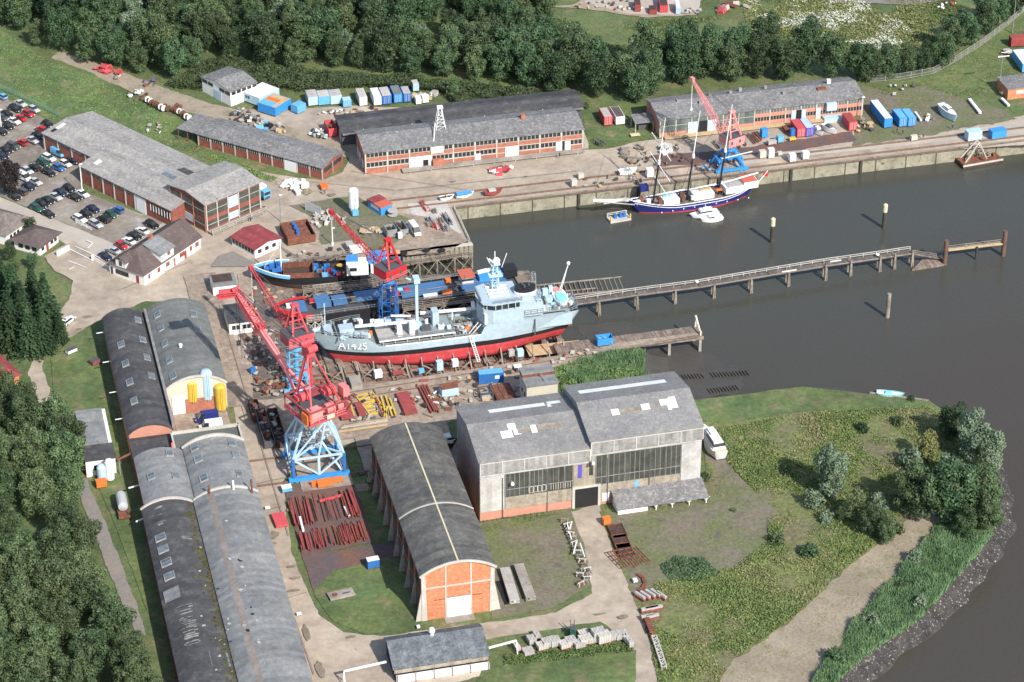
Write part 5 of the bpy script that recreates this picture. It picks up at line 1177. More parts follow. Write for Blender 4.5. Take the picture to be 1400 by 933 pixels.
# superstructure
mb=MB(); mb.prism([(X(14.5),-4.8),(X(-6.8),-4.9),(X(-6.8),4.9),(X(14.5),4.8)],4.9,7.6); mb.build('lower_house',M['shipg'],K)
mb=MB(); mb.prism([(X(2.2),-4.6),(X(-5.6),-5.),(X(-7.8),-4.),(X(-8.6),0),(X(-7.8),4.),(X(-5.6),5.),(X(2.2),4.6)],7.4,11.6); mb.build('bridge_house',M['shipg'],K)
mb=MB(); mb.prism([(X(1.2),-4.5),(X(-5.2),-5.),(X(-7.3),-4.),(X(-8.1),0),(X(-7.3),4.),(X(-5.2),5.),(X(1.2),4.5)],11.6,13.2); mb.build('bridge_windows',M['glass'],K)
mb=MB(); mb.prism([(X(1.6),-5.),(X(-5.6),-5.5),(X(-8.1),-4.4),(X(-9.),0),(X(-8.1),4.4),(X(-5.6),5.5),(X(1.6),5.)],13.2,13.5); mb.build('bridge_roof',M['shipg'],K)
mb=MB()
for a in range(-4,5): yy=a*1.05; xx=-8.4+abs(a)**1.7*.13; mb.beam((X(xx),yy,11.6),(X(xx),yy,13.2),.22)
for xw in(-5,-3.4,-1.8,0): mb.box(X(xw)-.1,X(xw)+.1,4.8,5.1,11.6,13.2); 
mb.build('window_posts',M['shipg'],K)
mb=MB(); mb.rail([(X(1.6),4.9,13.5),(X(-5.4),5.2,13.5)],1,.05,1.5); mb.beam((X(-8.2),-3.4,13.9),(X(-8.2),3.4,13.9),.3); mb.build('railing',M['steel'],K)
for k in range(4): mb=MB().cbox((X(-3.2+k*.0),-3+k*1.6,13.75),(5.2,.35,.3)); mb.build('roof_beam',M['whitep'],K)
# ladder box on bridge front, side door
MB().box(X(-7.2)-.1,X(-7.2)+.5,3.4,4.8,7.8,10.6).build('ladder',M['whitep'],K); MB().cbox((X(-9.2),-1.6,10.2),(.8,.8,1.4)).build('horn_platform',M['whitep'],K)
mb=MB()
for k in range(2): mb.beam((X(-8.4-.5*k),3.9-k,7.6),(X(-11.6),5-k*1.2,5.1),.16)
mb.build('stair',M['whitep'],K)
# radar mast
mb=MB(); lattice(mb,(X(-3.4),-2.4,13.4),(X(-3.4),-2.4,20.5),1.8,1.0,5,.13); mb.cbox((X(-3.4),-2.4,17.5),(3.4,2.6,.25)); mb.cbox((X(-3.4),-2.4,20.6),(2.4,2.,.3)); mb.build('radar_mast',M['ltblue'],K)
mb=MB(); mb.cbox((X(-4.2),-2.2,21.3),(.6,2.8,.4),rz=.4); mb.lathe((X(-3),-2.6,20.8),[(.8,0),(1.,.5),(.6,1.1)],12); mb.beam((X(-3.4),-2.4,20),(X(-3.4),-2.4,24),.18); mb.beam((X(-1.6),-2.8,19),(X(-.2),-3.2,22.6),.14); mb.beam((X(-4.8),-2,21),(X(-5.6),-1.6,23),.14); mb.cbox((X(-5.6),-3,18.6),(4.6,.7,.7),rz=.25); mb.build('radar',M['whitep'],K)
# funnel
def oval(cx,cy,a,b,z0,z1,sc=1.,n=20): 
    mb=MB(); vs=[(cx+a*math.cos(2*math.pi*i/n),cy+b*math.sin(2*math.pi*i/n),z0) for i in range(n)]+[(cx+a*sc*math.cos(2*math.pi*i/n),cy+b*sc*math.sin(2*math.pi*i/n),z1) for i in range(n)]
    return mb.add(vs,[tuple(range(n))[::-1],tuple(range(n,2*n))]+[(i,(i+1)%n,n+(i+1)%n,n+i) for i in range(n)])
oval(X(3.4),1.,2.9,1.9,9.6,14.2,.93).build('funnel',M['shipg'],K); oval(X(3.4),1.,2.75,1.8,14.2,15.2,.97).build('funnel_top',M['black'],K); oval(X(3.4),1.,2.9,1.95,13.6,14.2).build('funnel_band',M['whitep'],K)
for dx,dy in((-.9,0),(.3,.5),(.6,-.5)): MB().tube((X(3.4)+dx,1+dy,15.1),(X(3.4)+dx,1+dy,15.8),.3,8).build('exhaust_pipe',M['dgrey'],K)
BX('engine_casing','shipg',(X(4.),1.4,10.1),(6.4,5.6,3.6)); BX('boat_deck','shipd',(X(7),0,9.05),(13.5,9.,.2)); BX('deck_locker','whitep',(X(6.5),3.4,9.6),(4.2,1.4,1.)); 
for xw,y,d in((9.4,-2.5,(1.4,1.2,2.4)),(10.2,2.4,(1.2,1.,1.)),(8.6,3.6,(1.2,1.2,1.2)),(9.8,-.4,(1.8,1.6,1.4)),(11.,-3.2,(1.,1.,2.6)),(1.2,-3.6,(2.,1.6,2.)),(7.6,-3.4,(1.6,1.4,1.6)),(5,3.8,(.9,.6,1.)),(12.6,1.6,(.9,.9,1.1))): BX('deck_locker','shipg' if xw<9 else 'ltblue',(X(xw),y,9.1+d[2]/2),d)
mb=MB(); 
for xw in(-.6,6.8):
    mb.beam((X(xw),3.9,8.8),(X(xw),3.9,12.6),.3); mb.beam((X(xw)+.9,3.9,8.8),(X(xw)+.9,3.9,12.6),.3)
    for k in range(5): mb.beam((X(xw),3.9,9.2+k*.8),(X(xw)+.9,3.9,9.2+k*.8),.14)
mb.build('davit',M['shipg'],K)
mb=MB(); lattice(mb,(X(6.6),-3.4,9.4),(X(6.6),-3.4,16.),1.2,.9,6,.1); mb.build('aft_mast',M['steel'],K)
mb=MB(); mb.beam((X(12.4),-2.,9),(X(15.5),-3.2,17.4),.2); mb.lathe((X(15.5),-3.2,17.3),[(.4,0),(.5,.5),(.2,.8)],8); mb.beam((X(13.6),-3.4,9),(X(15.3),-3.2,16.8),.12); mb.build('ensign_staff',M['whitep'],K)
rr=random.Random(77)
for k in range(34):
    xw=rr.choice([rr.uniform(-46,-37),rr.uniform(-33,-15),rr.uniform(-13,-8),rr.uniform(-4,13.5),rr.uniform(2,13.5)]); y=rr.uniform(-3.6,3.8); zb=8.2 if xw<-37 else 6.5 if xw<-14.5 else 4.95 if xw<-7 else 13.5 if xw<1 else 9.15; d=(rr.uniform(.3,1.),rr.uniform(.3,.9),rr.uniform(.4,1.6)); BX('deck_fitting',rr.choice(['shipg','ltblue','dgrey','steel','whitep','shipd']),(X(xw),y,zb+d[2]/2),d,rz=rr.uniform(0,1))
mb=MB(); mb.rail([(X(1),4.4,9.15),(X(13.6),4.3,9.15),(X(13.6),-4.3,9.15),(X(1),-4.4,9.15)],1,.04,1.5); mb.rail([(X(1.2),2.6,11.9),(X(7.2),2.6,11.9),(X(7.2),-1.4,11.9)],1,.04,1.5); mb.build('railing',M['steel'],K)
# lifeboat on the stern
lb=oval(X(12.6),-.2,1.7,4.1,9.6,10.6,1.05,24).build('lifeboat',M['whitep'],K); oval(X(12.55),.9,1.45,2.9,10.6,10.95,.85,20).build('boat_cover',M['teal'],K); oval(X(12.6),-2.6,1.2,1.4,10.6,11.,.8,16).build('boat_canopy',M['pinkp'],K)
for k in range(2): MB().beam((X(12.6),-3+k*5.,9),(X(12.6)+.1,-3+k*5,9.7),.5).build('boat_cradle',M['shipg'],K)
mb=MB(); mb.rail([(X(16.3),-3.4,8.2),(X(16.9),0,8.2),(X(16.3),3.4,8.2),(X(13.4),4.5,8.2)],1,.05,1.2); mb.build('railing',M['steel'],K)
for xw,y in((15.3,1.8),(14.8,-2.4),(15.6,-.6)): MB().lathe((X(xw),y,6.9),[(.5,0),(.5,.8),(.7,.9),(.7,1.1)],10).build('capstan',M['black' if y>0 else 'whitep'],K)
for z in (6.8,): BX('fender_strip','dgrey',(X(4.8),5.62,5.8),(.3,.16,4.6))
BX('rudder','shipr',(X(9.8),0,.6),(2.2,.35,3.2)); mb=MB()
for k in range(4): mb.cbox((X(7.2),0,.3),(.25,.7,2.6),rx=k*math.pi/4)
mb.build('propeller',M['rustd'],K)
# ---- boarding ladder
mb=MB(); a=Vector((-10.2,-7.4,0));b=Vector((-11.6,-4.4,5.9)); 
for q in(-.35,.35): mb.beam(a+Vector((q,0,0)),b+Vector((q,0,0)),.14)
for k in range(16): p=a.lerp(b,k/15); mb.beam(p+Vector((-.35,0,0)),p+Vector((.35,0,0)),.1)
tag(mb.build('boarding_ladder',M['whitep']),'white ladder leaning against the side of the grey tanker','ladder')
# ---- cradle beams and trestles under the tanker
CR=thing('slip_cradle','timber and steel cradle carrying the grey tanker on the slip','cradle',(0,0,0))
for i,xw in enumerate(range(-48,16,4)):
    z=slipz(xw); mb=MB(); mb.beam((xw,-9.8,z+.35),(xw,10,z+.35),.45); mb.beam((xw+.9,-9.8,z+.3),(xw+.9,10,z+.3),.3); mb.build('cross_beam',M['timbery' if i%3 else 'rustd'],CR)
    mb=MB(); zz=-.6; hh=max(.3,zz-(z+.5)); mb.cbox((xw,0,z+.5+hh/2),(1.2,2.,hh)); mb.build('keel_block',M['timber'],CR)
    mb=MB(); y0=-8.8; 
    if i%2==0: mb.beam((xw,y0,z+.4),(xw+3.6,y0+1.5,z+2.2),.22); mb.beam((xw+3.6,y0,z+.4),(xw,y0+1.5,z+2.2),.22)
    mb.beam((xw,-7.6,z+.4),(xw,-4.2,max(1.2,z+2.5)),.3); mb.build('shore_prop',M['timbery'],CR)
mb=MB()
for y in(-9.3,-7.,-5,9.6): mb.beam((-52,y,.5),(18,y,slipz(18)+.6),.28)
mb.build('runner',M['rust'],CR)
MB().quad((3,-6,slipz(3)+1.9),(16,-6,slipz(16)+2.6),(17,-1,slipz(17)+2.6),(3,-1,slipz(3)+2.)).build('stern_staging',M['wood'],CR)
# ---- covered barge, north of the tanker
BG=thing('tank_barge','long black barge with red bow, blue deck tanks and red roofed wheelhouse','barge',(7,24.6,0),math.pi-R(-2))
def bsh(t): return 3.4+ (1.2*((t-.86)/.14)**1.5 if t>.86 else 0)
hull(BG,63,9.6,-.6,[.5],bsh,['black','black'],bowrake=4,sternrake=1,full=.84,kfull=.8,kst=.5,bul=.5,names=('hull_bottom','hull_side'),deckm='dgrey')
M['bbl']=paint('dusty_blue_paint',(.07,.17,.33))
def BB(nm,m,c,d,rz=0,root=BG): return MB().cbox(c,d,rz).build(nm,M[m],root)
mb=MB(); 
for k in range(8):
    a=(54+k*1.05,4.6*(1-(k/8.6)**2),3.2+.16*k);b=(54+(k+1)*1.05,4.6*(1-((k+1)/8.6)**2),3.2+.16*(k+1)); 
    for sy in(-1,1): mb.beam((a[0],sy*a[1],a[2]),(b[0],sy*b[1],b[2]),.3,1.1)
mb.box(62.2,62.5,-.9,.9,4,5.); mb.build('bow_bulwark',M['red'],BG)
BB('bow_hatch','bbl',(56.5,-.5,3.6),(3.4,5.,.5)); BB('deck_tank','bbl',(50.5,-.6,4.1),(3.8,4.6,1.2)); BB('deck_tank','bbl',(46.2,-.4,3.9),(3.6,3.8,.9)); BB('deck_tank','bbl',(39,-.6,3.9),(6.2,4,.9))
BB('deck_tank','bbl',(24.5,0,3.8),(12,4.6,.9)); BB('deck_tank','bbl',(9,1,3.8),(12,4.4,.9))
for x,m in((59,'whitep'),(52.9,'red'),(42.6,'dgrey'),(34,'dgrey'),(31.5,'red'),(30.4,'teal'),(17.4,'orange'),(15.4,'dgrey'),(33,'pinkp'),(28.6,'red')): BB('winch' if m=='dgrey' else 'deck_locker',m,(x,random.uniform(-2.5,2.5),4.),(1.4,1.,1.1))
mb=MB(); mb.tube((54,.2,4.6),(34,0,4.6),.08,6); mb.tube((30,1.6,4.6),(10,1.4,4.6),.08,6); mb.beam((44,2,4.2),(20,2.2,4.2),.12); mb.build('deck_pipe',M['timbery'],BG)
mb=MB(); mb.rail([(52,4.5,3.1),(12,4.5,3.1)],1,.05,3); mb.rail([(52,-4.5,3.1),(12,-4.5,3.1)],1,.05,3); mb.build('railing',M['steel'],BG)
w1=BB('wheelhouse','whitep',(13.,-.6,4.9),(3.,3.6,2.4)); BB('window_band','glass',(13,-.6,5.4),(3.06,3.66,.7),root=BG); BB('wheelhouse_roof','orroof',(13,-.6,6.3),(3.8,4.4,.3)); BB('engine_casing','blueb',(8.4,-.4,4.7),(3,3.2,1.8)); BB('tarpaulin','tarp',(4.4,-1.,4.8),(3.4,3,1.5)); BB('dark_hatch','black',(1.6,-1,5.2),(3.6,3.6,2.2))
BB('liferaft','orange',(19,3.2,4.1),(2.6,.9,.8)); BB('skiff','whitep',(23.5,3.6,3.9),(3.6,1.1,.6))
# ---- coaster with the open rusty hold
CO=thing('coaster','old coaster with blue foredeck, open rusty hold and white wheelhouse on the slip','ship',(-19.5,37.2,0),math.pi-R(8))
hull(CO,38.5,8.4,-.4,[1.6],lambda t:3.7+(1.3*((t-.78)/.22)**1.3 if t>.78 else 0)+(.7 if t<.18 else 0),['rustd','black'],bowrake=4,sternrake=2,full=.74,kfull=.6,names=('hull_bottom','hull_side'),deckm='rustd',bul=.9)
mb=MB()
for k in range(9):
    f=lambda q:(29.5+q*1.,4.15*(1-(q/9.4)**2.1),4.+.13*q)
    a=f(k);b=f(k+1)
    for sy in(-1,1): mb.beam((a[0],sy*a[1],a[2]),(b[0],sy*b[1],b[2]),.22,.9)
mb.box(38.3,38.6,-.6,.6,4.6,5.6); mb.build('bow_bulwark',M['bluel'],CO)
mb=MB()
for k in range(9):
    a=f(k);b=f(k+1)
    for sy in(-1,1): mb.beam((a[0],sy*a[1],a[2]+.5),(b[0],sy*b[1],b[2]+.5),.3,.14)
mb.build('bow_rail',M['whitep'],CO)
def CB(nm,m,c,d,rz=0): return MB().cbox(c,d,rz).build(nm,M[m],CO)
for x,y in((33.4,1.2),(34,-1.4),(32.2,0),(32.3,-2.2),(35.4,0)): CB('foredeck_gear','blue',(x,y,4.4),(1.3,1.2,1.2))
mb=MB(); mb.beam((31.6,0,3),(31.6,0,12),.25); mb.beam((31.6,0,12),(36,0,5),.08); mb.build('foremast',M['whitep'],CO)
mb=MB(); mb.box(23.6,31,-3.1,-2.9,2.9,4.5); mb.box(23.6,31,2.9,3.1,2.9,4.5); mb.box(23.4,23.6,-3.1,3.1,2.9,4.5); mb.box(31,31.2,-3.1,3.1,2.9,4.5); mb.build('hold_coaming',M['rust'],CO)
MB().box(23.6,31,-2.9,2.9,2.85,2.95).build('hold',M['rustd'],CO)
mb=MB()
for k in range(12): mb.box(23.8+k*.6,23.95+k*.6,-2.88,-2.7,2.95,4.4); mb.box(23.8+k*.6,23.95+k*.6,2.7,2.88,2.95,4.4)
mb.build('hold_frames',M['rust'],CO)
rr=random.Random(3)
for k in range(16): CB('deck_gear',rr.choice(['blue','blueb','bluel','red','rust','timbery','blue']),(rr.uniform(15.5,23),rr.uniform(-3,3),3.3),(rr.uniform(.6,1.5),rr.uniform(.5,1.3),rr.uniform(.6,1.2)))
MB().lathe((16.6,-1.,3.9),[(.8,0),(.85,.15),(.1,.2)],14).build('yellow_lid',M['yellow'],CO)
CB('wheelhouse','whitep',(12.2,1.2,4.6),(5.6,4.4,2.9)); CB('wheelhouse_roof','tarp',(13.4,-.6,6.1),(3,3.6,.2)); MB().box(12.4,14.2,3.35,3.45,4.5,5.5).build('window',M['glass'],CO)
CB('aft_house','whitep',(6.6,.8,4.4),(4.4,4.6,2.2)); CB('tarpaulin','tarp',(7.,-.4,6.2),(4.6,4.4,1.4)); CB('tarpaulin','tarp',(2.6,-.4,4.7),(3.4,3.8,.6))
# ---- trestle staging
def trestle(name,label,a,b,z,w,zb,m='timbery',step=4.,rail=True,levels=1):
    t=thing(name,label,'staging'); a=Vector((*a,z));b=Vector((*b,z)); d=(b-a); n=max(1,round(d.length/step)); u=d.normalized(); v=Vector((-u.y,u.x,0))
    mb=MB(); c=(a+b)/2; mb.cbox(tuple(c),(d.length,w,.16),rz=math.atan2(d.y,d.x)); mb.build('walkway',M['timber'],t)
    for i in range(n+1):
        p=a.lerp(b,i/n); zz=zb(p.x); mb=MB()
        for s_ in(-1,1): mb.beam(p+v*s_*w/2*.8,Vector((p.x,p.y,zz))+v*s_*w/2*.9,.26)
        mb.beam(p+v*w/2,Vector((p.x,p.y,zz+.4))-v*w/2,.14); mb.build('post_frame',M[m],t)
    mb=MB()
    for i in range(n):
        p=a.lerp(b,i/n);q=a.lerp(b,(i+1)/n)
        mb.beam(p-v*w*.45,Vector((q.x,q.y,zb(q.x)+.3))-v*w*.45,.17); mb.beam(q-v*w*.45,Vector((p.x,p.y,zb(p.x)+.3))-v*w*.45,.17)
    mb.build('cross_bracing',M[m],t)
    if rail:
        mb=MB()
        for s_ in(-1,1): mb.rail([tuple(a+v*s_*w/2),tuple(b+v*s_*w/2)],1.05,.05,step/2)
        mb.build('railing',M[m],t)
    return t
trestle('timber_staging','tall timber walkway over water below the sheet pile wall',(-19,43.6),(0,44.6),.4,1.4,lambda x:-6,step=5)
trestle('timber_staging','timber staging with railing behind the old coaster',(-57,46.4),(-31,49.),2.2,1.,lambda x:0,step=4.5)
trestle('timber_staging','timber staging between the old coaster and the black barge',(-47,31.6),(-20,30.6),2.9,1.6,slipz,step=3.)
trestle('timber_staging','timber walkway along the tanker side of the black barge',(-24,17.2),(2,17.4),2.6,1.6,slipz,step=5)
trestle('timber_staging','lower rusty staging beside the blue crane tower',(-23,13.8),(0,13.2),1.2,1.4,slipz,m='rust',step=4)
trestle('timber_staging','timber staging north of the barge stern',(-20,31.5),(-1,31.4),.9,1.4,slipz,step=4.5)
trestle('timber_staging','timber staging at the tanker stern by the jetty root',(1,12.5),(14,14.),.6,1.5,slipz,step=3)
trestle('timber_staging','short pale scaffold under the red barge bow',(-48.6,17.2),(-44.6,17.2),2.6,1.4,lambda x:-.1,m='concp',step=2.)
trestle('timber_staging','timber staging at the sheltered side of the barge bow',(-44,33.2),(-38,33.),1.5,2.4,slipz,m='concp',step=2.)
# sunken slip frame out in the water
SF=thing('sunken_slip_frame','timber slip rails with cross ties running down into the river','slipway frame')
for y in(24.,26.4,30.5):
    MB().beam((9,y,-3.1),(37 if y!=26.4 else 29,y+.3,-4.02),.3).build('rail',M['timbery'],SF)
for k in range(20):
    x=10+k*1.35; z=-3.15-(x-9)*.033; MB().beam((x,24,z),(x+.5,30.6,z),.2).build('cross_tie',M['timbery'],SF)
MB().rail([(1,20,-.8),(9,24,-1.2)],1,.06).build('railing',M['timbery'],SF)
SF2=thing('sunken_slip_frame','dark sunken sleepers in the shallows north of the mud bank','slipway frame')
for row,(a,b,n) in enumerate((((930,516),(1022,510),22),((970,535),(1008,530),10))):
    for k in range(n):
        if row==0 and k in(8,9): continue
        p=G(a[0]+(b[0]-a[0])*k/(n-1),a[1]+(b[1]-a[1])*k/(n-1),-3.8); MB().cbox((p.x,p.y,-3.85),(.28,2.2,.35),rz=.12).build('sleeper',M['timberd'],SF2)
# ---- jetty
M['jdeck']=mk('brown_jetty_planks',(.135,.115,.105),(.10,.085,.078),(.17,.15,.13),sc=.4,coord='World',fine=.25,stripe=('X',2.,.2))
JT=thing('jetty','long narrow jetty on paired piles reaching out into the river','jetty')
JP=[G(785,415,-.3),G(870,402,-.3),G(955,391,-.3),G(1050,375,-.3),G(1128,362,-.3),G(1200,352,-.3),G(1246,345,-.3)]
mb=MB();mbr=MB();mbe=MB()
for a,b in zip(JP,JP[1:]):
    d=b-a; c=(a+b)/2; mb.cbox(tuple(c),(d.length+.2,2.1,.3),rz=math.atan2(d.y,d.x)); u=d.normalized();v=Vector((-u.y,u.x,0))*1.0
    mbr.rail([tuple(a+v+Vector((0,0,.15))),tuple(b+v+Vector((0,0,.15)))],1.05,.07,3); mbe.beam(a-v+Vector((0,0,.2)),b-v+Vector((0,0,.2)),.18)
mb.build('deck',M['jdeck'],JT); mbr.build('railing',M['concp'],JT); mbe.build('kerb',M['timbery'],JT)
for px,py in((818,412),(870,404),(922,396),(975,388),(1026,381),(1077,372),(1128,364),(1162,358),(1202,352),(1222,349),(1246,345)):
    p=G(px,py,-.3); mb=MB(); mb.tube((p.x-.3,p.y-1.3,-8),(p.x-.1,p.y-1.2,.1 if px<1120 else .8),.22,8); mb.tube((p.x+.5,p.y-1.2,-8),(p.x+.1,p.y-1.1,-.3),.2,8); mb.tube((p.x,p.y+1.2,-8),(p.x,p.y+1.1,.5),.22,8); mb.beam((p.x-.3,p.y-1.3,-1.2),(p.x,p.y+1.2,-1.2),.2); mb.build('pile_group',M['timbery'],JT)
for px,py in((953,384),(1200,347)): 
    p=G(px,py,1.); MB().lathe((p.x,p.y,.6),[(.45,0),(.5,.15),(.45,.3)],12).build('lifebuoy',M['whitep'],JT)
for a,b in (((1069,372),(1089,369)),((1135,358),(1150,356))): MB().beam(G(*a,-.05),G(*b,-.05),.25).build('plank',M['whitep'],JT)
PT=thing('pontoon','low brown landing pontoon at the end of the jetty','pontoon')
a=G(1247,369,-3.6);b=G(1291,362,-3.6);c_=G(1289,354,-3.6);d_=G(1262,354,-3.6)
mb=MB(); mb.prism([(v.x,v.y) for v in(a,b,c_,d_)],-4.2,-3.5); mb.build('float',M['timber'],PT); mb=MB(); mb.beam(G(1248,347,-.3),G(1289,354,-3.3),.9,.15); mb.build('ramp',M['timber'],PT); MB().rail([tuple(G(1248,347,-.2)),tuple(G(1280,352,-2.6))],1,.06).build('railing',M['timbery'],PT)
def pile(label,px,py,top,m,cap=None,r=.55,grp=None,name='mooring_pile'):
    p=G(px,py,-4); t=thing(name,label,'pile',(p.x,p.y,0),0,grp); h=0
    lo,hi=-4,20
    for _ in range(30):
        m_=(lo+hi)/2
        if PR(p.x,p.y,m_)[1]>top: lo=m_
        else: hi=m_
    mb=MB(); mb.tube((0,0,-8),(0.05,0,lo if not cap else lo-2.4),r*1.05,12,r); mb.build('shaft',M[m],t)
    if cap: MB().lathe((0.05,0,lo-2.4),[(r*1.15,0),(r*1.15,2.1),(r*.6,2.4)],12).build('cap',M[cap],t)
    return t
pile('mooring pile with pale yellow top left of the river, nearest the three masted ship',1055,332,298,'timberd','cream2')
pile('mooring pile with pale yellow top standing farthest from the jetty',1208,312,279,'timberd','cream2')
pile('plain brown mooring pile with white tip standing alone south of the jetty',1213,434,402,'timbery')
pile('rusty brown pile at the jetty pontoon',1291,362,329,'rustpile',r=.6); pile('tall rusty pile at the very end of the footwalk',1371,350,316,'rustpile',r=.6); pile('thin grey pile carrying the middle of the footwalk',1334,355,338,'timberd',r=.35)
t=thing('footwalk','single beam footwalk between the two rusty piles','footwalk'); MB().beam(G(1296,342,-.6),G(1371,333,-.3),1.,.3).build('beam',M['wood'],t); MB().rail([tuple(G(1296,341,-.5)),tuple(G(1371,332,-.2))],1,.06,4).build('railing',M['timbery'],t)
# ---- three masted schooner
S=thing('three_masted_schooner','three masted sailing ship with navy hull and white deckhouses at the north quay','sailing ship',(84.8,66.4,-4),math.pi+R(5.3))
def ssh(t): return 2.4+ (2.4*((t-.6)/.4)**2 if t>.6 else 0)+(1.6*((.25-t)/.25)**1.5 if t<.25 else 0)
LS_=38.
hp,hz=hull(S,LS_,7.6,-1.5,[.35,],ssh,['shipr','navy'],bowrake=5,sternrake=3.5,st=.5,full=.62,kfull=.5,bul=.9,names=('hull_bottom','hull_side'),deckm='timber',bowp=1.8)
mb=MB()
for sy in(-1,1):
    for zz,w_ in((-.75,.16),(0,.22)):
        P_=[]
        for i in range(0,47,2): x,h,z=hp(i,ssh(i/48)+zz,hz); P_.append(Vector((x,sy*(h+.03),z)))
        for a,b in zip(P_,P_[1:]): mb.beam(a,b,.14,w_)
mb.build('white_strake',M['whitep'],S)
mb=MB(); mb.beam((36,0,4.2),(47.5,0,6.2),.5); mb.build('bowsprit',M['whitep'],S)
mb=MB(); 
for y in(-1.2,1.2): mb.beam((36,y*1.6,3.8),(46.5,y*.1,5.8),.2)
mb.beam((46,-.1,5.8),(47.2,0,7.4),.2); mb.cbox((41,0,4.9),(7,1.6,.1)); mb.build('bowsprit_net',M['concp'],S)
for x,h_,nm in((30.,23.8,'foremast'),(20,24.2,'mainmast'),(10.6,24.6,'mizzenmast')):
    tx=x-3.; mb=MB(); mid=Vector((x,0,1)).lerp(Vector((tx,0,h_+4)),.52)
    mb.tube((x,0,1),mid,.27,8,.22); m_=mb.build(nm,M['black'],S); mb=MB(); mb.tube(mid,(tx,0,h_+4),.18,8,.09); mb.tube(mid-Vector((0,0,1.)),mid+Vector((0,0,.2)),.38,8); mb.build('topmast',M['whitep'],S)
    mb=MB(); 
    for sy in(-3.4,3.4):
        for dx in(-1.2,.2): mb.beam((x+dx,sy,2.6),tuple(mid),.07)
        mb.beam((x-1.5,sy,2.6),(tx,0,h_+3),.05)
    mb.beam((x+8 if x<30 else 46.5,0,5.8 if x>=30 else 14),(tx,0,h_+3),.06); mb.build('shrouds',M['dgrey'],S)
mb=MB(); f0=Vector((28.6,0,0))
for z,w_ in((13.5,6.2),(19.5,5.6),(8.6,5.4)): mb.beam((28.9-z*.04,-w_-1,z+.8),(29.-z*.04,w_+2,z-.8),.19)
mb.build('yards',M['whitep'],S)
mb=MB(); mb.beam((29.,0,4.6),(20.8,.2,5.),.28); mb.beam((19.4,0,4.6),(11.4,.2,5.),.28); mb.beam((10,0,4.8),(-1.,.2,6.4),.3); mb.beam((10,0,12.5),(1,0,13.2),.2); mb.build('booms',M['whitep'],S)
def SB(nm,m,c,d,rz=0): return MB().cbox(c,d,rz).build(nm,M[m],S)
SB('deckhouse','whitep',(25,0,2.5),(4.6,3.6,1.6)); SB('skylight_cover','teal',(25.6,-.8,3.4),(2.4,1.6,.2)); SB('deckhouse','whitep',(15.6,0,2.7),(6,4,1.8)); SB('deckhouse','whitep',(6.6,.2,3.4),(5.6,4.6,1.8)); SB('stern_house','whitep',(1.8,0,4.),(4.2,4.6,2.)); SB('house_roof','orroof',(2.,0,5.1),(4,4.2,.2)); SB('hatch','wood',(14.6,-.4,3.75),(3.2,1.8,.3)); SB('hatch','orange',(11,1.2,3.7),(1.6,1,.3)); SB('grey_roof','stone',(6.4,.3,4.4),(4.4,3.8,.15))
for x,y,m in((31.5,.6,'whitep'),(33,-.8,'rust'),(32,-1.8,'timber'),(28.4,1.6,'rust'),(21.6,1.4,'brown'),(21,-1.2,'brown'),(34.4,.4,'whitep'),(27,-1.8,'orange'),(18.9,1.8,'whitep'),(12,-1.6,'brown')): SB('deck_gear',m,(x,y,2.9+(x>30)*.6),(1.1,.9,1.1))
for k in range(9): MB().box(3+k*3.2,3.3+k*3.2,3.82,3.9,.95,1.25).build('porthole',M['whitep'],S)
MB().tube((-1.5,0,3.4),(-4.,0,6.4),.12,6).build('flagstaff',M['whitep'],S); MB().cbox((-3.4,0,5.3),(1.6,.06,1.),ry=-.5).build('red_flag',M['red'],S)
# tender boats
def boat(name,label,cat,loc,rz,L_,B_,hm,deckm,cab=None,tr=.8,H_=1.,z0=-.4):
    t=thing(name,label,cat,loc,rz)
    hull(t,L_,B_,z0,[z0+.3],lambda q:H_+.35*max(0,(q-.5)/.5)**1.5,[hm,hm],bowrake=L_*.14,sternrake=.2,st=.85,kst=.5,full=.5,kfull=.45,names=('hull_bottom','hull_side'),deckm=deckm,bul=.2,N=20,bowp=1.9)
    for c_,d_,m_,nm in (cab or []):
        if nm in('cabin',): 
            mb=MB(); x,y,z=c_;a,b,h=[q/2 for q in d_]; k=.78
            mb.add([(x-a,y-b,z-h),(x+a,y-b*.9,z-h),(x+a,y+b*.9,z-h),(x-a,y+b,z-h),(x-a*.9,y-b*k,z+h),(x+a*.6,y-b*k,z+h),(x+a*.6,y+b*k,z+h),(x-a*.9,y+b*k,z+h)],[(3,2,1,0),(4,5,6,7),(0,1,5,4),(1,2,6,5),(2,3,7,6),(3,0,4,7)])
            mb.build(nm,M[m_],t)
        else: MB().cbox(c_,d_).build(nm,M[m_],t)
    return t
p=G(988,299,-4); boat('motor_boat','small white motor boat moored outside the other tender','motor boat',(p.x,p.y,-4),math.pi+R(4),6.8,2.5,'whitep','whitep',[((3.2,0,1.2),(2.8,1.7,.9),'whitep','cabin'),((3.4,0,1.2),(1.6,1.56,.4),'glass','windscreen')])
p=G(979,292,-4); boat('motor_boat','white cabin tender tied between schooner hull and smaller boat','motor boat',(p.x+.6,p.y,-4),math.pi+R(6),8.6,2.9,'whitep','whitep',[((4,0,1.5),(4.6,2.1,1.3),'whitep','cabin'),((4.1,0,1.55),(4.,2.0,.4),'glass','window_band'),((4,0,2.3),(1.2,.1,.8),'whitep','mast')])
p=G(846,300,-4); t=thing('work_pontoon','small work raft with blue gear and yellow posts below the bowsprit','raft',(p.x,p.y,-4),R(6))
MB().box(-3,3,-1.6,1.6,-.4,.5).build('float',M['concp'],t); 
for x,m in((-2.8,'yellow'),(2.8,'yellow')): MB().box(x-.15,x+.15,-1.5,-1.2,.5,1.9).build('post',M[m],t)
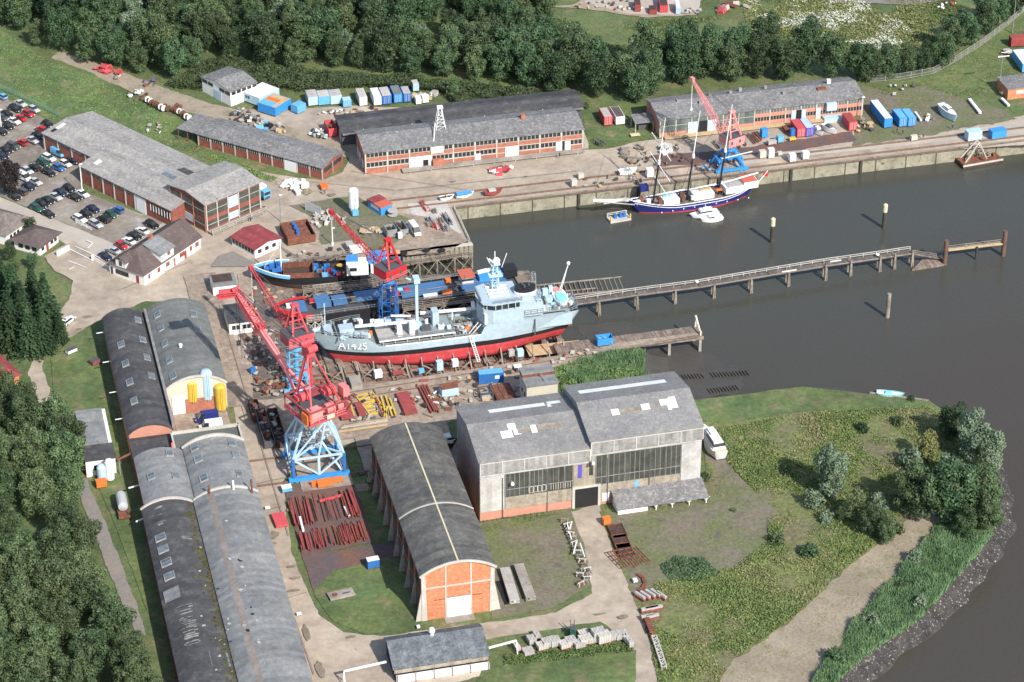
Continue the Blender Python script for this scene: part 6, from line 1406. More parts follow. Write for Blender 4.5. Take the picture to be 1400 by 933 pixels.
for x in(-1,.6,1.6): MB().cbox((x,.2,1.),(.8,1,1.)).build('blue_drum',M['blue'],t)
MB().rail([(-2.8,1.5,.5),(2.8,1.5,.5)],1,.05,2).build('railing',M['whitep'],t)
# green motor yacht on land and others
p=G(990,628); YT=boat('cabin_cruiser','white cabin cruiser propped ashore beside the great hall','cabin cruiser',(p.x-.9,p.y-.5,1.),R(93),11.8,3.9,'whitep','whitep',[((5.2,0,2.2),(7.,2.9,1.6),'whitep','cabin'),((4.,0,2.3),(5.,2.75,.6),'glass','window_band'),((1.9,0,2.1),(.5,2.6,.5),'glass','rear_window'),((6.5,0,3.2),(3,1.6,.4),'whitep','roof_hatch'),((.4,0,1.5),(.8,2.9,.2),'cream2','cockpit_seat')],H_=1.5,z0=-.7)
for y in(-1,1): MB().box(2,9,y*.8-.15,y*.8+.15,-1.,-.6).build('cradle',M['timbery'],YT)
p=G(1300,160); boat('sailing_yacht','pale blue bare hulled yacht standing on the northern storage ground','yacht',(p.x-1.5,p.y+4.5,1.2),R(-82),9.6,2.9,'ltblue','whitep',[((4,0,1.7),(3.4,1.7,.6),'whitep','cabin'),((4.4,0,1.75),(2,1.5,.3),'glass','window_band')],H_=1.3,z0=-.9)
p=G(1118,184); boat('motor_boat','small white boat on trailer beside the lilac container','motor boat',(p.x-.6,p.y+3,.7),R(-75),5.6,2.1,'whitep','dgrey',[((2.6,0,1.2),(1.6,1.4,.6),'whitep','cabin')],z0=-.4)
p=G(1133,182); boat('motor_boat','white boat with dark windscreen second from the lilac container','motor boat',(p.x-.6,p.y+3,.7),R(-68),5.9,2.1,'whitep','whitep',[((2.4,0,1.2),(2.,1.4,.5),'dgrey','cabin')],z0=-.4)
p=G(858,239); boat('dinghy','white dinghy lying on the quay by the yard edge','dinghy',(p.x-2.6,p.y,.6),R(2),5.6,1.9,'whitep','whitep',[((2.4,0,.7),(1.8,1,.3),'concp','thwart')],z0=-.3)
p=G(612,275); boat('rowing_boat','small white rowing boat with dark inside at the basin corner','rowing boat',(p.x-2.2,p.y+.4,.5),R(4),4.4,1.6,'whitep','dgrey',[((2,0,.8),(.3,1.3,.1),'wood','thwart')],z0=-.2,H_=.7)
p=G(635,271); t=boat('covered_boat','boat under a blue tarpaulin on the basin corner','boat',(p.x-2.6,p.y,.6),R(4),5.6,2.,'whitep','tarp',z0=-.2,H_=.7); mb=MB(); mb.prismx([(-1,.9),(0,1.5),(1,.9)],.3,4.6); mb.build('tarpaulin',M['tarp'],t)
p=G(676,267); boat('work_boat','red work boat with grey gear east of the tarpaulined boat','boat',(p.x-3,p.y,.6),R(4),5.4,2.,'redlead','redlead',[((2.4,0,1.),(2,1.2,.5),'concp','gear')],z0=-.2,H_=.8)
p=G(1218,540,-3.9); boat('rowing_boat','turquoise and white boat moored below the grassy bank','rowing boat',(p.x-3.4,p.y+1,-3.8),R(-24),7.,2.1,'teal','whitep',[((3,0,.8),(1.8,1.2,.5),'teal','cabin')],z0=-.3,H_=.8); 
tag(MB().beam(G(1189,537,-3.4),G(1270,548,-3.4),.7,.15).build('landing_plank',M['timbery']),'pale landing plank along the bank under the turquoise boat','plank')
p=G(610,580); boat('cabin_boat','old cream wooden boat stored between the brick workshop and hall','boat',(-32.2,-44.,1.),R(4),8.6,3.,'black','cream2',[((6.2,0,2.2),(2.2,2.2,1.8),'whitep','cabin'),((6.6,0,2.5),(1.6,2.,.5),'glass','window_band')],z0=-.8,H_=1.4)
# floating sheerlegs by the right quay
p=G(1338,222,-4); FS=thing('floating_crane','rusty work pontoon with pale A frame crane at the far right quay','work pontoon',(p.x,p.y+.6,-4),R(6))
MB().box(-6.2,6.2,-3,3,-.8,1.1).build('float',M['rustd'],FS); MB().box(-6,6,-2.8,2.8,1.1,1.2).build('deck',M['rust'],FS); mb=MB(); mb.box(-6.3,6.3,-3.1,-2.9,.7,1.2); mb.build('rubbing_strake',M['concp'],FS)
mb=MB()
for y in(-1.6,1.6): mb.beam((-5,y,1),(-.5,y*.4,6.5),.3); mb.beam((2.,y,1),(-.5,y*.4,6.5),.25)
mb.build('sheer_legs',M['concp'],FS); mb=MB(); lattice(mb,(0,0,2),(3.2,0,2.6),1.8,1.8,2,.14); mb.build('winch_frame',M['timbery'],FS)
for x,y in((3,1),(4.6,-.6),(-2.6,.8),(.6,-1.6),(-4,-1)): MB().cbox((x,y,1.6),(1.1,.9,.8),rz=x).build('deck_gear',M['rust' if x>0 else 'timbery'],FS)
# ================================================================== vegetation
def crown_mesh(name,seed,H,Rr,kind='broad',n=2300,leaf=.62):
    r=random.Random(seed); vs=[];fs=[]
    def quad(c,nrm,s):
        nrm=(nrm+Vector((r.gauss(0,.45),r.gauss(0,.45),r.gauss(0,.35)))).normalized()
        u=nrm.orthogonal().normalized(); u=(Matrix.Rotation(r.uniform(0,6.3),3,nrm)@u); v=nrm.cross(u)
        a=s*r.uniform(.7,1.3)/2;b=s*r.uniform(.5,1.)/2; k=len(vs)
        vs.extend([c-u*a-v*b*.4,c+u*.1*a-v*b,c+u*a+v*b*.3,c-u*.1*a+v*b]); fs.append((k,k+1,k+2,k+3))
    if kind=='conifer':
        z=H*.08
        L=[]
        while z<H:
            t=z/H; rad=Rr*(1-t)**.85*(1+.12*r.uniform(-1,1)); m=max(5,int(13*(1-t)+4))
            a0=r.uniform(0,6)
            for i in range(m):
                a=a0+6.283*i/m+r.uniform(-.2,.2); L.append((z,a,rad*r.uniform(.75,1.1)))
            z+=H*.045
        per=max(6,n//len(L))
        for z,a,rad in L:
            d=Vector((math.cos(a),math.sin(a),0))
            for j in range(per):
                q=r.random()**.6; c=d*rad*q+Vector((0,0,z-rad*q*.28+r.uniform(-.15,.2)))+Vector((-d.y,d.x,0))*r.uniform(-.5,.5)*(1.1-q)*1.2
                quad(c,Vector((d.x*.5,d.y*.5,1)),leaf*.8)
    else:
        lobes=[]; K=52 if kind=='broad' else 36
        cz=H*.5; ez=H*.5
        for i in range(K):
            t=r.uniform(-.98,1); a=r.uniform(0,6.283); q=math.sqrt(max(0,1-t*t))
            k=r.uniform(.55,.95)*(1 if kind=='broad' else 1.)
            lr=Rr*r.uniform(.15,.31)
            if kind=='tall': q*=.8
            lobes.append((Vector((Rr*.78*q*math.cos(a)*k,Rr*.78*q*math.sin(a)*k,cz+(ez-lr*.6)*t*k)),lr))
        lobes.append((Vector((0,0,cz)),Rr*.5))
        if kind=='bush': lobes=[(Vector((l.x,l.y,max(lr*.4,l.z-H*.22))),lr) for l,lr in lobes]
        tot=sum(l[1]**2 for l in lobes)
        for c,lr in lobes:
            m=int(n*lr*lr/tot)
            for j in range(m):
                d=Vector((r.gauss(0,1),r.gauss(0,1),r.gauss(.35,1))).normalized()
                p=c+d*lr*r.uniform(.78,1.12)
                if p.z<.1: continue
                quad(p,d,leaf)
    me=bpy.data.meshes.new(name); me.from_pydata([tuple(v) for v in vs],[],fs); me.update(); return me
def trunk_mesh(name,seed,H,r0,spread):
    r=random.Random(seed); mb=MB(); mb.tube((0,0,-.2),(0,0,H*.55),r0,7,r0*.55); mb.tube((0,0,H*.54),(0,0,H*.85),r0*.55,6,r0*.15)
    for i in range(6):
        a=r.uniform(0,6.28);z=H*r.uniform(.25,.6); mb.tube((0,0,z),(math.cos(a)*spread,math.sin(a)*spread,z+H*.22),r0*.35,5,r0*.1)
    return mb.mesh(name)
PROTO={}
def proto(key,seeds,H,Rr,kind,mat,n,leaf,tr=.28):
    for s in seeds:
        cm=crown_mesh('crown',s,H,Rr,kind,n,leaf); cm.materials.append(M[mat]); tm=trunk_mesh('trunk',s,H,tr,Rr*.5); tm.materials.append(M['bark'])
        PROTO.setdefault(key,[]).append((cm,tm))
proto('dark',(1,2,3,4,21),15,5.4,'broad','leafd',5600,.52); proto('mid',(5,6,7),14,5.,'broad','leafm',5200,.5); proto('silver',(8,9),14,4.8,'tall','leafs',5600,.44); proto('copper',(22,),15,5.4,'broad','copper',5000,.55)
proto('conifer',(10,11),17,4.2,'conifer','leafc',5200,.62); proto('bush',(12,13),3.4,2.3,'bush','leafm',700,.5,.1); proto('darkbush',(14,),4.,2.6,'bush','leafd',800,.5,.1)
proto('sbush',(15,16),5.5,2.6,'bush','leafs',1000,.45,.12); proto('yellow',(17,),9,3.6,'tall','leafy',2000,.5,.2); proto('ash',(18,19,20),14.,5.6,'broad','leafm',7000,.46)
tr_=random.Random(11)
NAMES={'dark':'broadleaf_tree','mid':'broadleaf_tree','copper':'copper_beech','silver':'willow_tree','conifer':'spruce_tree','bush':'bush','darkbush':'bush','sbush':'willow_bush','yellow':'broadleaf_tree','ash':'ash_tree'}
def tree(key,x,y,sc,label,group=None,z=0,sz=None,var=None):
    cm,tm=PROTO[key][var if var is not None else tr_.randrange(len(PROTO[key]))]
    o=bpy.data.objects.new(NAMES[key],None); COL.objects.link(o); o.location=(x,y,z); o.rotation_euler[2]=tr_.uniform(0,6.28); o.scale=(sc,sc,sz or sc*tr_.uniform(.9,1.12))
    tag(o,label,'bush' if 'bush' in key else 'tree',group)
    for nm,me in(('crown',cm),('trunk',tm)):
        c=bpy.data.objects.new(nm,me); COL.objects.link(c); c.parent=o
    return o
def inside(x,y,P):
    c=False;n=len(P)
    for i in range(n):
        x1,y1=P[i];x2,y2=P[i-1]
        if (y1>y)!=(y2>y) and x<(x2-x1)*(y-y1)/(y2-y1)+x1: c=not c
    return c
def scatter(poly,d,seed,tries=9000,shift=0,world=False):
    P=[(G(*p).x,G(*p).y) for p in poly]; r=random.Random(seed); xs=[p[0] for p in P];ys=[p[1] for p in P]; out=[]
    for _ in range(tries):
        x=r.uniform(min(xs),max(xs));y=r.uniform(min(ys),max(ys))
        if inside(x,y,P) and all((x-a)**2+(y-b)**2>d*d for a,b in out): out.append((x,y))
    return out
FOREST=[(-60,-15),(735,-15),(752,25),(735,60),(720,112),(650,122),(560,104),(430,98),(330,90),(290,88),(235,112),(170,98),(110,86),(55,66),(0,34),(-60,5)]
for i,(x,y) in enumerate(scatter(FOREST,6.6,3)):
    k=tr_.choices(['dark','mid','silver'],[.5,.38,.12])[0]; px,py=PR(x,y,0)
    tree(k,x,y,tr_.uniform(.68,1.2),{'dark':'dark green broadleaf tree in the dense wood at the top left','mid':'lighter green broadleaf tree in the dense wood at the top left','silver':'silvery grey green tree in the dense wood at the top left'}[k],{'dark':'dark trees of the dense wood','mid':'lighter trees of the dense wood','silver':'silvery trees of the dense wood'}[k])
ROWB=[(715,100),(745,70),(800,108),(850,106),(900,92),(1000,86),(1060,92),(1120,98),(1180,104),(1185,112),(1100,108),(1000,118),(900,132),(870,146),(775,132),(715,132)]
for x,y in scatter(ROWB,7.4,5): tree('dark',x,y,tr_.uniform(.85,1.15),'dark rounded tree in the belt behind the glazed warehouse','trees of the belt behind the glazed warehouse')
for px,py,s in((1190,112,.75),(1212,108,.8),(1238,104,.8),(1262,100,.6),(1288,92,.8),(1300,72,.85),(1322,62,.9),(1345,48,.85),(1362,36,.9),(1383,22,.9),(1400,12,1.),(1270,86,.55)):
    p=G(px,py); tree('dark' if px!=1238 else 'mid',p.x,p.y,s,'dark green tree in the row along the northern mesh fence','trees along the northern fence')
# big trees bottom left: crowns surveyed, trunks below them
BL=[(-60,560),(30,560),(60,588),(90,605),(98,680),(104,740),(124,780),(146,840),(156,890),(185,925),(215,965),(215,1030),(-60,1030)]
for x,y in scatter(BL,6.9,8):
    tree('ash',x,y,tr_.uniform(.8,1.05),'tall feathery green tree of the grove at the lower left','trees of the lower left grove')
for px,py,h,l in((66,455,1.,'pointed spruce standing nearest the white parked car'),(24,448,1.08,'tall dark spruce at the left edge behind the pointed one'),(42,486,.86,'broad spruce in front of the two tall spruces'),(-2,475,1.,'spruce cut by the left edge below the tiled house'),(84,468,.5,'small spruce beside the pointed spruce'),(48,430,.85,'spruce hidden behind the pointed spruce'),(8,425,.9,'rearmost spruce by the garden of the tiled house'),(18,480,1.,'spruce between the broad one and the left edge'),(62,482,.75,'low spruce in front of the pointed one'),(34,462,.95,'middle spruce of the clump at the left edge'),(-14,445,1.,'spruce half outside the left edge')):
    p=G(px,py); tree('conifer',p.x,p.y,h*1.32,l,sz=h*1.02)
for px,py,k,s,l in((14,268,'copper',.78,'lone dark purple leaved tree shading the parked cars at the left edge'),(42,322,'dark',.38,'small dark tree behind the tiled house'),(14,358,'mid',.42,'bright round tree before the tiled house'),(46,368,'dark',.36,'dark bushy tree beside the porter lodge'),(20,380,'mid',.40,'green tree between spruces and tiled house'),
    (1328,632,'silver',1.25,'brightest silver willow at the tip of the peninsula'),(1350,648,'silver',1.0,'silver willow overhanging the water at the peninsula tip'),(1300,600,'dark',.75,'dark pointed tree behind the silver willows'),(1268,632,'yellow',.95,'yellowish green tree left of the silver willows'),(1245,640,'sbush',1.4,'grey green willow bush left of the yellowish tree'),
    (1300,655,'sbush',1.6,'grey green willow between silver willow and dark thicket'),(1238,705,'mid',.95,'dark green tree at the left of the shore thicket'),(1268,712,'dark',1.05,'dark tree in the middle of the shore thicket'),(1302,716,'dark',1.2,'large dark tree in the heart of the shore thicket'),(1338,712,'mid',1.05,'green tree at the water side of the thicket'),(1350,728,'mid',.75,'leaning green tree at the water edge below the thicket'),(1318,738,'mid',.62,'low green tree below the shore thicket'),
    (1137,680,'silver',1.25,'big lone silvery willow in the middle of the scrub'),(1112,694,'sbush',1.1,'willow bush at the foot of the lone willow, left'),(1168,712,'mid',.62,'green tree right of the lone willow foot'),(1192,732,'dark',.62,'dark small tree by the grassy bank'),(1212,745,'mid',.5,'lowest bush beside the dry field'),(1150,712,'dark',.34,'dark bush below the lone willow'),(1222,728,'bush',1.3,'bush at the top corner of the dry field'),
    (1077,650,'bush',.9,'small bright bush left of the lone willow'),(1105,760,'darkbush',1.,'isolated dark green bush near the dry field edge'),(1060,742,'bush',1.,'light green bush in the open scrub'),(1003,700,'bush',.4,'tiny bush by the bare ground'),(964,656,'bush',.8,'small bush beside the propped cruiser'),(1130,715,'sbush',.8,'little grey willow bush under the lone willow'),
    (1246,548,'darkbush',.5,'small dark shrub on the grassy bank'),(1228,580,'bush',.9,'green shrub behind the dry bank'),(1180,590,'darkbush',.8,'dark shrub in the middle of the peninsula grass'),(1258,832,'sbush',.8,'willow bush half way down the reed belt'),(1190,858,'sbush',1.,'round bush above the low stone wall in the reeds'),(1140,905,'darkbush',1.1,'dark round bush at the bottom of the reed belt'),(1250,770,'sbush',.9,'pale bush between dry field and reeds'),(1232,805,'bush',.9,'yellow green bush left of the reeds'),
    (1200,700,'sbush',1.2,'grey bush on the left of the thicket'),(620,132,'mid',.5,'low spreading tree beside the last blue container'),(800,148,'bush',.7,'bush behind the verge by the warehouse end')):
    p=G(px,py); tree(k,p.x,p.y,s,l)
M['umbel']=mk('white_umbel',(.55,.56,.45),fine=.1)
# masses nobody could count
def mass(name,label,cat,poly,n,mat,h,leaf,seed,up=.5,lump=.12,z0=0,blade=False,dens=None,grad=None):
    P=[(G(*p).x,G(*p).y) for p in poly]; r=random.Random(seed); xs=[p[0] for p in P];ys=[p[1] for p in P]; vs=[];fs=[];c=0;tries=0
    while c<n and tries<n*12:
        tries+=1
        x=r.uniform(min(xs),max(xs));y=r.uniform(min(ys),max(ys))
        if not inside(x,y,P): continue
        nn=noise.noise(Vector((x*lump,y*lump,seed)))+.5*noise.noise(Vector((x*lump*3,y*lump*3,seed)))
        if dens is not None and nn<dens+r.uniform(-.15,.15): continue
        hh=h*(.65+.7*nn); z=z0+max(.05,hh*(1-r.random()**2*.6))
        if blade:
            a=r.uniform(0,3.14);l=leaf*r.uniform(.7,1.3);dx,dy=math.cos(a)*leaf*.13,math.sin(a)*leaf*.13; tx,ty=r.uniform(-.35,.35),r.uniform(-.35,.35); k=len(vs)
            vs+=[(x-dx,y-dy,z-l),(x+dx,y+dy,z-l),(x+dx*.3+tx,y+dy*.3+ty,z)]; fs.append((k,k+1,k+2))
        else:
            nrm=Vector((r.gauss(0,.6),r.gauss(0,.6),up+abs(r.gauss(0,.6)))).normalized();u=nrm.orthogonal().normalized();u=Matrix.Rotation(r.uniform(0,6.3),3,nrm)@u;v=nrm.cross(u);s=leaf*r.uniform(.6,1.3)/2;q=Vector((x,y,z));k=len(vs)
            vs+=[tuple(q-u*s-v*s*.4),tuple(q-v*s),tuple(q+u*s+v*s*.3),tuple(q+v*s)]; fs.append((k,k+1,k+2,k+3))
        c+=1
    me=bpy.data.meshes.new(name); me.from_pydata(vs,[],fs); o=bpy.data.objects.new(name,me); COL.objects.link(o); me.materials.append(M[mat]); return tag(o,label,cat,None,'stuff')
mass('bramble_thicket','dense bramble thicket behind the northern huts','thicket',[(228,122),(285,86),(330,84),(420,100),(500,104),(600,112),(690,122),(770,132),(740,142),(628,150),(600,128),(500,122),(410,128),(340,118),(300,104),(276,126)],30000,'leafm',2.6,.5,21)
mass('reeds','tall reed belt along the right shore','reeds',[(1300,692),(1362,668),(1368,700),(1352,738),(1316,782),(1284,818),(1252,852),(1208,880),(1164,912),(1140,940),(1110,990),(1090,990),(1098,960),(1135,895),(1180,840),(1225,790),(1270,735)],52000,'reed',2.6,1.3,22,blade=True)
mass('reeds','reed patch between the cream block and the timber pier','reeds',[(775,518),(768,500),(790,492),(845,480),(882,482),(880,508),(858,518),(800,530)],9000,'reed',1.8,1.3,23,blade=True)
mass('weeds','green weeds on the bank behind the cream block','weeds',[(735,514),(770,500),(800,498),(860,500),(880,508),(900,516),(780,528),(770,545),(765,520)],3000,'leafg',.8,.6,24)
mass('scrub','rough scrub of the peninsula','scrub',[(965,590),(1100,566),(1270,556),(1330,610),(1290,680),(1240,712),(1160,775),(1080,850),(1000,905),(965,960),(905,960),(890,880),(895,800),(1000,780),(1050,740),(1050,690),(1000,640)],15000,'leafy',.5,.42,25,dens=.05,lump=.09)
mass('scrub','green undergrowth of the peninsula','scrub',[(965,590),(1100,566),(1270,556),(1330,610),(1290,680),(1240,712),(1160,775),(1080,850),(1000,905),(965,960),(905,960),(890,880),(895,800),(1000,780),(1050,740),(1050,690),(1000,640)],42000,'leafg',.6,.42,26,dens=-.08,lump=.06)
mass('weeds','dark nettle patch beside the rusty grating','weeds',[(902,775),(925,762),(960,765),(985,785),(960,798),(915,795)],1600,'leafd',.9,.5,27)
mass('weeds','green weeds in front of the hall plinth','weeds',[(656,714),(778,692),(785,697),(700,722),(662,728)],1200,'leafg',.3,.35,28)
mass('weeds','flowering weeds along the grass by the white blocks','weeds',[(690,898),(860,880),(868,892),(760,905),(690,912)],2200,'leafg',.7,.45,29)
mass('flowers','white flowering umbels of the far meadow','flowers',[(1020,0),(1060,-5),(1160,-5),(1215,15),(1260,55),(1200,68),(1120,52),(1080,40),(1040,30)],3000,'umbel',.6,.5,30,up=2,dens=.0,lump=.09)
mass('herbs','pale yellowish herbs of the flowering meadow','herbs',[(1010,0),(1060,-5),(1200,-10),(1290,10),(1270,60),(1200,75),(1120,62),(1060,50),(1020,30)],9000,'leafy',.5,.6,34,dens=-.2,lump=.06)

mass('meadow_herbs','tall rough herbs of the far meadow','herbs',[(740,5),(800,20),(900,28),(960,25),(1020,5),(1060,-10),(1300,-10),(1330,40),(1290,72),(1180,100),(1060,78),(1010,62),(870,92),(800,88),(760,50)],12000,'leafg',.4,.6,31,dens=.08,lump=.03)
mass('weeds','weeds round the shed and office fence','weeds',[(285,210),(330,228),(380,244),(372,250),(310,232)],900,'leafg',.5,.45,33)

for i,(poly,n,m) in enumerate((([(430,782),(530,758),(562,845),(568,862),(500,868),(455,850),(430,815)],2600,'leafg'),([(655,716),(778,693),(800,750),(808,800),(755,832),(672,848),(676,780)],3800,'leafy'),([(840,705),(900,690),(965,680),(1000,640),(1050,680),(1050,750),(960,790),(880,810)],4200,'leafy'),([(70,490),(100,462),(130,465),(142,520),(160,575),(165,660),(200,720),(240,880),(215,870),(150,700),(100,600),(75,560)],4000,'leafg'),([(0,40),(60,80),(110,98),(160,125),(240,160),(250,190),(235,200),(100,150),(70,165),(0,125)],6000,'leafg'),([(655,925),(700,905),(868,890),(868,935)],2600,'leafg'),([(1180,128),(1290,98),(1350,55),(1400,20),(1400,60),(1385,135),(1340,130),(1240,170),(1180,170)],5000,'leafy'),([(950,575),(945,552),(1010,541),(1100,530),(1200,542),(1270,550),(1255,560),(1100,563),(990,580)],3600,'leafg'),([(975,900),(1080,850),(1160,775),(1290,682),(1290,700),(1225,790),(1180,840),(1135,895),(1100,960),(970,960)],2600,'leafy'),([(240,185),(330,225),(430,262),(420,268),(300,225),(235,200)],1500,'leafg'))):
    mass('grass_tufts',('tufts on the round lawn','tufts on the hall lawn','tufts on the bare ground below the lean to','tufts on the strip beside the halls','tufts on the northern meadow','tufts on the lower grass','tufts on the northern storage paddock','tufts on the river bank grass','sparse tufts on the dry field','tufts behind the big brick hall')[i],'grass tufts',poly,n,m,.16,.34,60+i,up=.8,dens=-.15,lump=.25)
# ================================================================== cars and people
CARM={}
def setm(o,m):
    o.material_slots[0].link='OBJECT'; o.material_slots[0].material=M[m]
def car_meshes(kind):
    if kind in CARM: return CARM[kind]
    L,W,H={'saloon':(4.5,1.78,1.42),'hatch':(4.0,1.7,1.46),'estate':(4.6,1.78,1.48),'van':(4.9,1.9,1.95),'transit':(5.6,2.,2.35)}[kind]
    def shell(prof,wf):  # profile along x: (x,z), width factor per point
        vs=[];n=len(prof)
        for s in(-1,1):
            for (x,z),k in zip(prof,wf): vs.append((x,s*W/2*k,z))
        fs=[tuple(range(n))[::-1],tuple(range(n,2*n))]+[(i,(i+1)%n,n+(i+1)%n,n+i) for i in range(n)]
        return MB().add(vs,fs)
    h=L/2; bz=.82 if kind not in('van','transit') else 1.05
    low=[(-h,.35),(-h+.02,bz-.12),(-h+.15,bz+.02),(-h*.45,bz+.06),(h*.35,bz+.02),(h-.35,bz-.12),(h-.03,bz-.28),(h,.35),(h-.2,.22),(-h+.2,.22)]
    body=shell(low,[.92,.94,.9,.96,.96,.9,.86,.88,.92,.92])
    g0={'saloon':(-h+.75,-h+1.35,h-2.15,h-1.35),'hatch':(-h+.1,-h+.5,h-2.,h-1.2),'estate':(-h+.1,-h+.35,h-2.15,h-1.35),'van':(-h+.04,-h+.12,h-1.6,h-.7),'transit':(-h+.04,-h+.1,h-1.5,h-.7)}[kind]
    cab=[(g0[0],bz),(g0[1],H-.04),(g0[2],H-.04),(g0[3],bz)]
    glass=shell(cab,[.9,.74,.74,.9]); 
    roof=shell([(g0[1]-.03,H-.05),(g0[1]+.1,H),(g0[2]-.1,H),(g0[2]+.03,H-.05)],[.76,.7,.7,.76])
    if kind in('van','transit'):
        roof=shell([(g0[0]-.01,bz),(g0[0]-.01+.02,H),(h-2.3,H),(h-2.3,bz)],[.93,.82,.82,.93]); rf=shell([(g0[1],H-.04),(g0[1]+.1,H+.02),(g0[2],H+.02),(g0[2]+.1,H-.04)],[.8,.78,.78,.8]); roof.add(rf.v,rf.f)
    ms={'body':body.mesh('body'),'windows':glass.mesh('windows'),'roof':roof.mesh('roof')}
    wh=MB().tube((0,-.1,0),(0,.1,0),.31,12); ms['wheel']=wh.mesh('wheel'); ms['rim']=MB().tube((0,-.115,0),(0,.115,0),.17,8).mesh('rim')
    ms['headlight']=MB().box(-.12,.06,-.18,.18,-.09,.09).mesh('headlight'); ms['tail_light']=MB().box(-.05,.06,-.14,.14,-.12,.12).mesh('tail_light')
    for k,m in(('body','whitep'),('windows','glass'),('roof','whitep'),('wheel','tyre'),('rim','silver'),('headlight','lamp'),('tail_light','tail')): ms[k].materials.append(M[m])
    CARM[kind]=(L,W,bz,ms); return CARM[kind]
def car(kind,m,x,y,rz,label,group=None,name=None):
    L,W,bz,ms=car_meshes(kind); t=bpy.data.objects.new(name or 'parked_car',None); COL.objects.link(t); t.location=(x,y,Z[0]); t.rotation_euler[2]=rz; tag(t,label,'van' if kind in('van','transit') else 'car',group)
    def ch(nm,loc=(0,0,0),mm=None,parent=t):
        o=bpy.data.objects.new(nm,ms[nm]); COL.objects.link(o); o.parent=parent; o.location=loc
        if mm: setm(o,mm)
        return o
    ch('body',mm=m); ch('windows'); ch('roof',mm=m)
    for sx in(-1,1):
        for sy in(-1,1): w_=ch('wheel',(sx*L*.31,sy*(W/2-.12),.31)); ch('rim',parent=w_)
    for sy in(-1,1): ch('headlight',(L/2-.08,sy*W*.34,bz-.3)); ch('tail_light',(-L/2+.04,sy*W*.37,bz-.22))
    return t
CZ=az2((95,259),(115,269))
rows=[('northernmost row by the mesh fence',[(3,134,'hatch','bluel'),(28.5,144,'saloon','silver'),(47,152,'hatch','silver')]),
('second row below the mesh fence',[(21.5,151,'estate','black'),(39.5,158,'hatch','red')]),
('third row below the mesh fence',[(10.5,158,'saloon','black'),(28.5,163.5,'saloon','red')]),
('fourth row below the mesh fence',[(4,163,'saloon','dgrey'),(20,168,'saloon','whitep'),(12,175,'hatch','black'),(3,182,'saloon','black')]),
('row by the corner of the big brick hall',[(66,172,'hatch','black'),(57,179,'hatch','red'),(53.5,187,'saloon','black'),(45,194,'saloon','silver'),(31,197,'hatch','red'),(19,202,'estate','dgrey'),(9,207.5,'saloon','black'),(3,215,'saloon','navyc')]),
('double row beside the brick hall piers, upper file',[(93,208,'estate','whitep'),(80,212,'van','bluel'),(67.5,218.5,'estate','whitep'),(60.5,225,'estate','green'),(48,231,'saloon','black'),(38,236,'hatch','silver')]),
('double row beside the brick hall piers, lower file',[(101,221.5,'saloon','navyc'),(90,226.5,'hatch','whitep'),(81,232,'hatch','blue'),(68,238.5,'estate','black')]),
('short row next to the lone dark tree',[(33,245,'van','whitep'),(49,251,'saloon','silver'),(40,257.5,'saloon','navyc'),(30,264,'estate','dgrey'),(21.5,271.5,'hatch','black')]),
('middle row ending at the concrete road',[(95,260,'hatch','black'),(83.5,265.5,'saloon','navyc'),(76.5,271.5,'saloon','silver'),(66,276.5,'saloon','black'),(58,281.5,'estate','black'),(51,287,'estate','green')]),
('pair of cars at the right of the middle row',[(113.5,267.5,'saloon','whitep'),(103,272,'saloon','black')]),
('island group, left file',[(128,288,'saloon','navyc'),(119,295,'hatch','black'),(110,302,'estate','whitep')]),
('island group, right file',[(162,289.5,'hatch','blue'),(152.5,296,'hatch','green'),(143,302,'estate','black'),(131.5,309,'estate','silver')]),
('row hidden behind the gate office roof',[(208.6,309.7,'estate','black'),(195,318,'saloon','whitep'),(185,325,'saloon','black'),(176.6,332,'saloon','whitep'),(167,338.5,'hatch','red'),(155.7,345,'saloon','silver'),(145,353,'saloon','navyc')])]
CN_={'bluel':'light blue','silver':'silver','black':'black','red':'red','dgrey':'dark grey','whitep':'white','navyc':'dark navy','green':'dark green','blue':'blue'}
ORD=['first','second','third','fourth','fifth','sixth','seventh','eighth']
ri=random.Random(4)
for rn,cs in rows:
    for i,(px,py,k,m) in enumerate(cs):
        p=G(px,py+2); car(k,m,p.x,p.y,CZ+ri.uniform(-.05,.05)+(math.pi if ri.random()<.15 else 0),'%s %s, %s in the %s'%(CN_[m],{'hatch':'hatchback'}.get(k,k),ORD[i],rn),'cars parked in the car park')
p=G(67,297); car('saloon','black',p.x,p.y,CZ,'dark saloon parked alone on the edge of the concrete road','cars parked in the car park')
p=G(94,443); car('estate','whitep',p.x,p.y,R(48),'white estate car parked alone beside the spruces')
p=G(283,577); car('transit','navy',p.x,p.y,math.pi+R(2),'navy blue van parked under the yellow and pale silos')
p=G(286,588); car('transit','whitep',p.x+.4,p.y-.4,math.pi,'white van parked tight against the blue van')
p=G(567,320); car('transit','whitep',p.x,p.y,R(-82),'white van facing the slip beside two metal bins')
# orange and white lorry
p=G(361,271); t=thing('box_lorry','lorry with orange box body and blue cab behind the office block','lorry',(p.x-1.,p.y+1,Z[0]),R(-62))
MB().box(-5.6,1.6,-1.2,1.2,1.,2.).build('box_body',M['orange'],t); MB().box(-5.6,1.6,-1.21,1.21,2.,3.5).build('box_top',M['whitep'],t); MB().box(1.8,3.6,-1.15,1.15,.5,2.7).build('cab',M['bluel'],t)
MB().box(3.55,3.64,-1.,1.,1.5,2.4).build('windscreen',M['glass'],t); MB().box(-5.6,3.6,-.9,.9,.5,1.).build('chassis',M['dgrey'],t)
for x in(-4.2,-2.9,2.7):
    for y in(-1,1): MB().tube((x,y-.15,.5),(x,y+.15,.5),.5,12).build('wheel',M['tyre'],t)
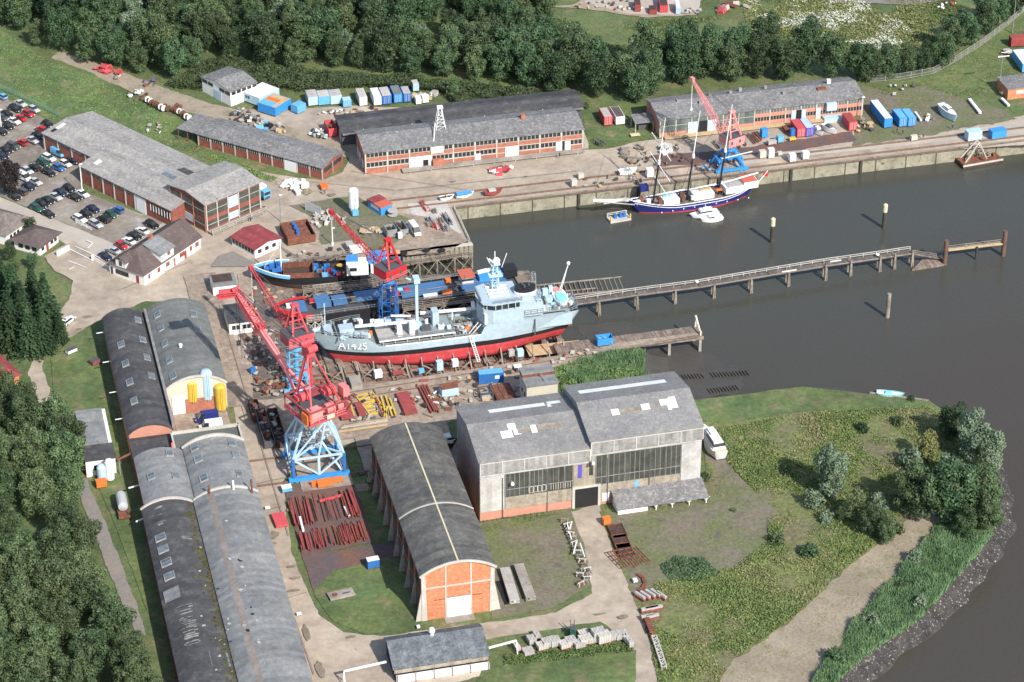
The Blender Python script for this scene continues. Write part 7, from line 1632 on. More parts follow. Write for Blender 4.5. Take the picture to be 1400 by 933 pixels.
# forklift
p=G(783,872); t=thing('forklift','dark forklift standing among the white stone blocks','forklift',(p.x,p.y,Z[0]),R(80))
MB().cbox((0,0,.8),(2.2,1.2,.9)).build('body',M['green'],t); MB().cbox((-.1,0,2.2),(1.3,1.1,.1)).build('roof',M['dgrey'],t)
mb=MB()
for x in(-.7,.5):
    for y in(-.5,.5): mb.beam((x,y,1.2),(x,y,2.2),.08)
mb.build('roof_posts',M['dgrey'],t); mb=MB()
for y in(-.4,.4): mb.beam((1.3,y,.2),(1.3,y,3.2),.16); mb.beam((1.3,y,.3),(2.4,y,.2),.14)
mb.beam((1.3,-.4,2),(1.3,.4,2),.14); mb.build('mast',M['dgrey'],t)
for x in(-.7,.8):
    for y in(-.6,.6): MB().tube((x,y-.1,.35),(x,y+.1,.35),.35,10).build('wheel',M['tyre'],t)
# people: one continuous skinned body each, clothes as children
def skinned(name,verts,edges,rad,mt,parent):
    me=bpy.data.meshes.new(name); me.from_pydata(verts,edges,[]); o=bpy.data.objects.new(name,me); COL.objects.link(o)
    o.parent=parent; m=o.modifiers.new('skin','SKIN'); s=o.modifiers.new('sub','SUBSURF'); s.levels=1; s.render_levels=1
    for i,r in enumerate(rad): me.skin_vertices[0].data[i].radius=(r,r)
    me.skin_vertices[0].data[0].use_root=True
    dg=bpy.context.evaluated_depsgraph_get(); ev=o.evaluated_get(dg); m2=bpy.data.meshes.new_from_object(ev); o.modifiers.clear(); o.data=m2; m2.materials.clear(); m2.materials.append(M[mt])
    for p in m2.polygons: p.use_smooth=True
    return o
PM={}
def person(px,py,rz,label,top,trou,bent=0.):
    p=G(px,py); t=thing('person',label,'person',(p.x,p.y,Z[0]),rz)
    def b(v): # bend the upper body forwards
        x,y,z=v
        if z>1.: a=bent; dz=z-1.; x,z=x+math.sin(a)*dz, 1.+math.cos(a)*dz
        return (x,y,z)
    V=[(0,0,.98),(0,0,1.18),(0,0,1.38),(0,0,1.5),(.02,0,1.62),(.03,0,1.74),
       (0,.11,.92),(.06,.12,.5),(.02,.13,.08),(.14,.13,.04),(0,-.11,.92),(-.1,-.12,.5),(-.2,-.13,.1),(-.08,-.13,.05),
       (0,.2,1.42),(.02,.27,1.15),(.14,.26,.92),(.18,.25,.84),(0,-.2,1.42),(-.04,-.27,1.15),(.06,-.27,.92),(.1,-.26,.84)]
    E=[(0,1),(1,2),(2,3),(3,4),(4,5),(0,6),(6,7),(7,8),(8,9),(0,10),(10,11),(11,12),(12,13),(2,14),(14,15),(15,16),(16,17),(2,18),(18,19),(19,20),(20,21)]
    rd=[.14,.13,.15,.055,.1,.09,.095,.06,.045,.04,.095,.06,.045,.04,.06,.048,.036,.04,.06,.048,.036,.04]
    skinned('body',[b(v) for v in V],E,rd,'skin',t)
    ids=[0,1,2,14,15,16,18,19,20]; mp={k:i for i,k in enumerate(ids)}
    skinned('jacket',[b(V[i]) for i in ids],[(mp[a],mp[c]) for a,c in E if a in mp and c in mp],[rd[i]+.025 for i in ids],top,t)
    ids=[0,6,7,8,10,11,12]; mp={k:i for i,k in enumerate(ids)}
    skinned('trousers',[V[i] for i in ids],[(mp[a],mp[c]) for a,c in E if a in mp and c in mp],[rd[i]+.02 for i in ids],trou,t)
    hx,hy,hz=b((.02,0,1.78)); MB().lathe((hx,hy,hz-.04),[(.12,0),(.11,.06),(.05,.1)],10).build('hair',M['brown'],t)
for a in((765,218,.4,'person in dark clothes walking before the brick warehouse','navyc','dgrey'),(343,305,1.,'person in blue work clothes behind the office block railing','blue','navyc'),(444,268,2.,'person in blue beside the orange pallet near the silo','blue','dgrey',.4),(1302,178,1.2,'person in blue overalls on the far quay road','blue','navyc'),(1226,184,0,'person leaning over a bicycle at the container corner','dgrey','navyc',.5),
  (1234,186,3,'person in black right of the leaning person by the containers','black','black'),(328,300,-1,'person standing at the office loading platform','dgrey','navyc'),(1262,191,1,'person crouched beside the white crate on the far quay','dgrey','black',.9),(432,424,2,'person in dark overalls near the pale scaffold','navyc','navyc')): person(*a)
HAZE=0
# ================================================================== yard equipment and clutter
Z0=Z[0]
def obox(t,nm,m,x0,x1,y0,y1,z0,z1): return MB().box(x0,x1,y0,y1,z0,z1).build(nm,M[m],t)
def container(A,B,dep,m,label,roof=None,h=2.6,rz=None,name='container',cat='container',door='front',doorm=None,z=None):
    a=G(*A);b=G(*B); az=rz if rz is not None else math.atan2(b.y-a.y,b.x-a.x); w=(b-a).length
    t=thing(name,label,cat,(a.x,a.y,Z0 if z is None else z),az)
    mb=MB(); mb.box(0.06,w-.06,.06,dep-.06,.12,h-.05)
    n=max(2,int(w/.3)); k=max(2,int(dep/.3))
    for i in range(n): mb.box(w*(i+.25)/n,w*(i+.75)/n,0.02,.07,.2,h-.15)
    for i in range(k): mb.box(w-.07,w-.02,dep*(i+.25)/k,dep*(i+.75)/k,.2,h-.15); mb.box(.02,.07,dep*(i+.25)/k,dep*(i+.75)/k,.2,h-.15)
    mb.build('wall',M[m],t)
    mb=MB()
    for x in(0,w-.14):
        for y in(0,dep-.14): mb.box(x,x+.14,y,y+.14,0,h)
    for z_ in(0,h-.14): mb.box(.14,w-.14,0,.12,z_,z_+.14); mb.box(.14,w-.14,dep-.12,dep,z_,z_+.14); mb.box(0,.12,.14,dep-.14,z_,z_+.14); mb.box(w-.12,w,.14,dep-.14,z_,z_+.14)
    mb.build('frame',M[m],t)
    mb=MB(); mb.box(.13,w-.13,.13,dep-.13,h-.04,h+.02)
    mb.build('roof',M[roof or m],t)
    if door=='front':
        mb=MB()
        for f in(.2,.38,.62,.8): mb.box(w*f-.03,w*f+.03,-.05,-.01,.2,h-.2)
        mb.build('locking_bars',M['whitep'],t)
    return t
c=container((655,528),(689,524.6),2.44,'blue','blue container with pale lettering panel on the apron behind the great hall',roof='bluel',door=None)
obox(c,'label_panel','whitep',3.9,5.,-.06,-.02,1.1,2.); obox(c,'label_line','blue',4.,4.9,-.07,-.062,1.5,1.6)
container((1208.6,177),(1220,176.5),12.2,'blueb','long blue container with white roof beside the glazed warehouse',roof='whitep',rz=0,door=None,h=2.8)
for i,(a,b) in enumerate((((1229,175.7),(1240.2,175.1)),((1241.2,175.1),(1252.2,174.4)))): container(a,b,6.06,'blueb','%s of the twin blue containers east of the long white roofed one'%('left','right')[i],rz=0,roof='bluel')
container((1089.5,190),(1101,189),6.06,'crred','red container standing against the lilac container',rz=0)
container((1101.6,189),(1112.6,187.8),6.06,'purple','lilac blue container between red container and small boats',rz=0,roof='doorb')
container((1160.5,181),(1172,180.5),6.06,'crred','red container alone beside the timber reels',rz=0,roof='redlead')
container((1382,66),(1440,62),2.6,'redlead','red container lying along the lawn at the right edge',door=None)
container((1397,101),(1440,98),10,'bluel','pale blue container group cut by the right edge',door=None,roof='whitep')
container((422,147),(435.5,146.5),5,'ltblue','leftmost pale blue container with patched roof before the brambles',rz=0,roof='stone')
container((436,146.3),(452,145.3),4.4,'bluel','light blue container with white patched roof, second of its row',rz=0,roof='concp',door=None)
container((452.5,145.3),(468,144.3),4.4,'ltblue','pale blue container under torn white sheets, third of its row',rz=0,roof='stone',door=None)
container((469.5,149),(481,148.4),2.6,'bluel','small pale blue box in front of the patched containers',rz=0,h=2.,roof='ltblue')
container((492,147),(502.5,146.3),6.06,'whitep','grey white container with pale roof standing alone before the brambles',rz=0,roof='concp')
container((511.5,146.3),(522,145.6),6.06,'whitep','container with white roof and messy doors left of the bright blue one',rz=0,roof='whitep')
container((523,145.2),(536,144.2),6.06,'blue','bright blue container with pale grey roof before the brambles',rz=0,roof='concp')
container((539,143),(550.5,142.2),6.06,'blueb','blue container with dark open door and green grey roof',rz=0,roof='roofgn')
container((552,142),(562.5,141),5,'blue','blue container with littered roof, last of the blue ones',rz=0,roof='stone')
container((565,127),(573,126.4),3,'ltblue','small white and blue box at the end of the container row',rz=0,roof='concp',h=2.2)
container((569,145),(576,143.6),2.4,'whitep','white crate below the timber littered roof, left one',rz=0,h=1.6,door=None)
container((578,143),(586,141.6),2.4,'whitep','white crate below the timber littered roof, right one',rz=0,h=1.6,door=None)
c=container((332,139),(355,148),8.4,'ltblue','white flat roofed site cabin beside the white store shed',roof='whitep',door=None)
for x in(1.2,2.2): obox(c,'window','glass',x,x+.7,-.05,-.0,1.2,2.)
c=container((353,154),(377,161.5),7.4,'blueb','blue open topped container with orange timber inside',roof='wood',door=None); obox(c,'roof_panel','bluel',.1,5,.1,2.8,2.58,2.7); obox(c,'inner_lining','orange',.3,4.8,3.2,5,2.6,2.68)
container((398,154),(407,158),3.4,'bluel','small pale blue tank box between open container and brambles',door=None,h=2.2)
container((826,174),(837.5,173.6),6.06,'crred','red container with rusty white roof on the verge',rz=0,roof='stone')
container((842,172.8),(854.5,172.3),6.6,'whitep','white fronted box with brown roof beside the red verge container',rz=0,roof='tile',door=None,h=2.4)
for i,(a,b,d,m,l) in enumerate((((868,18),(876,17.5),5,'redlead','red skip at the left of the far scrap yard'),((888,21.5),(898,21),3.4,'redlead','low red skip, second in the far scrap yard'),((902,19),(913,18.5),7.5,'crred','large red open skip of the far scrap yard'),((924,21.5),(930,21),5.4,'ltblue','narrow blue and white container of the far scrap yard'))):
    c=container(a,b,d,m,l,rz=R(-12),h=2.2 if i!=1 else 1.4,door=None,roof='rustd' if i<3 else 'whitep',name='skip' if i<3 else 'container',cat='skip' if i<3 else 'container')
def skip(A,B,dep,h,m,label,fill='rust',rz=None,n=10,seed=1,flm=('timbery','stone','rust')):
    a=G(*A);b=G(*B); az=rz if rz is not None else math.atan2(b.y-a.y,b.x-a.x); w=(b-a).length; t=thing('open_skip',label,'skip',(a.x,a.y,Z0),az)
    mb=MB(); mb.box(0,w,0,.12,0,h); mb.box(0,w,dep-.12,dep,0,h); mb.box(0,.12,.12,dep-.12,0,h); mb.box(w-.12,w,.12,dep-.12,0,h); mb.box(.12,w-.12,.12,dep-.12,0,.1)
    for i in range(int(dep/1.2)): mb.box(-.08,0,i*1.2+.3,i*1.2+.45,0,h); mb.box(w,w+.08,i*1.2+.3,i*1.2+.45,0,h)
    mb.build('wall',M[m],t); r=random.Random(seed)
    for i in range(n): MB().cbox((r.uniform(.6,w-.6),r.uniform(.6,dep-.6),h*r.uniform(.3,.85)),(r.uniform(.3,1.2),r.uniform(.3,2.2),r.uniform(.1,.5)),rz=r.uniform(0,3),rx=r.uniform(-.4,.4)).build('scrap_piece',M[r.choice(flm)],t)
    return t
skip((450,189.5),(462,189),5.6,2.5,'crred','red open skip beside heaped white scrap bags behind the brick warehouse',rz=R(4))
skip((817,476),(838,473),2.3,1.9,'blueb','blue skip standing at the root of the timber pier',rz=0,n=4,flm=('bluel','dgrey'))
for i,(A,B,m) in enumerate((((362,616),(377,615),'dgrey'),((379,615.5),(393,615),'rustd'),((346,580),(359,579),'rustd'))):
    skip(A,B,14.5 if i<2 else 7,1.9,m,'%s dark scrap bin beside the blue feet of the largest crane'%('pale fronted long','rusty long','short outer')[i],rz=R(90)-R(90),n=34,seed=i+3,flm=('rustd','rust','dgrey','steel','rustd'))
skip((530,328),(544,327),3.2,2.2,'steel','pale metal bin with rusty load, left of the two near the van',rz=R(8),n=4,flm=('rustd','brown')); skip((548,327),(559,325.5),5.2,2.2,'steel','pale metal bin with rusty load, right of the two near the van',rz=R(8),n=6,flm=('rustd','brown'))
skip((394,338),(432,332),9.,2.,'rust','brown walled store with rust roof plates beside the billboard',rz=None,n=0)
a=G(394,338); b=G(432,332); az=math.atan2(b.y-a.y,b.x-a.x)
t=thing('rust_plate_stack','stack of orange brown rusty plates with blue drums on top','plate stack',(a.x,a.y,0),az); obox(t,'plates','orange' if 0 else 'rust',.3,6.6,.3,8.6,1.7,2.15)
for k in range(5): MB().lathe((3.2+.25*(k%2),2.0+k*1.25,2.15),[(.45,0),(.45,1.),(.3,1.02)],10).build('blue_drum',M['blue'],t)
# silos
def silo(px,py,r,h,leg,m,label,legm=None):
    p=G(px,py); t=thing('silo',label,'silo',(p.x,p.y,Z0))
    MB().lathe((0,0,leg),[(r*.35,-.9 if leg else 0),(r,.2),(r,h-leg-.7),(r*.75,h-leg-.2),(r*.25,h-leg)],18).build('tank',M[m],t,smooth=False)
    if leg:
        mb=MB()
        for k in range(4):
            a=R(45+90*k);b=R(135+90*k); mb.beam((r*.85*math.cos(a),r*.85*math.sin(a),0),(r*.85*math.cos(a),r*.85*math.sin(a),leg+.3),.2); mb.beam((r*.85*math.cos(a),r*.85*math.sin(a),.3),(r*.85*math.cos(b),r*.85*math.sin(b),leg),.12); mb.beam((r*.85*math.cos(b),r*.85*math.sin(b),.3),(r*.85*math.cos(a),r*.85*math.sin(a),leg),.12)
        mb.build('leg_frame',M[legm or m],t)
    mb=MB(); mb.beam((0,-r-.15,leg),(0,-r-.15,h-.4),.12); mb.beam((.4,-r-.1,leg),(.4,-r-.1,h-.4),.12); mb.build('ladder',M[legm or m],t)
    return t
silo(264.5,562,1.4,8.3,2.6,'yellow','yellow silo on legs beside the cream gable wall'); silo(285,559,1.4,10.4,2.6,'ltblue','tall pale blue silo between the two yellow ones'); silo(302.5,561,1.35,6.9,0,'yellow','squat yellow tank standing right of the pale blue silo')
t=silo(484,293,1.35,7.4,1.6,'whitep','white silo on a blue foot beside the blue hut',legm='ltblue'); obox(t,'blue_foot','bluel',-.7,.9,-2.,-.6,0,1.4)
# lamps and masts
def lamp(px,py,top,label,n=1,m='steel'):
    p=G(px,py); h=[k*.25 for k in range(200) if PR(p.x,p.y,k*.25)[1]>top][-1]; t=thing('lamp_post',label,'lamp post',(p.x,p.y,0))
    MB().tube((0,0,0),(0,0,h),.16,8,.09).build('pole',M[m],t)
    for k in range(n): MB().cbox(((k-(n-1)/2)*.9+.3,0,h),(.8,.35,.2)).build('lamp_head',M['whitep'],t)
    if n>1: MB().box(-1.6,1.6,-.06,.06,h-.2,h-.08).build('cross_arm',M['steel'],t)
    return t
lamp(384,304,266,'slim lamp post in front of the brown plate store'); lamp(113,268,224,'lamp post at the corner of the brick wing beside the parked cars',m='whitep'); lamp(1366,124,77,'floodlight mast with four lamps beside the orange brick hut',4); lamp(1384,46,-4,'tall floodlight mast by the northern mesh fence',2); lamp(1177,162,133,'lamp post at the east corner of the glazed warehouse',1,'concp'); lamp(2,176,150,'white lamp post at the left edge among the parked cars',m='whitep'); lamp(455,336,312,'short white post under the blue tower crane hook',m='whitep')
# fences
def fence(name,label,pts,h,m,step=3.,solid=True,post=.12):
    t=thing(name,label,'fence'); P=[G(*p) for p in pts]; mb=MB(); mm=MB()
    for a,b in zip(P,P[1:]):
        n=max(1,int((b-a).length/step))
        for i in range(n): 
            c=a.lerp(b,i/n); mb.beam(c,c+Vector((0,0,h+.2)),post)
        k=int((b-a).length/.35)
        for i in range(k): c=a.lerp(b,i/k); mm.beam(c+Vector((0,0,.1)),c+Vector((0,0,h)),.07)
        for z in(.3,h*.5,h): mm.beam(a+Vector((0,0,z)),b+Vector((0,0,z)),.07)
    mb.build('posts',M[m],t); mm.build('mesh_panel',M[m],t)
M['fenceg']=paint('fence_green',(.13,.24,.17)); M['fencew']=paint('fence_grey',(.30,.30,.26))
fence('mesh_fence','green mesh fence between car park and meadow',[(-20,114),(30,136),(85,163)],2.,'fenceg'); fence('mesh_fence','grey palisade fence along the trees at the top right',[(1190,113),(1230,110),(1275,102),(1305,86),(1340,64),(1372,40),(1405,12)],2.2,'fencew')
fence('guard_rail','low white guard rail before the island of parked cars',[(104,305),(126,316)],.9,'whitep',step=2)
# small generic pieces, each a thing
def crate(px,py,d,m,label,rz=0,name='crate',cat='crate',top=None,lid=True,rx=0):
    p=G(px,py); t=thing(name,label,cat,(p.x,p.y,Z0),rz); w,l,h=d
    mb=MB(); mb.box(-w/2,w/2,-l/2,l/2,.08,h); mb.box(-w/2-.03,-w/2+.1,-l/2-.03,-l/2+.1,0,h+.02); mb.box(w/2-.1,w/2+.03,-l/2-.03,-l/2+.1,0,h+.02); mb.box(-w/2-.03,-w/2+.1,l/2-.1,l/2+.03,0,h+.02); mb.box(w/2-.1,w/2+.03,l/2-.1,l/2+.03,0,h+.02)
    mb.build('body',M[m],t)
    if lid: obox(t,'lid',top or m,-w/2-.05,w/2+.05,-l/2-.05,l/2+.05,h+.02,h+.1)
    return t
for px,py,d,m,l in((517,518,(1.8,1.4,1.7),'whitep','white cabinet on the slip edge nearest the bow of the tanker'),(601,508,(1.5,1.3,2.4),'ltblue','tall pale cabinet on the slip edge amidships of the tanker'),(622,503,(1.4,1.2,1.7),'whitep','white cabinet between tall pale cabinet and boarding ladder'),(576,512,(1.2,1.,.9),'bluel','low blue box on the slip edge'),(544,513.5,(2.6,1.1,.5),'redlead','flat dark red crate on the slip edge'),
  (699,489,(1.3,1.,1.6),'stone','stone grey cabinet right of the boarding ladder'),(711,489,(1.5,1.3,1.7),'ltblue','pale cabinet under the stern cradle of the tanker'),(707.5,507,(1.8,1.2,.9),'whitep','white box lying by the rails near the blue container'),(784.5,256,(1.5,1.2,1.8),'concp','pale grey cabinet on the quay edge left of the dinghy, nearer the water'),(793.7,245.5,(1.5,1.2,1.3),'concp','pale grey cabinet on the quay, farther from the water'),
  (1042,217,(1.8,1.4,1.9),'cream','cream cabinet right of the pink quay crane'),(1053.5,217,(1.6,1.3,2.6),'whitep','tall white cabinet right of the cream one'),(1066,214,(1.2,1.,.8),'concp','low grey box behind the tall white cabinet'),(1082.6,222,(1.7,1.4,2.1),'whitep','white cabinet on the inner crane rail, left of a pair'),(1100.6,218.5,(1.7,1.4,2.),'whitep','white cabinet on the inner crane rail, right of a pair'),
  (1249,193.5,(1.8,1.,1.3),'cream','cream box on the far quay road beside the crouched person'),(888,243,(1.8,1.6,2.2),'whitep','white quay cabin behind the foremast'),(880,263,(2.2,1.8,1.6),'navy','dark blue cover at the quay edge below the foremast'),
  (1044,189,(1.7,1.7,2.4),'blueb','tall blue box beside the rusty beams by the glazed warehouse'),(1066,196,(1.6,1.4,1.8),'bluel','blue box between grey crate and lilac container'),(1083,188,(1.2,1.2,2.1),'blue','blue drum rack beside the red container'),(1055,199,(2.4,1.2,1.),'stone','grey crate before the blue box'),(1083,193.5,(1.8,1.,.6),'yellow','low yellow green box before the red container'),(1074,181,(1.2,2.6,.9),'rust','rusty bin behind the red container'),
  (392,673,(2.2,1.6,1.),'bluel','blue and white machine box beside the orange frame'),(346,512,(1.2,1.,1.3),'blue','small blue box between slip timber and long road'),(407,543,(2.,1.4,1.6),'blue','blue machine at the foot of the pale blue crane tower'),(139,667,(2.3,1.5,1.5),'orange','orange skip box on the grass beside the small office'),(510,777,(2.6,1.5,2.),'blue','blue box with white frame on the lawn beside the brick workshop'),
  (614,541,(4.2,2.6,2.2),'ltblue','pale box with rusty orange lid behind the old cream boat'),(504,396-10,(1.,1.,1.),'whitep','white box on the platform above the old coaster'),(538,353,(3.2,1.6,1.5),'whitep','white flat box behind the old coaster wheelhouse') if 0 else (488,347,(3.8,1.8,1.6),'whitep','long white box between scaffolding and old coaster'),
  (478,341,(1.8,2.4,1.3),'stone','grey trailer box behind the long white box'),(547,328,(1.,.8,1.6),'whitep','small white box between the two metal bins'),(521,320,(1.4,1.2,.3),'stone','stone slab beside the left metal bin'),(443,259,(1.8,2.6,.8),'orange','orange pallet stack in the open yard'),(1330,192,(4.2,2.4,2.6),'ltblue','pale green quay cabin beside the floating pontoon'),(1363,189,(4.4,2.4,2.2),'blueb','blue compressor box on the far right quay'),
  (374+9,715,(2.8,5.,.5),'crred','flat red plate box beside the steel beam yard'),(872-4,800-2,(.8,.8,.6),'whitep','white stone by the curved rusty rail'),(829,718,(1.6,1.4,1.4),'orange','orange and white hood beside the track'),(572,855+6,(.6,.6,.4),'whitep','small white block on the lawn corner of the brick workshop'),(409,843,(.9,.6,.3),'whitep','white slab on the long road edge'),(366,698,(1,.6,.3),'whitep','white sheet on the roof side road') ):
    t=crate(px,py,d,m,l,rz=R(4),name='cabinet' if 'cabinet' in l else 'crate',cat='cabinet' if 'cabinet' in l else 'box',top='rust' if 'rusty orange' in l else ('whitep' if 'machine' in l or 'white frame' in l else None))
# blocks, beams, plates : helper for elongated single pieces
def bar(A,B,w,h,m,label,name='beam',cat='beam',group=None,z=None):
    a=G(*A);b=G(*B); z=Z0 if z is None else z; mb=MB(); d=(b-a).normalized(); n=Vector((-d.y,d.x,0))*w/2; L_=(b-a).length
    t=thing(name,label,cat,(a.x,a.y,z),math.atan2(d.y,d.x),group)
    mb.box(0,L_,-w/2,w/2,0,h*.18); mb.box(0,L_,-w/2,w/2,h*.82,h); mb.box(0,L_,-w*.14,w*.14,h*.18,h*.82); mb.build('section',M[m],t); return t
rr=random.Random(9)
E1=G(462,672);
Pc=[G(*p) for p in((392,680),(482,668),(507,744),(412,762))]
def bil(u,v): return Pc[0].lerp(Pc[1],u).lerp(Pc[3].lerp(Pc[2],u),v)
nb=0
sp=MB().box(0,1,-.14,.14,0,.03).box(0,1,-.05,.05,.03,.25).box(0,1,-.14,.14,.25,.28).mesh('section')
sp2=sp.copy(); sp.materials.append(M['redlead']); sp2.materials.append(M['rust'])
def beam_thing(p,L_,rz,z,me,label,group,w=1.):
    t=thing('steel_beam',label,'steel beam',tuple(Vector((p.x,p.y,z))),rz,group); o=bpy.data.objects.new('section',me); COL.objects.link(o); o.parent=t; o.scale=(L_,w,w)
for row,(v0,v1,n) in enumerate(((.04,.55,62),(.6,.97,86))):
    for i in range(n):
        u=rr.uniform(.02,.98) if row else rr.choice([rr.uniform(0,.3),rr.uniform(.3,.98),rr.uniform(.8,1)])
        a=bil(u,v1-rr.uniform(0,.06)); b=bil(u,v0+rr.uniform(0,.12)+(.2 if rr.random()<.25 else 0)); d=b-a
        beam_thing(a,d.length,math.atan2(d.y,d.x)+rr.gauss(0,.02),Z0+rr.choice([0,0,.28,.56]),sp if (k_:=rr.random())<.6 else sp2,('red primed' if k_<.6 else 'brown rusted')+' steel beam lying in the beam yard below the largest crane','red beams of the beam yard' if k_<.6 else 'rusted beams of the beam yard',rr.uniform(.5,1.))
bar((437,691),(468,683),.4,.5,'crred','bright red angle beam lying across the steel beam yard',z=.9); bar((410,712),(415,731),.5,.5,'whitep','short white pipe on the left of the beam yard',z=.7); bar((471,698),(478,711),.45,.45,'whitep','short white pipe on the right of the beam yard',z=.7)
t=bar((426,667),(468,659),1.,.9,'orange','long orange spreader beam with hooks below the largest crane',name='spreader_beam'); obox(t,'gearbox','orange',1.2,4.4,-1.4,.4,.1,1.2)
for A,B,m,l in(((458,556),(463,579),'redlead','large red plate stack left of the yellow truss'),((484,556),(489,573),'redlead','small red plate stack touching the yellow truss'),((541,543),(549,572),'redlead','large red plate stack right of the yellow beams')):
    a=G(*A);b=G(*B); t=thing('plate_stack',l,'plate stack',(a.x,a.y,Z0),R(-88)); w=3.2 if 'large' in l else 1.8; L_=(b-a).length
    for k in range(2): obox(t,'plate',m,0,L_,0,w+.0-.1*k,.2+k*.3,.4+k*.3)
t=thing('truss_panel','yellow lattice truss panel lying on the apron','truss',tuple(G(487,544)),R(-80)); mb=MB(); lL,lW=9.,4.2
for y in(0,lW): mb.beam((0,y,.5),(lL,y,.5),.3)
for k in range(6): mb.beam((k*lL/5,0,.5),(k*lL/5,lW,.5),.25)
for k in range(5): mb.beam((k*lL/5,0 if k%2 else lW,.5),((k+1)*lL/5,lW if k%2 else 0,.5),.2)
mb.build('lattice',M['yellow'],t)
for i,(A,B,m) in enumerate((((514,548),(524,574),'redlead'),((521,546),(529,575),'yellow'),((527,545),(536,572),'yellow'),((533,549),(541,571),'yellow'),((512,556),(523,573),'timbery'),((530,560),(525,574),'yellow'),((476,556),(481,573),'yellow'),((479,555),(484,572),'yellow'),((573,533),(590,568),'redlead'),((576,531),(594,566),'rust'),((579,530),(597,566),'redlead'),((583,530),(600,567),'rust'))):
    bar(A,B,.4,.5,m,'%s beam, %s in the %s on the apron'%({'redlead':'red','yellow':'yellow','timbery':'grey','rust':'rusty red'}[m],ORD[i if i<8 else i-8],'left bundles' if i<8 else 'bundle before the cream boat'))
for i in range(5): bar((462+i*2,594-i*2.2),(530,584-i*2.4),.35,.4,('wood','timbery','concp','wood','timbery')[i],'long timber, %s of five behind the brick workshop'%ORD[i],name='timber_baulk',cat='timber')
for i,(A,B,m) in enumerate((((985,198),(1003,206),'rust'),((1022,186),(1033,199),'rust'),((1028,185),(1038,197),'redlead'),((1015,190),(1020,202),'rust'),((975,196),(984,206),'rustd'),((1031,184),(1041,195),'rust'),((1006,196),(1012,205),'rust'),((992,191),(999,200),'rustd'))): bar(A,B,.4,.4,m,'%s rusty beam from the left on the ground before the glazed warehouse'%ORD[i])
# north platform
PLAT=thing('storage_platform','pale paved platform by the basin corner under racks of scrap','platform',tuple(G(577,325)),0); w0=(G(628,315)-G(577,325)).length
obox(PLAT,'paving','concp',0,10.5,0,19.,0,.12)
for i in range(14):
    u,v=rr.uniform(.25,.95),rr.uniform(.05,.95); p=Vector((PLAT.location.x+u*10,PLAT.location.y+v*18.,.13)); m=rr.choice(['steel','dgrey','crred','stone','timbery','steel','bluel'])
    t=thing('scrap_rack','narrow %s rack standing on the pale platform at the basin corner'%{'steel':'grey steel','dgrey':'dark','crred':'bright red','stone':'pale','timbery':'timber','bluel':'blue'}[m],'rack',tuple(p),R(95)+rr.uniform(-.1,.1),'racks on the basin corner platform'); mb=MB(); L_=rr.uniform(1.6,3.6)
    for y in(-.45,.45):
        mb.beam((0,y,.1),(L_,y,.1),.14); mb.beam((0,y,.9),(L_,y,.9),.14)
        for x in(0,L_/2,L_): mb.beam((x,y,0),(x,y,1.),.12)
    mb.build('frame',M[m],t); MB().cbox((L_/2,0,.5),(L_*.8,.6,.5)).build('load',M[rr.choice(['rust','dgrey','stone','timbery'])],t)
# billboard, reel etc
a=G(418,289);b=G(439,298); t=thing('billboard','blue grey rectangular board on posts by the yard corner','board',(a.x,a.y,0),math.atan2(b.y-a.y,b.x-a.x)); L_=(b-a).length
obox(t,'panel','silver',0,L_,-.05,.05,.5,3.); mb=MB(); mb.box(0,.12,-.1,.1,0,3.1); mb.box(L_-.12,L_,-.1,.1,0,3.1); mb.box(0,L_,-.08,.08,2.98,3.1); mb.build('frame',M['concp'],t)
def reel(px,py,r,label,m='wood'):
    p=G(px,py); t=thing('cable_reel',label,'cable reel',(p.x,p.y,Z0)); MB().lathe((0,0,0),[(r,0),(r,.15),(r*.45,.16),(r*.45,1.2),(r,1.21),(r,1.36)],16).build('drum',M[m],t)
reel(537,296,1.4,'grey cable reel beside the blue hut','stone'); reel(1189,176,1.,'pale wooden cable reel by the lamp post','wood'); reel(1179,170,.8,'smaller dark cable reel by the lamp post','timbery')
for px,py,l in((604,343,'left rubber ring'),(552,347,'middle rubber ring'),(583,343,'right rubber ring')): tag(MB().lathe(tuple(G(px,py,Z0)),[(.9,0),(1.,.15),(.9,.3)],14).build('tyre',M['tyre']),l+' lying on the concrete above the sheet piles','tyre')
# heaps: each heap is one thing of loose pieces
def heap(px,py,n,R_,h,ms,label,name='scrap_heap',cat='heap',seed=1,s=(.3,1.2),ry=None,rz=0,flatn=.5):
    p=G(px,py); t=thing(name,label,cat,(p.x,p.y,Z0),rz); r=random.Random(seed); R2=ry or R_
    for i in range(n):
        a=r.uniform(0,6.28);q=math.sqrt(r.random()); MB().cbox((R_*q*math.cos(a),R2*q*math.sin(a),.15+h*(1-q)*r.random()),(r.uniform(*s),r.uniform(*s)*.8,r.uniform(.15,s[1]*flatn)),rz=r.uniform(0,3),ry=r.uniform(-.5,.5),rx=r.uniform(-.5,.5)).build('piece',M[r.choice(ms)],t)
    return t
heap(404,259,22,3.6,1.1,['whitep'],'heap of bright white sacks in the open yard','sack_heap',s=(.8,2.),ry=4.6,rz=.5); heap(434,187,26,2.6,1.1,['whitep','bluel','stone','dgrey'],'heap of white and blue scrap bags beside the red skip',seed=2,ry=3.6)
heap(330,160,30,3.4,1.,['dgrey','steel','rustd','concp'],'tangle of grey scrap frames before the site cabin',seed=3,ry=4.,s=(.3,1.5)); heap(347,168,26,2.2,.9,['dgrey','steel','concp','rustd'],'second tangle of scrap frames nearer the open blue container',seed=4,ry=4,s=(.3,1.5))
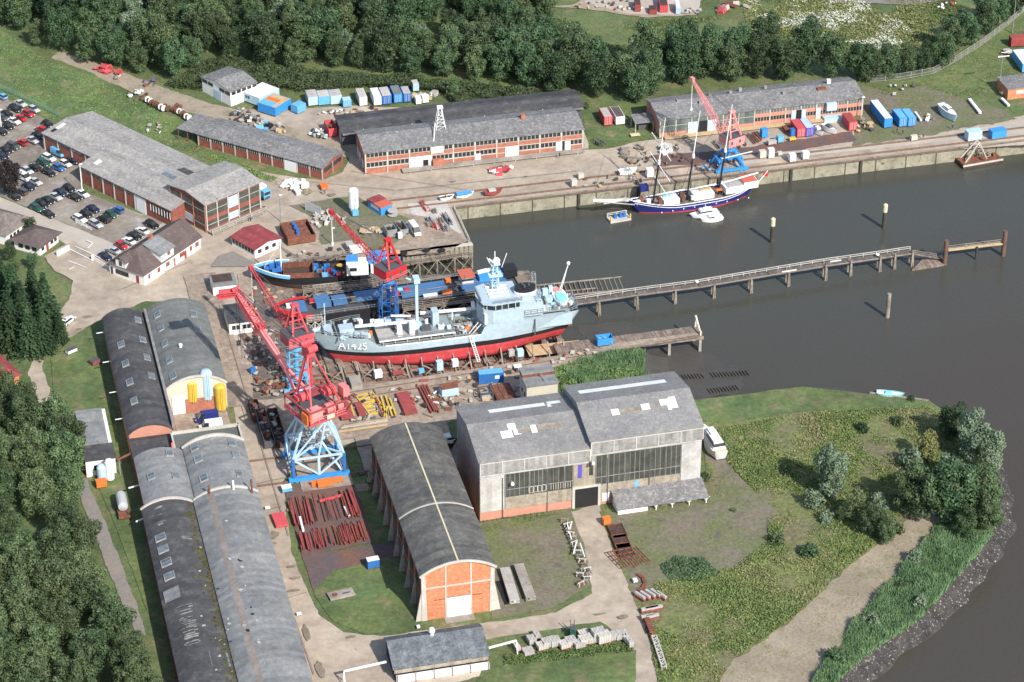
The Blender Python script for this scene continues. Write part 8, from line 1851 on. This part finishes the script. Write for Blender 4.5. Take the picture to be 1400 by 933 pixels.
heap(361,175,7,2.2,.6,['black','stone','bluel'],'torn dark sheeting on the gravel below the open container',seed=5,s=(.8,2.2)); heap(385,178,6,2.4,.5,['wood','stone','timbery'],'broken timber frames on the gravel',seed=6,s=(.8,2.2)); heap(583,134,10,4,.8,['whitep','timbery','wood','stone'],'loose boards and white panels beside the container row',seed=7,s=(.8,2.6),ry=2)
heap(187,133,12,3.2,1.,['whitep','rust','brown','whitep'],'pile of white and rusty drums at the end of the track',seed=8,s=(.6,1.4)); heap(455,156,14,4.,.6,['whitep','stone','rust','timbery'],'rubbish and timber before the patched containers',seed=9,ry=1.5)
heap(685,235,14,3.6,.6,['crred','whitep','redlead'],'pile of red and white barriers before the brick warehouse','barrier_heap',seed=10,s=(.5,2.6),ry=1.8,flatn=.1); heap(449,303,34,4.6,.3,['stone','concp'],'low heap of pale rubble slabs on the grass','rubble_heap',seed=11,ry=5,s=(.5,1.6)); heap(505,318,10,2.4,.6,['timbery','stone','wood'],'stack of timbers below the crane jib on the grass',seed=12,s=(.5,3))
heap(600,550,20,4,.5,['timbery','whitep','rust','dgrey'],'offcuts and scrap left of the rusty lidded box',seed=13); heap(564,552,12,2.4,1.1,['redlead','stone','dgrey','whitep'],'mixed drums and scrap beside the right red plates',seed=14); heap(497,577,12,3,.6,['dgrey','steel','concp'],'grey pipe fittings below the yellow truss',seed=15,ry=1.3)
heap(620,552,10,3.4,.4,['timbery','wood','stone'],'timber offcuts behind the cream boat bow',seed=16); heap(335,425,26,3.4,.7,['stone','concp','rust','dgrey','timbery'],'stones and junk before the two windowed hut',seed=17,ry=4.5); heap(352,480,30,3.6,.6,['timbery','rust','stone','concp','timberd'],'timber and junk on the left slip edge',seed=18,ry=7); heap(372,530,26,4.6,.5,['timbery','timberd','rust','dgrey'],'timber blocks by the left end of the tanker berth',seed=19,ry=3,s=(.4,2.)); heap(405,505,26,7,.5,['timbery','timberd','stone'],'row of keel blocks before the pale blue crane','block_heap',seed=20,ry=1.2,s=(.5,1.2))
heap(515,665,24,3.2,.8,['rustd','dgrey','rust','brown'],'shadowed scrap pile beside the brick workshop wall',seed=21,ry=9); heap(676,828,9,1.3,1.2,['redlead','whitep','rust'],'red and white machine parts at the workshop corner',seed=22,s=(.4,1.1)); heap(148,99,12,4.6,1.6,['crred','redlead','crred'],'red agricultural machine parked where the track meets the wood','farm_machine',cat='machine',seed=23,s=(1.,3.),ry=1.4,rz=R(-38)); heap(160,106,5,2,.4,['concp','timbery'],'pale debris behind the red machine',seed=24); heap(208,117,8,3,.5,['dgrey','purple','rust'],'dark litter beside the track under the brambles',seed=25)
heap(214,178,10,3,.5,['stone','whitep','timbery'],'white litter behind the big brick hall',seed=26); heap(910,207,8,2.2,1.2,['whitep','stone'],'white tarpaulin bundle by the foremast top','tarpaulin_heap',seed=27,s=(1.,2.4)); heap(925,205,6,1.6,.8,['stone','dgrey'],'grey fittings beside the tarpaulin bundle',seed=28); heap(970,232,14,3.4,.4,['rust','bluel','timbery'],'mooring gear at the foot of the pink quay crane',seed=29,ry=1.4)
heap(1181,178,10,2.6,.6,['stone','dgrey','wood'],'loose gear around the wooden cable reels',seed=30); heap(1270,163,6,2,.3,['timbery','whitep'],'scraps left of the bare hulled yacht',seed=31); heap(1377,75,6,2,.3,['whitep','stone'],'white boards below the red container on the lawn','board_heap',seed=32,s=(.8,2.4),flatn=.1); heap(1370,128,6,1.2,.8,['whitep','orange'],'white sacks beside the orange brick hut',seed=33)
heap(1004,60-48,8,5,.6,['rust','stone','crred'],'rusty beams at the right of the far scrap yard',seed=34,s=(.6,4)); heap(822,8,20,9,.9,['wood','rust','stone','dgrey'],'wooden crates and scrap at the left of the far scrap yard',seed=35,ry=2.5); heap(860,14,16,5,.9,['rust','wood','stone','whitep'],'mixed scrap next to the first red skip',seed=36,ry=2.); heap(945,18,14,4,.7,['stone','steel','rust'],'grey scrap right of the narrow container',seed=37,ry=2.5); heap(1290,10,12,5,.5,['crred','whitep','dgrey'],'red and white machine parts beside the far road',seed=38,ry=2)
heap(1237,125,8,7,.2,['stone','dgrey'],'broken slabs in the old foundations',seed=39,ry=4); heap(897,223,26,8,.4,['rustd','dgrey','timbery','rust'],'rigging and nets on the quay beside the foremast',seed=40,ry=3.4); heap(863,212,12,5,.2,['timbery'],'spars lying before the warehouse verge',seed=41,s=(.2,3.)); heap(455,893,0,1,1,['rust'],'x') if 0 else None
# drums row by the track
for i,(px,py) in enumerate(((204,143),(210,147),(217,150),(222,153),(228,153),(240,156),(247,159),(252,162),(244,152),(257,166))):
    p=G(px,py); t=thing('cable_drum','%s rusty white rimmed drum from the left beside the meadow track'%(ORD[i] if i<8 else ('ninth','last')[i-8]),'drum',(p.x,p.y,Z0+.9),R(30)); MB().tube((0,-.7,0),(0,.7,0),.5,12).build('core',M['rust'],t); mb=MB(); mb.tube((0,-.8,0),(0,-.66,0),.9,14); mb.tube((0,.66,0),(0,.8,0),.9,14); mb.build('flange',M['brown' if i%3 else 'whitep'],t)
# south side: blocks, gratings, frames
for i,(px,py,w,h) in enumerate(((709,889,1.6,.9),(722,895,2.2,1.),(727,880,1.8,1.4),(741,888,2.2,1.2),(750,884,2.8,1.6),(759,883,2.4,1.7),(773,886,2.6,1.3),(781,882,2.4,1.5),(792,885,2.4,1.2),(801,880,3.,1.6),(811,878,2.8,1.2),(818,875,2.8,2.6),(825,879,2.8,2.4),(840,874,3.2,1.3),(849,873,2.8,1.2),(857,878,1.4,1.2),(862,884,1.4,1.6),(735,872,1.6,1.),(798,870,2.2,.8))):
    p=G(px,py); h*=.85; t=thing('block_stack','white block pallet, number %d from the left in the row by the lower grass'%(i+1) if 0 else 'whitish %s pallet of blocks %s'%(('low','broad','tall')[i%3],('left of','next to','behind','right of','in front of')[i%5]+' the forklift row'),'block pallet',(p.x,p.y,Z0),R(8),'pallets of white blocks by the lower grass')
    t['label']='pallet of whitish blocks in the row beside the forklift'; obox(t,'pallet','redlead' if i%3==0 else 'timbery',-w/2,w/2,-1.1,1.1,0,.18)
    mb=MB()
    for k in range(int(w/.55)):
        for j in range(3): mb.box(-w/2+k*.55,-w/2+k*.55+.5,-1.05+j*.72,-.4+j*.72,.18,h-.06*((k+j)%2))
    mb.build('blocks',M['stone' if i%3 else 'concp'],t)
for i,(px,py) in enumerate(((875,820),(882,819),(889,817),(896,816),(904,819),(885,838),(891,837),(897,836),(885,848),(892,848))):
    p=G(px,py); t=thing('block_stack','red and white concrete form in the stack beside the track fork','block stack',(p.x,p.y,Z0),R(-62) if i<5 else R(6),'red and white forms beside the track fork'); obox(t,'base','redlead',-1.5,1.5,-.4,.4,0,.4); obox(t,'top','stone',-1.4,1.4,-.3,.3,.4,.9)
bar((884,852),(892,872),1.2,1.,'rust','rusty girder stack below the red and white forms',name='girder_stack'); 
t=thing('lattice_girder','pale lattice girder lying beside the lower track','girder',tuple(G(894,874)),0); a=G(894,875)-G(894,874); b=G(908,917)-G(894,874); mb=MB(); lattice(mb,(0,0,.5),(b.x,b.y,.5),1.,1.,9,.14); mb.build('lattice',M['concp'],t)
t=thing('grating','rusty square grating on short legs beside the track','grating',tuple(G(850,781)),R(5)); mb=MB()
for k in range(6): mb.beam((k*1.35,0,.9),(k*1.35-1.1,6.4,.9),.2)
for k in range(5): mb.beam((-k*.27,k*1.6,.9),(6.8-k*.27,k*1.6,.9),.2); mb.beam((3,k*1.5,0),(3,k*1.5,.9),.15)
mb.build('grid',M['rust'],t)
for i,(A,B) in enumerate((((834,722),(836,734)),((839,736),(843,746)),((844,748),(848,760)))):
    a=G(*A); t=thing('steel_tray','dark rusty tray, %s of three in line beside the track'%ORD[i],'tray',(a.x,a.y-5+0,Z0),R(0)); mb=MB(); mb.box(-.6,2.6,0,5,0,.3); mb.build('bed',M['rustd'],t); mb=MB(); mb.box(-.7,-.6,0,5,0,.5); mb.box(2.6,2.7,0,5,0,.5); mb.box(-.6,2.6,4.9,5,.3,.5); mb.build('edge',M['rust'],t)
t=thing('curved_rail','curved rusty rail section below the grating','rail'); mb=MB(); cp=[(872,785),(879,790),(882,798),(879,804),(873,808)]
for a,b in zip(cp,cp[1:]): mb.beam(G(*a,.4),G(*b,.4),.8,.35)
mb.build('section',M['rust'],t)
tr=[(772,716),(775,722),(777,728),(780,734),(783,740),(785,747),(787,753),(790,759),(793,765),(796,771),(800,777),(803,783),(805,789),(803,795),(799,800),(794,803),(798,783),(793,790)]
for i,(px,py) in enumerate(tr):
    p=G(px,py); t=thing('trestle','pale worn trestle in the curved row between lawn and track','trestle',(p.x,p.y,Z0),rr.uniform(-.5,.5),'trestles between lawn and track'); mb=MB()
    for x in(-.7,.7):
        for y in(-.4,.4): mb.beam((x,y,0),(x*.8,y*.3,.8),.13)
    mb.beam((-.9,0,.8),(.9,0,.8),.2); mb.beam((-.9,-.5,.4),(.9,.5,.4),.1); mb.build('frame',M['concp' if i%2 else 'timbery'],t)
    if i%2: MB().cbox((0,0,.5),(1.2,.7,.5),rz=i).build('roller',M['dgrey' if i%3 else 'rust'],t)
for i,(A,B) in enumerate((((775,722),(781,744)),((782,720),(777,736)),((788,748),(784,764)),((793,750),(799,768)))): bar(A,B,.25,.25,'whitep','white pole, %s from the hall, thrown over the trestle row'%ORD[i],name='pole',cat='pole',z=1.25)
for i,(A,B,m,l) in enumerate((((690,783),(704,828),'stone','left of the two long grey troughs beside the brick workshop'),((709,778),(726,824),'conc','right of the two long grey troughs beside the brick workshop'))): bar(A,B,2.2,.9,m,l,name='concrete_trough',cat='trough')
a=G(697,828); t=thing('dark_tarpaulin','black sheeting between the two long grey troughs','tarpaulin',(a.x,a.y,0),R(-80)+R(170)); MB().cbox((4.6,0,.12),(8.6,2.2,.2)).build('sheet',M['black'],t)
a=G(471,822); t=thing('concrete_plinth','worn concrete plinth with two openings on the round lawn','plinth',(a.x-3.,a.y,Z0),R(8)); obox(t,'slab','conc',0,5.6,0,2.6,0,.4); MB().lathe((1.4,1.3,.4),[(.6,0),(.6,.12)],12).build('ring',M['rust'],t); obox(t,'slot','dgrey',3,4.8,.9,1.3,.4,.46)
# tanks by the small office
p=G(169,704); t=thing('gas_tank','horizontal silver gas tank on a rusty frame between trees and halls','tank',(p.x,p.y,Z0),0); MB().lathe((0,0,0),[(.3,0),(1.1,.3),(1.2,.8),(1.2,4.8),(1.1,5.3),(.3,5.6)],14).build('tank',M['silver'],t).rotation_euler[0]=R(-90); [setattr(c_,'location',(0,-1,2.1)) for c_ in t.children]
obox(t,'frame','rust',-1.3,1.3,-2.6,3,.2,.8); 
for s in(-1.1,1.1): MB().beam((s,-2,0),(s,-2,1.8),.15).build('post',M['dgrey'],t)
for px,py,h,l in((140,658,4.2,'left white dome ended tank leaning on the small office'),(151,657,5.4,'right and taller white tank at the small office front')):
    p=G(px,py); t=thing('white_tank',l,'tank',(p.x,p.y,Z0)); MB().lathe((0,0,0),[(1.,0),(1.05,.3),(1.05,h-.8),(.7,h-.2),(.1,h)],14).build('tank',M['ltblue' if h<5 else 'whitep'],t)
for px,py,d,m,l in((98,484,(2.6,1.2,.9),'whitep','white and dark garden roller on the oval lawn'),(130,499,(2.2,1.6,.9),'redlead','red and white machine part on the oval lawn'),(37,488,(2.4,1.2,.3),'whitep','white planter edge near the left path')): crate(px,py,d,m,l,rz=.5,name='garden_item',cat='machine part',top='dgrey')
# green trailer on verge, canopy shelter
p=G(819,199); t=thing('flat_trailer','green grey flat trailer frame on the verge','trailer',(p.x,p.y,Z0),R(-70)); mb=MB()
for y in(-.7,.7): mb.beam((-2.6,y,.6),(2.6,y,.6),.18)
for k in range(6): mb.beam((-2.5+k,-.7,.6),(-2.5+k,.7,.6),.14)
mb.build('frame',M['dgrey'],t)
for x in(-.4,.6):
    for y in(-.9,.9): MB().tube((x,y-.1,.35),(x,y+.1,.35),.35,10).build('wheel',M['tyre'],t)
a=G(868,183); t=thing('open_canopy','open sided canopy with grey roof between verge and glazed warehouse','shelter',(a.x,a.y,0),0); MB().prismx([(0,3.),(0,3.2),(5.,3.7),(5.,3.5)],0,5.6).build('roof',M['roofg2'],t)
for x in(.2,5.4):
    for y in(.2,4.8): MB().beam((x,y,0),(x,y,3.1),.18).build('post',M['concp'],t)
obox(t,'machine','dgrey',1.4,4.2,1.4,4,0,1.8); obox(t,'bench','cream2',-1.8,.9,-2.6,-1,.6,.75)
for A,B,w_,l in(((1325,139),(1340,158),.9,'long white beam lying on the storage ground right of the yacht'),((1369,138),(1379,148),.8,'short white beam before the orange brick hut'),((1251,157),(1259,168),.6,'white beam beside the twin blue containers')): bar(A,B,w_,.5,'whitep',l)
p=G(676,536);t=thing('hatch_cover','large rust brown hatch cover lying beside the blue container','hatch cover',(p.x-.6,p.y-7.6,Z0),R(2)); obox(t,'plate','rust',0,4.8,0,8.4,.3,1.); 
for k in range(4): obox(t,'rib','rustd',.2+k*1.4,.35+k*1.4,.2,8.2,1.,1.06)
p=G(656,548);t=thing('open_gantry','black open steel frame left of the hatch cover','frame',(p.x,p.y-1,Z0)); mb=MB()
for x in(0,3):
    for y in(0,3): mb.beam((x,y,0),(x,y,2),.25)
    mb.beam((x,0,2),(x,3,2),.25)
mb.beam((0,0,2),(3,0,2),.25); mb.beam((0,3,2),(3,3,2),.25); mb.build('frame',M['dgrey'],t); obox(t,'load','stone',.4,2.6,.4,2.6,0,.8)
a=G(492,540); t=thing('concrete_pier','grey concrete block at the near end of the tanker berth','concrete block',(-43.,-13.,0)); obox(t,'block','conc',0,2.6,-.2,4.2,0,1.5)
t=thing('bogie_wagon','row of grey white barrels on the hall back wall','barrels') if 0 else None
# small loose things spread over the work areas
KIND=[('timber_offcut','timbery',(1.8,.3,.2)),('steel_plate','rust',(1.2,.9,.08)),('pallet','wood',(1.2,1.,.16)),('timber_offcut','stone',(1.,.5,.3)),('steel_plate','dgrey',(.9,.6,.1)),('keel_block','timberd',(.9,.5,.5)),('gas_bottle','redlead',(1.2,.25,.25)),('pallet','concp',(.9,.7,.2))]
bas=[]
for nm,m,d in KIND: me=MB().cbox((0,0,d[2]/2),d).cbox((0,0,d[2]+.03),(d[0]*.8,d[1]*.5,.06)).mesh(nm); me.materials.append(M[m]); bas.append((nm,me))
for reg,poly,n,lab in((1,[(470,545),(640,512),(760,490),(800,480),(840,478),(735,512),(715,550),(625,572),(560,572),(480,590)],95,'lying on the apron south of the grey tanker'),(2,[(345,395),(420,395),(430,430),(420,470),(400,545),(350,545)],70,'lying at the head of the slipway'),(3,[(400,345),(545,340),(545,350),(345,370)],30,'lying on the paving behind the old coaster'),(4,[(800,246),(905,232),(905,252),(800,262)],14,'lying on the quay before the schooner bow'),(5,[(470,150),(600,148),(600,155),(470,158)],14,'lying before the container row')):
    q={}
    for x,y in scatter(poly,1.5,40+reg,tries=n*8)[:n]:
        nm,me=rr.choice(bas); o=bpy.data.objects.new(nm,me); COL.objects.link(o); o.location=(x,y,Z0 if not(reg==2 and x>-57) else slipz(x)+.02); o.rotation_euler[2]=rr.uniform(0,3); s=rr.uniform(.8,1.6); o.scale=(s,s,s)
        tag(o,'loose %s %s'%({'rust':'rusty','dgrey':'dark grey','wood':'new wooden','concp':'pale','timbery':'long weathered','stone':'short pale','timberd':'dark squared','redlead':'red'}[KIND[[b[1] for b in bas].index(me)][1]]+' '+nm.replace('_',' '),lab),nm.replace('_',' '),'loose pieces '+lab)

# haze: one closed box of thin air round everything
m=bpy.data.materials.new('summer_haze'); m.use_nodes=True; n_=m.node_tree; n_.nodes.remove(n_.nodes['Principled BSDF']); v_=n_.nodes.new('ShaderNodeVolumePrincipled'); v_.inputs['Color'].default_value=(.82,.9,1,1); v_.inputs['Density'].default_value=HAZE; n_.links.new(v_.outputs[0],n_.nodes['Material Output'].inputs['Volume'])
if HAZE>0: tag(MB().box(-1200,1700,-900,1900,-9,380).build('haze',m),'thin summer haze over the whole shipyard','haze',None,'stuff')
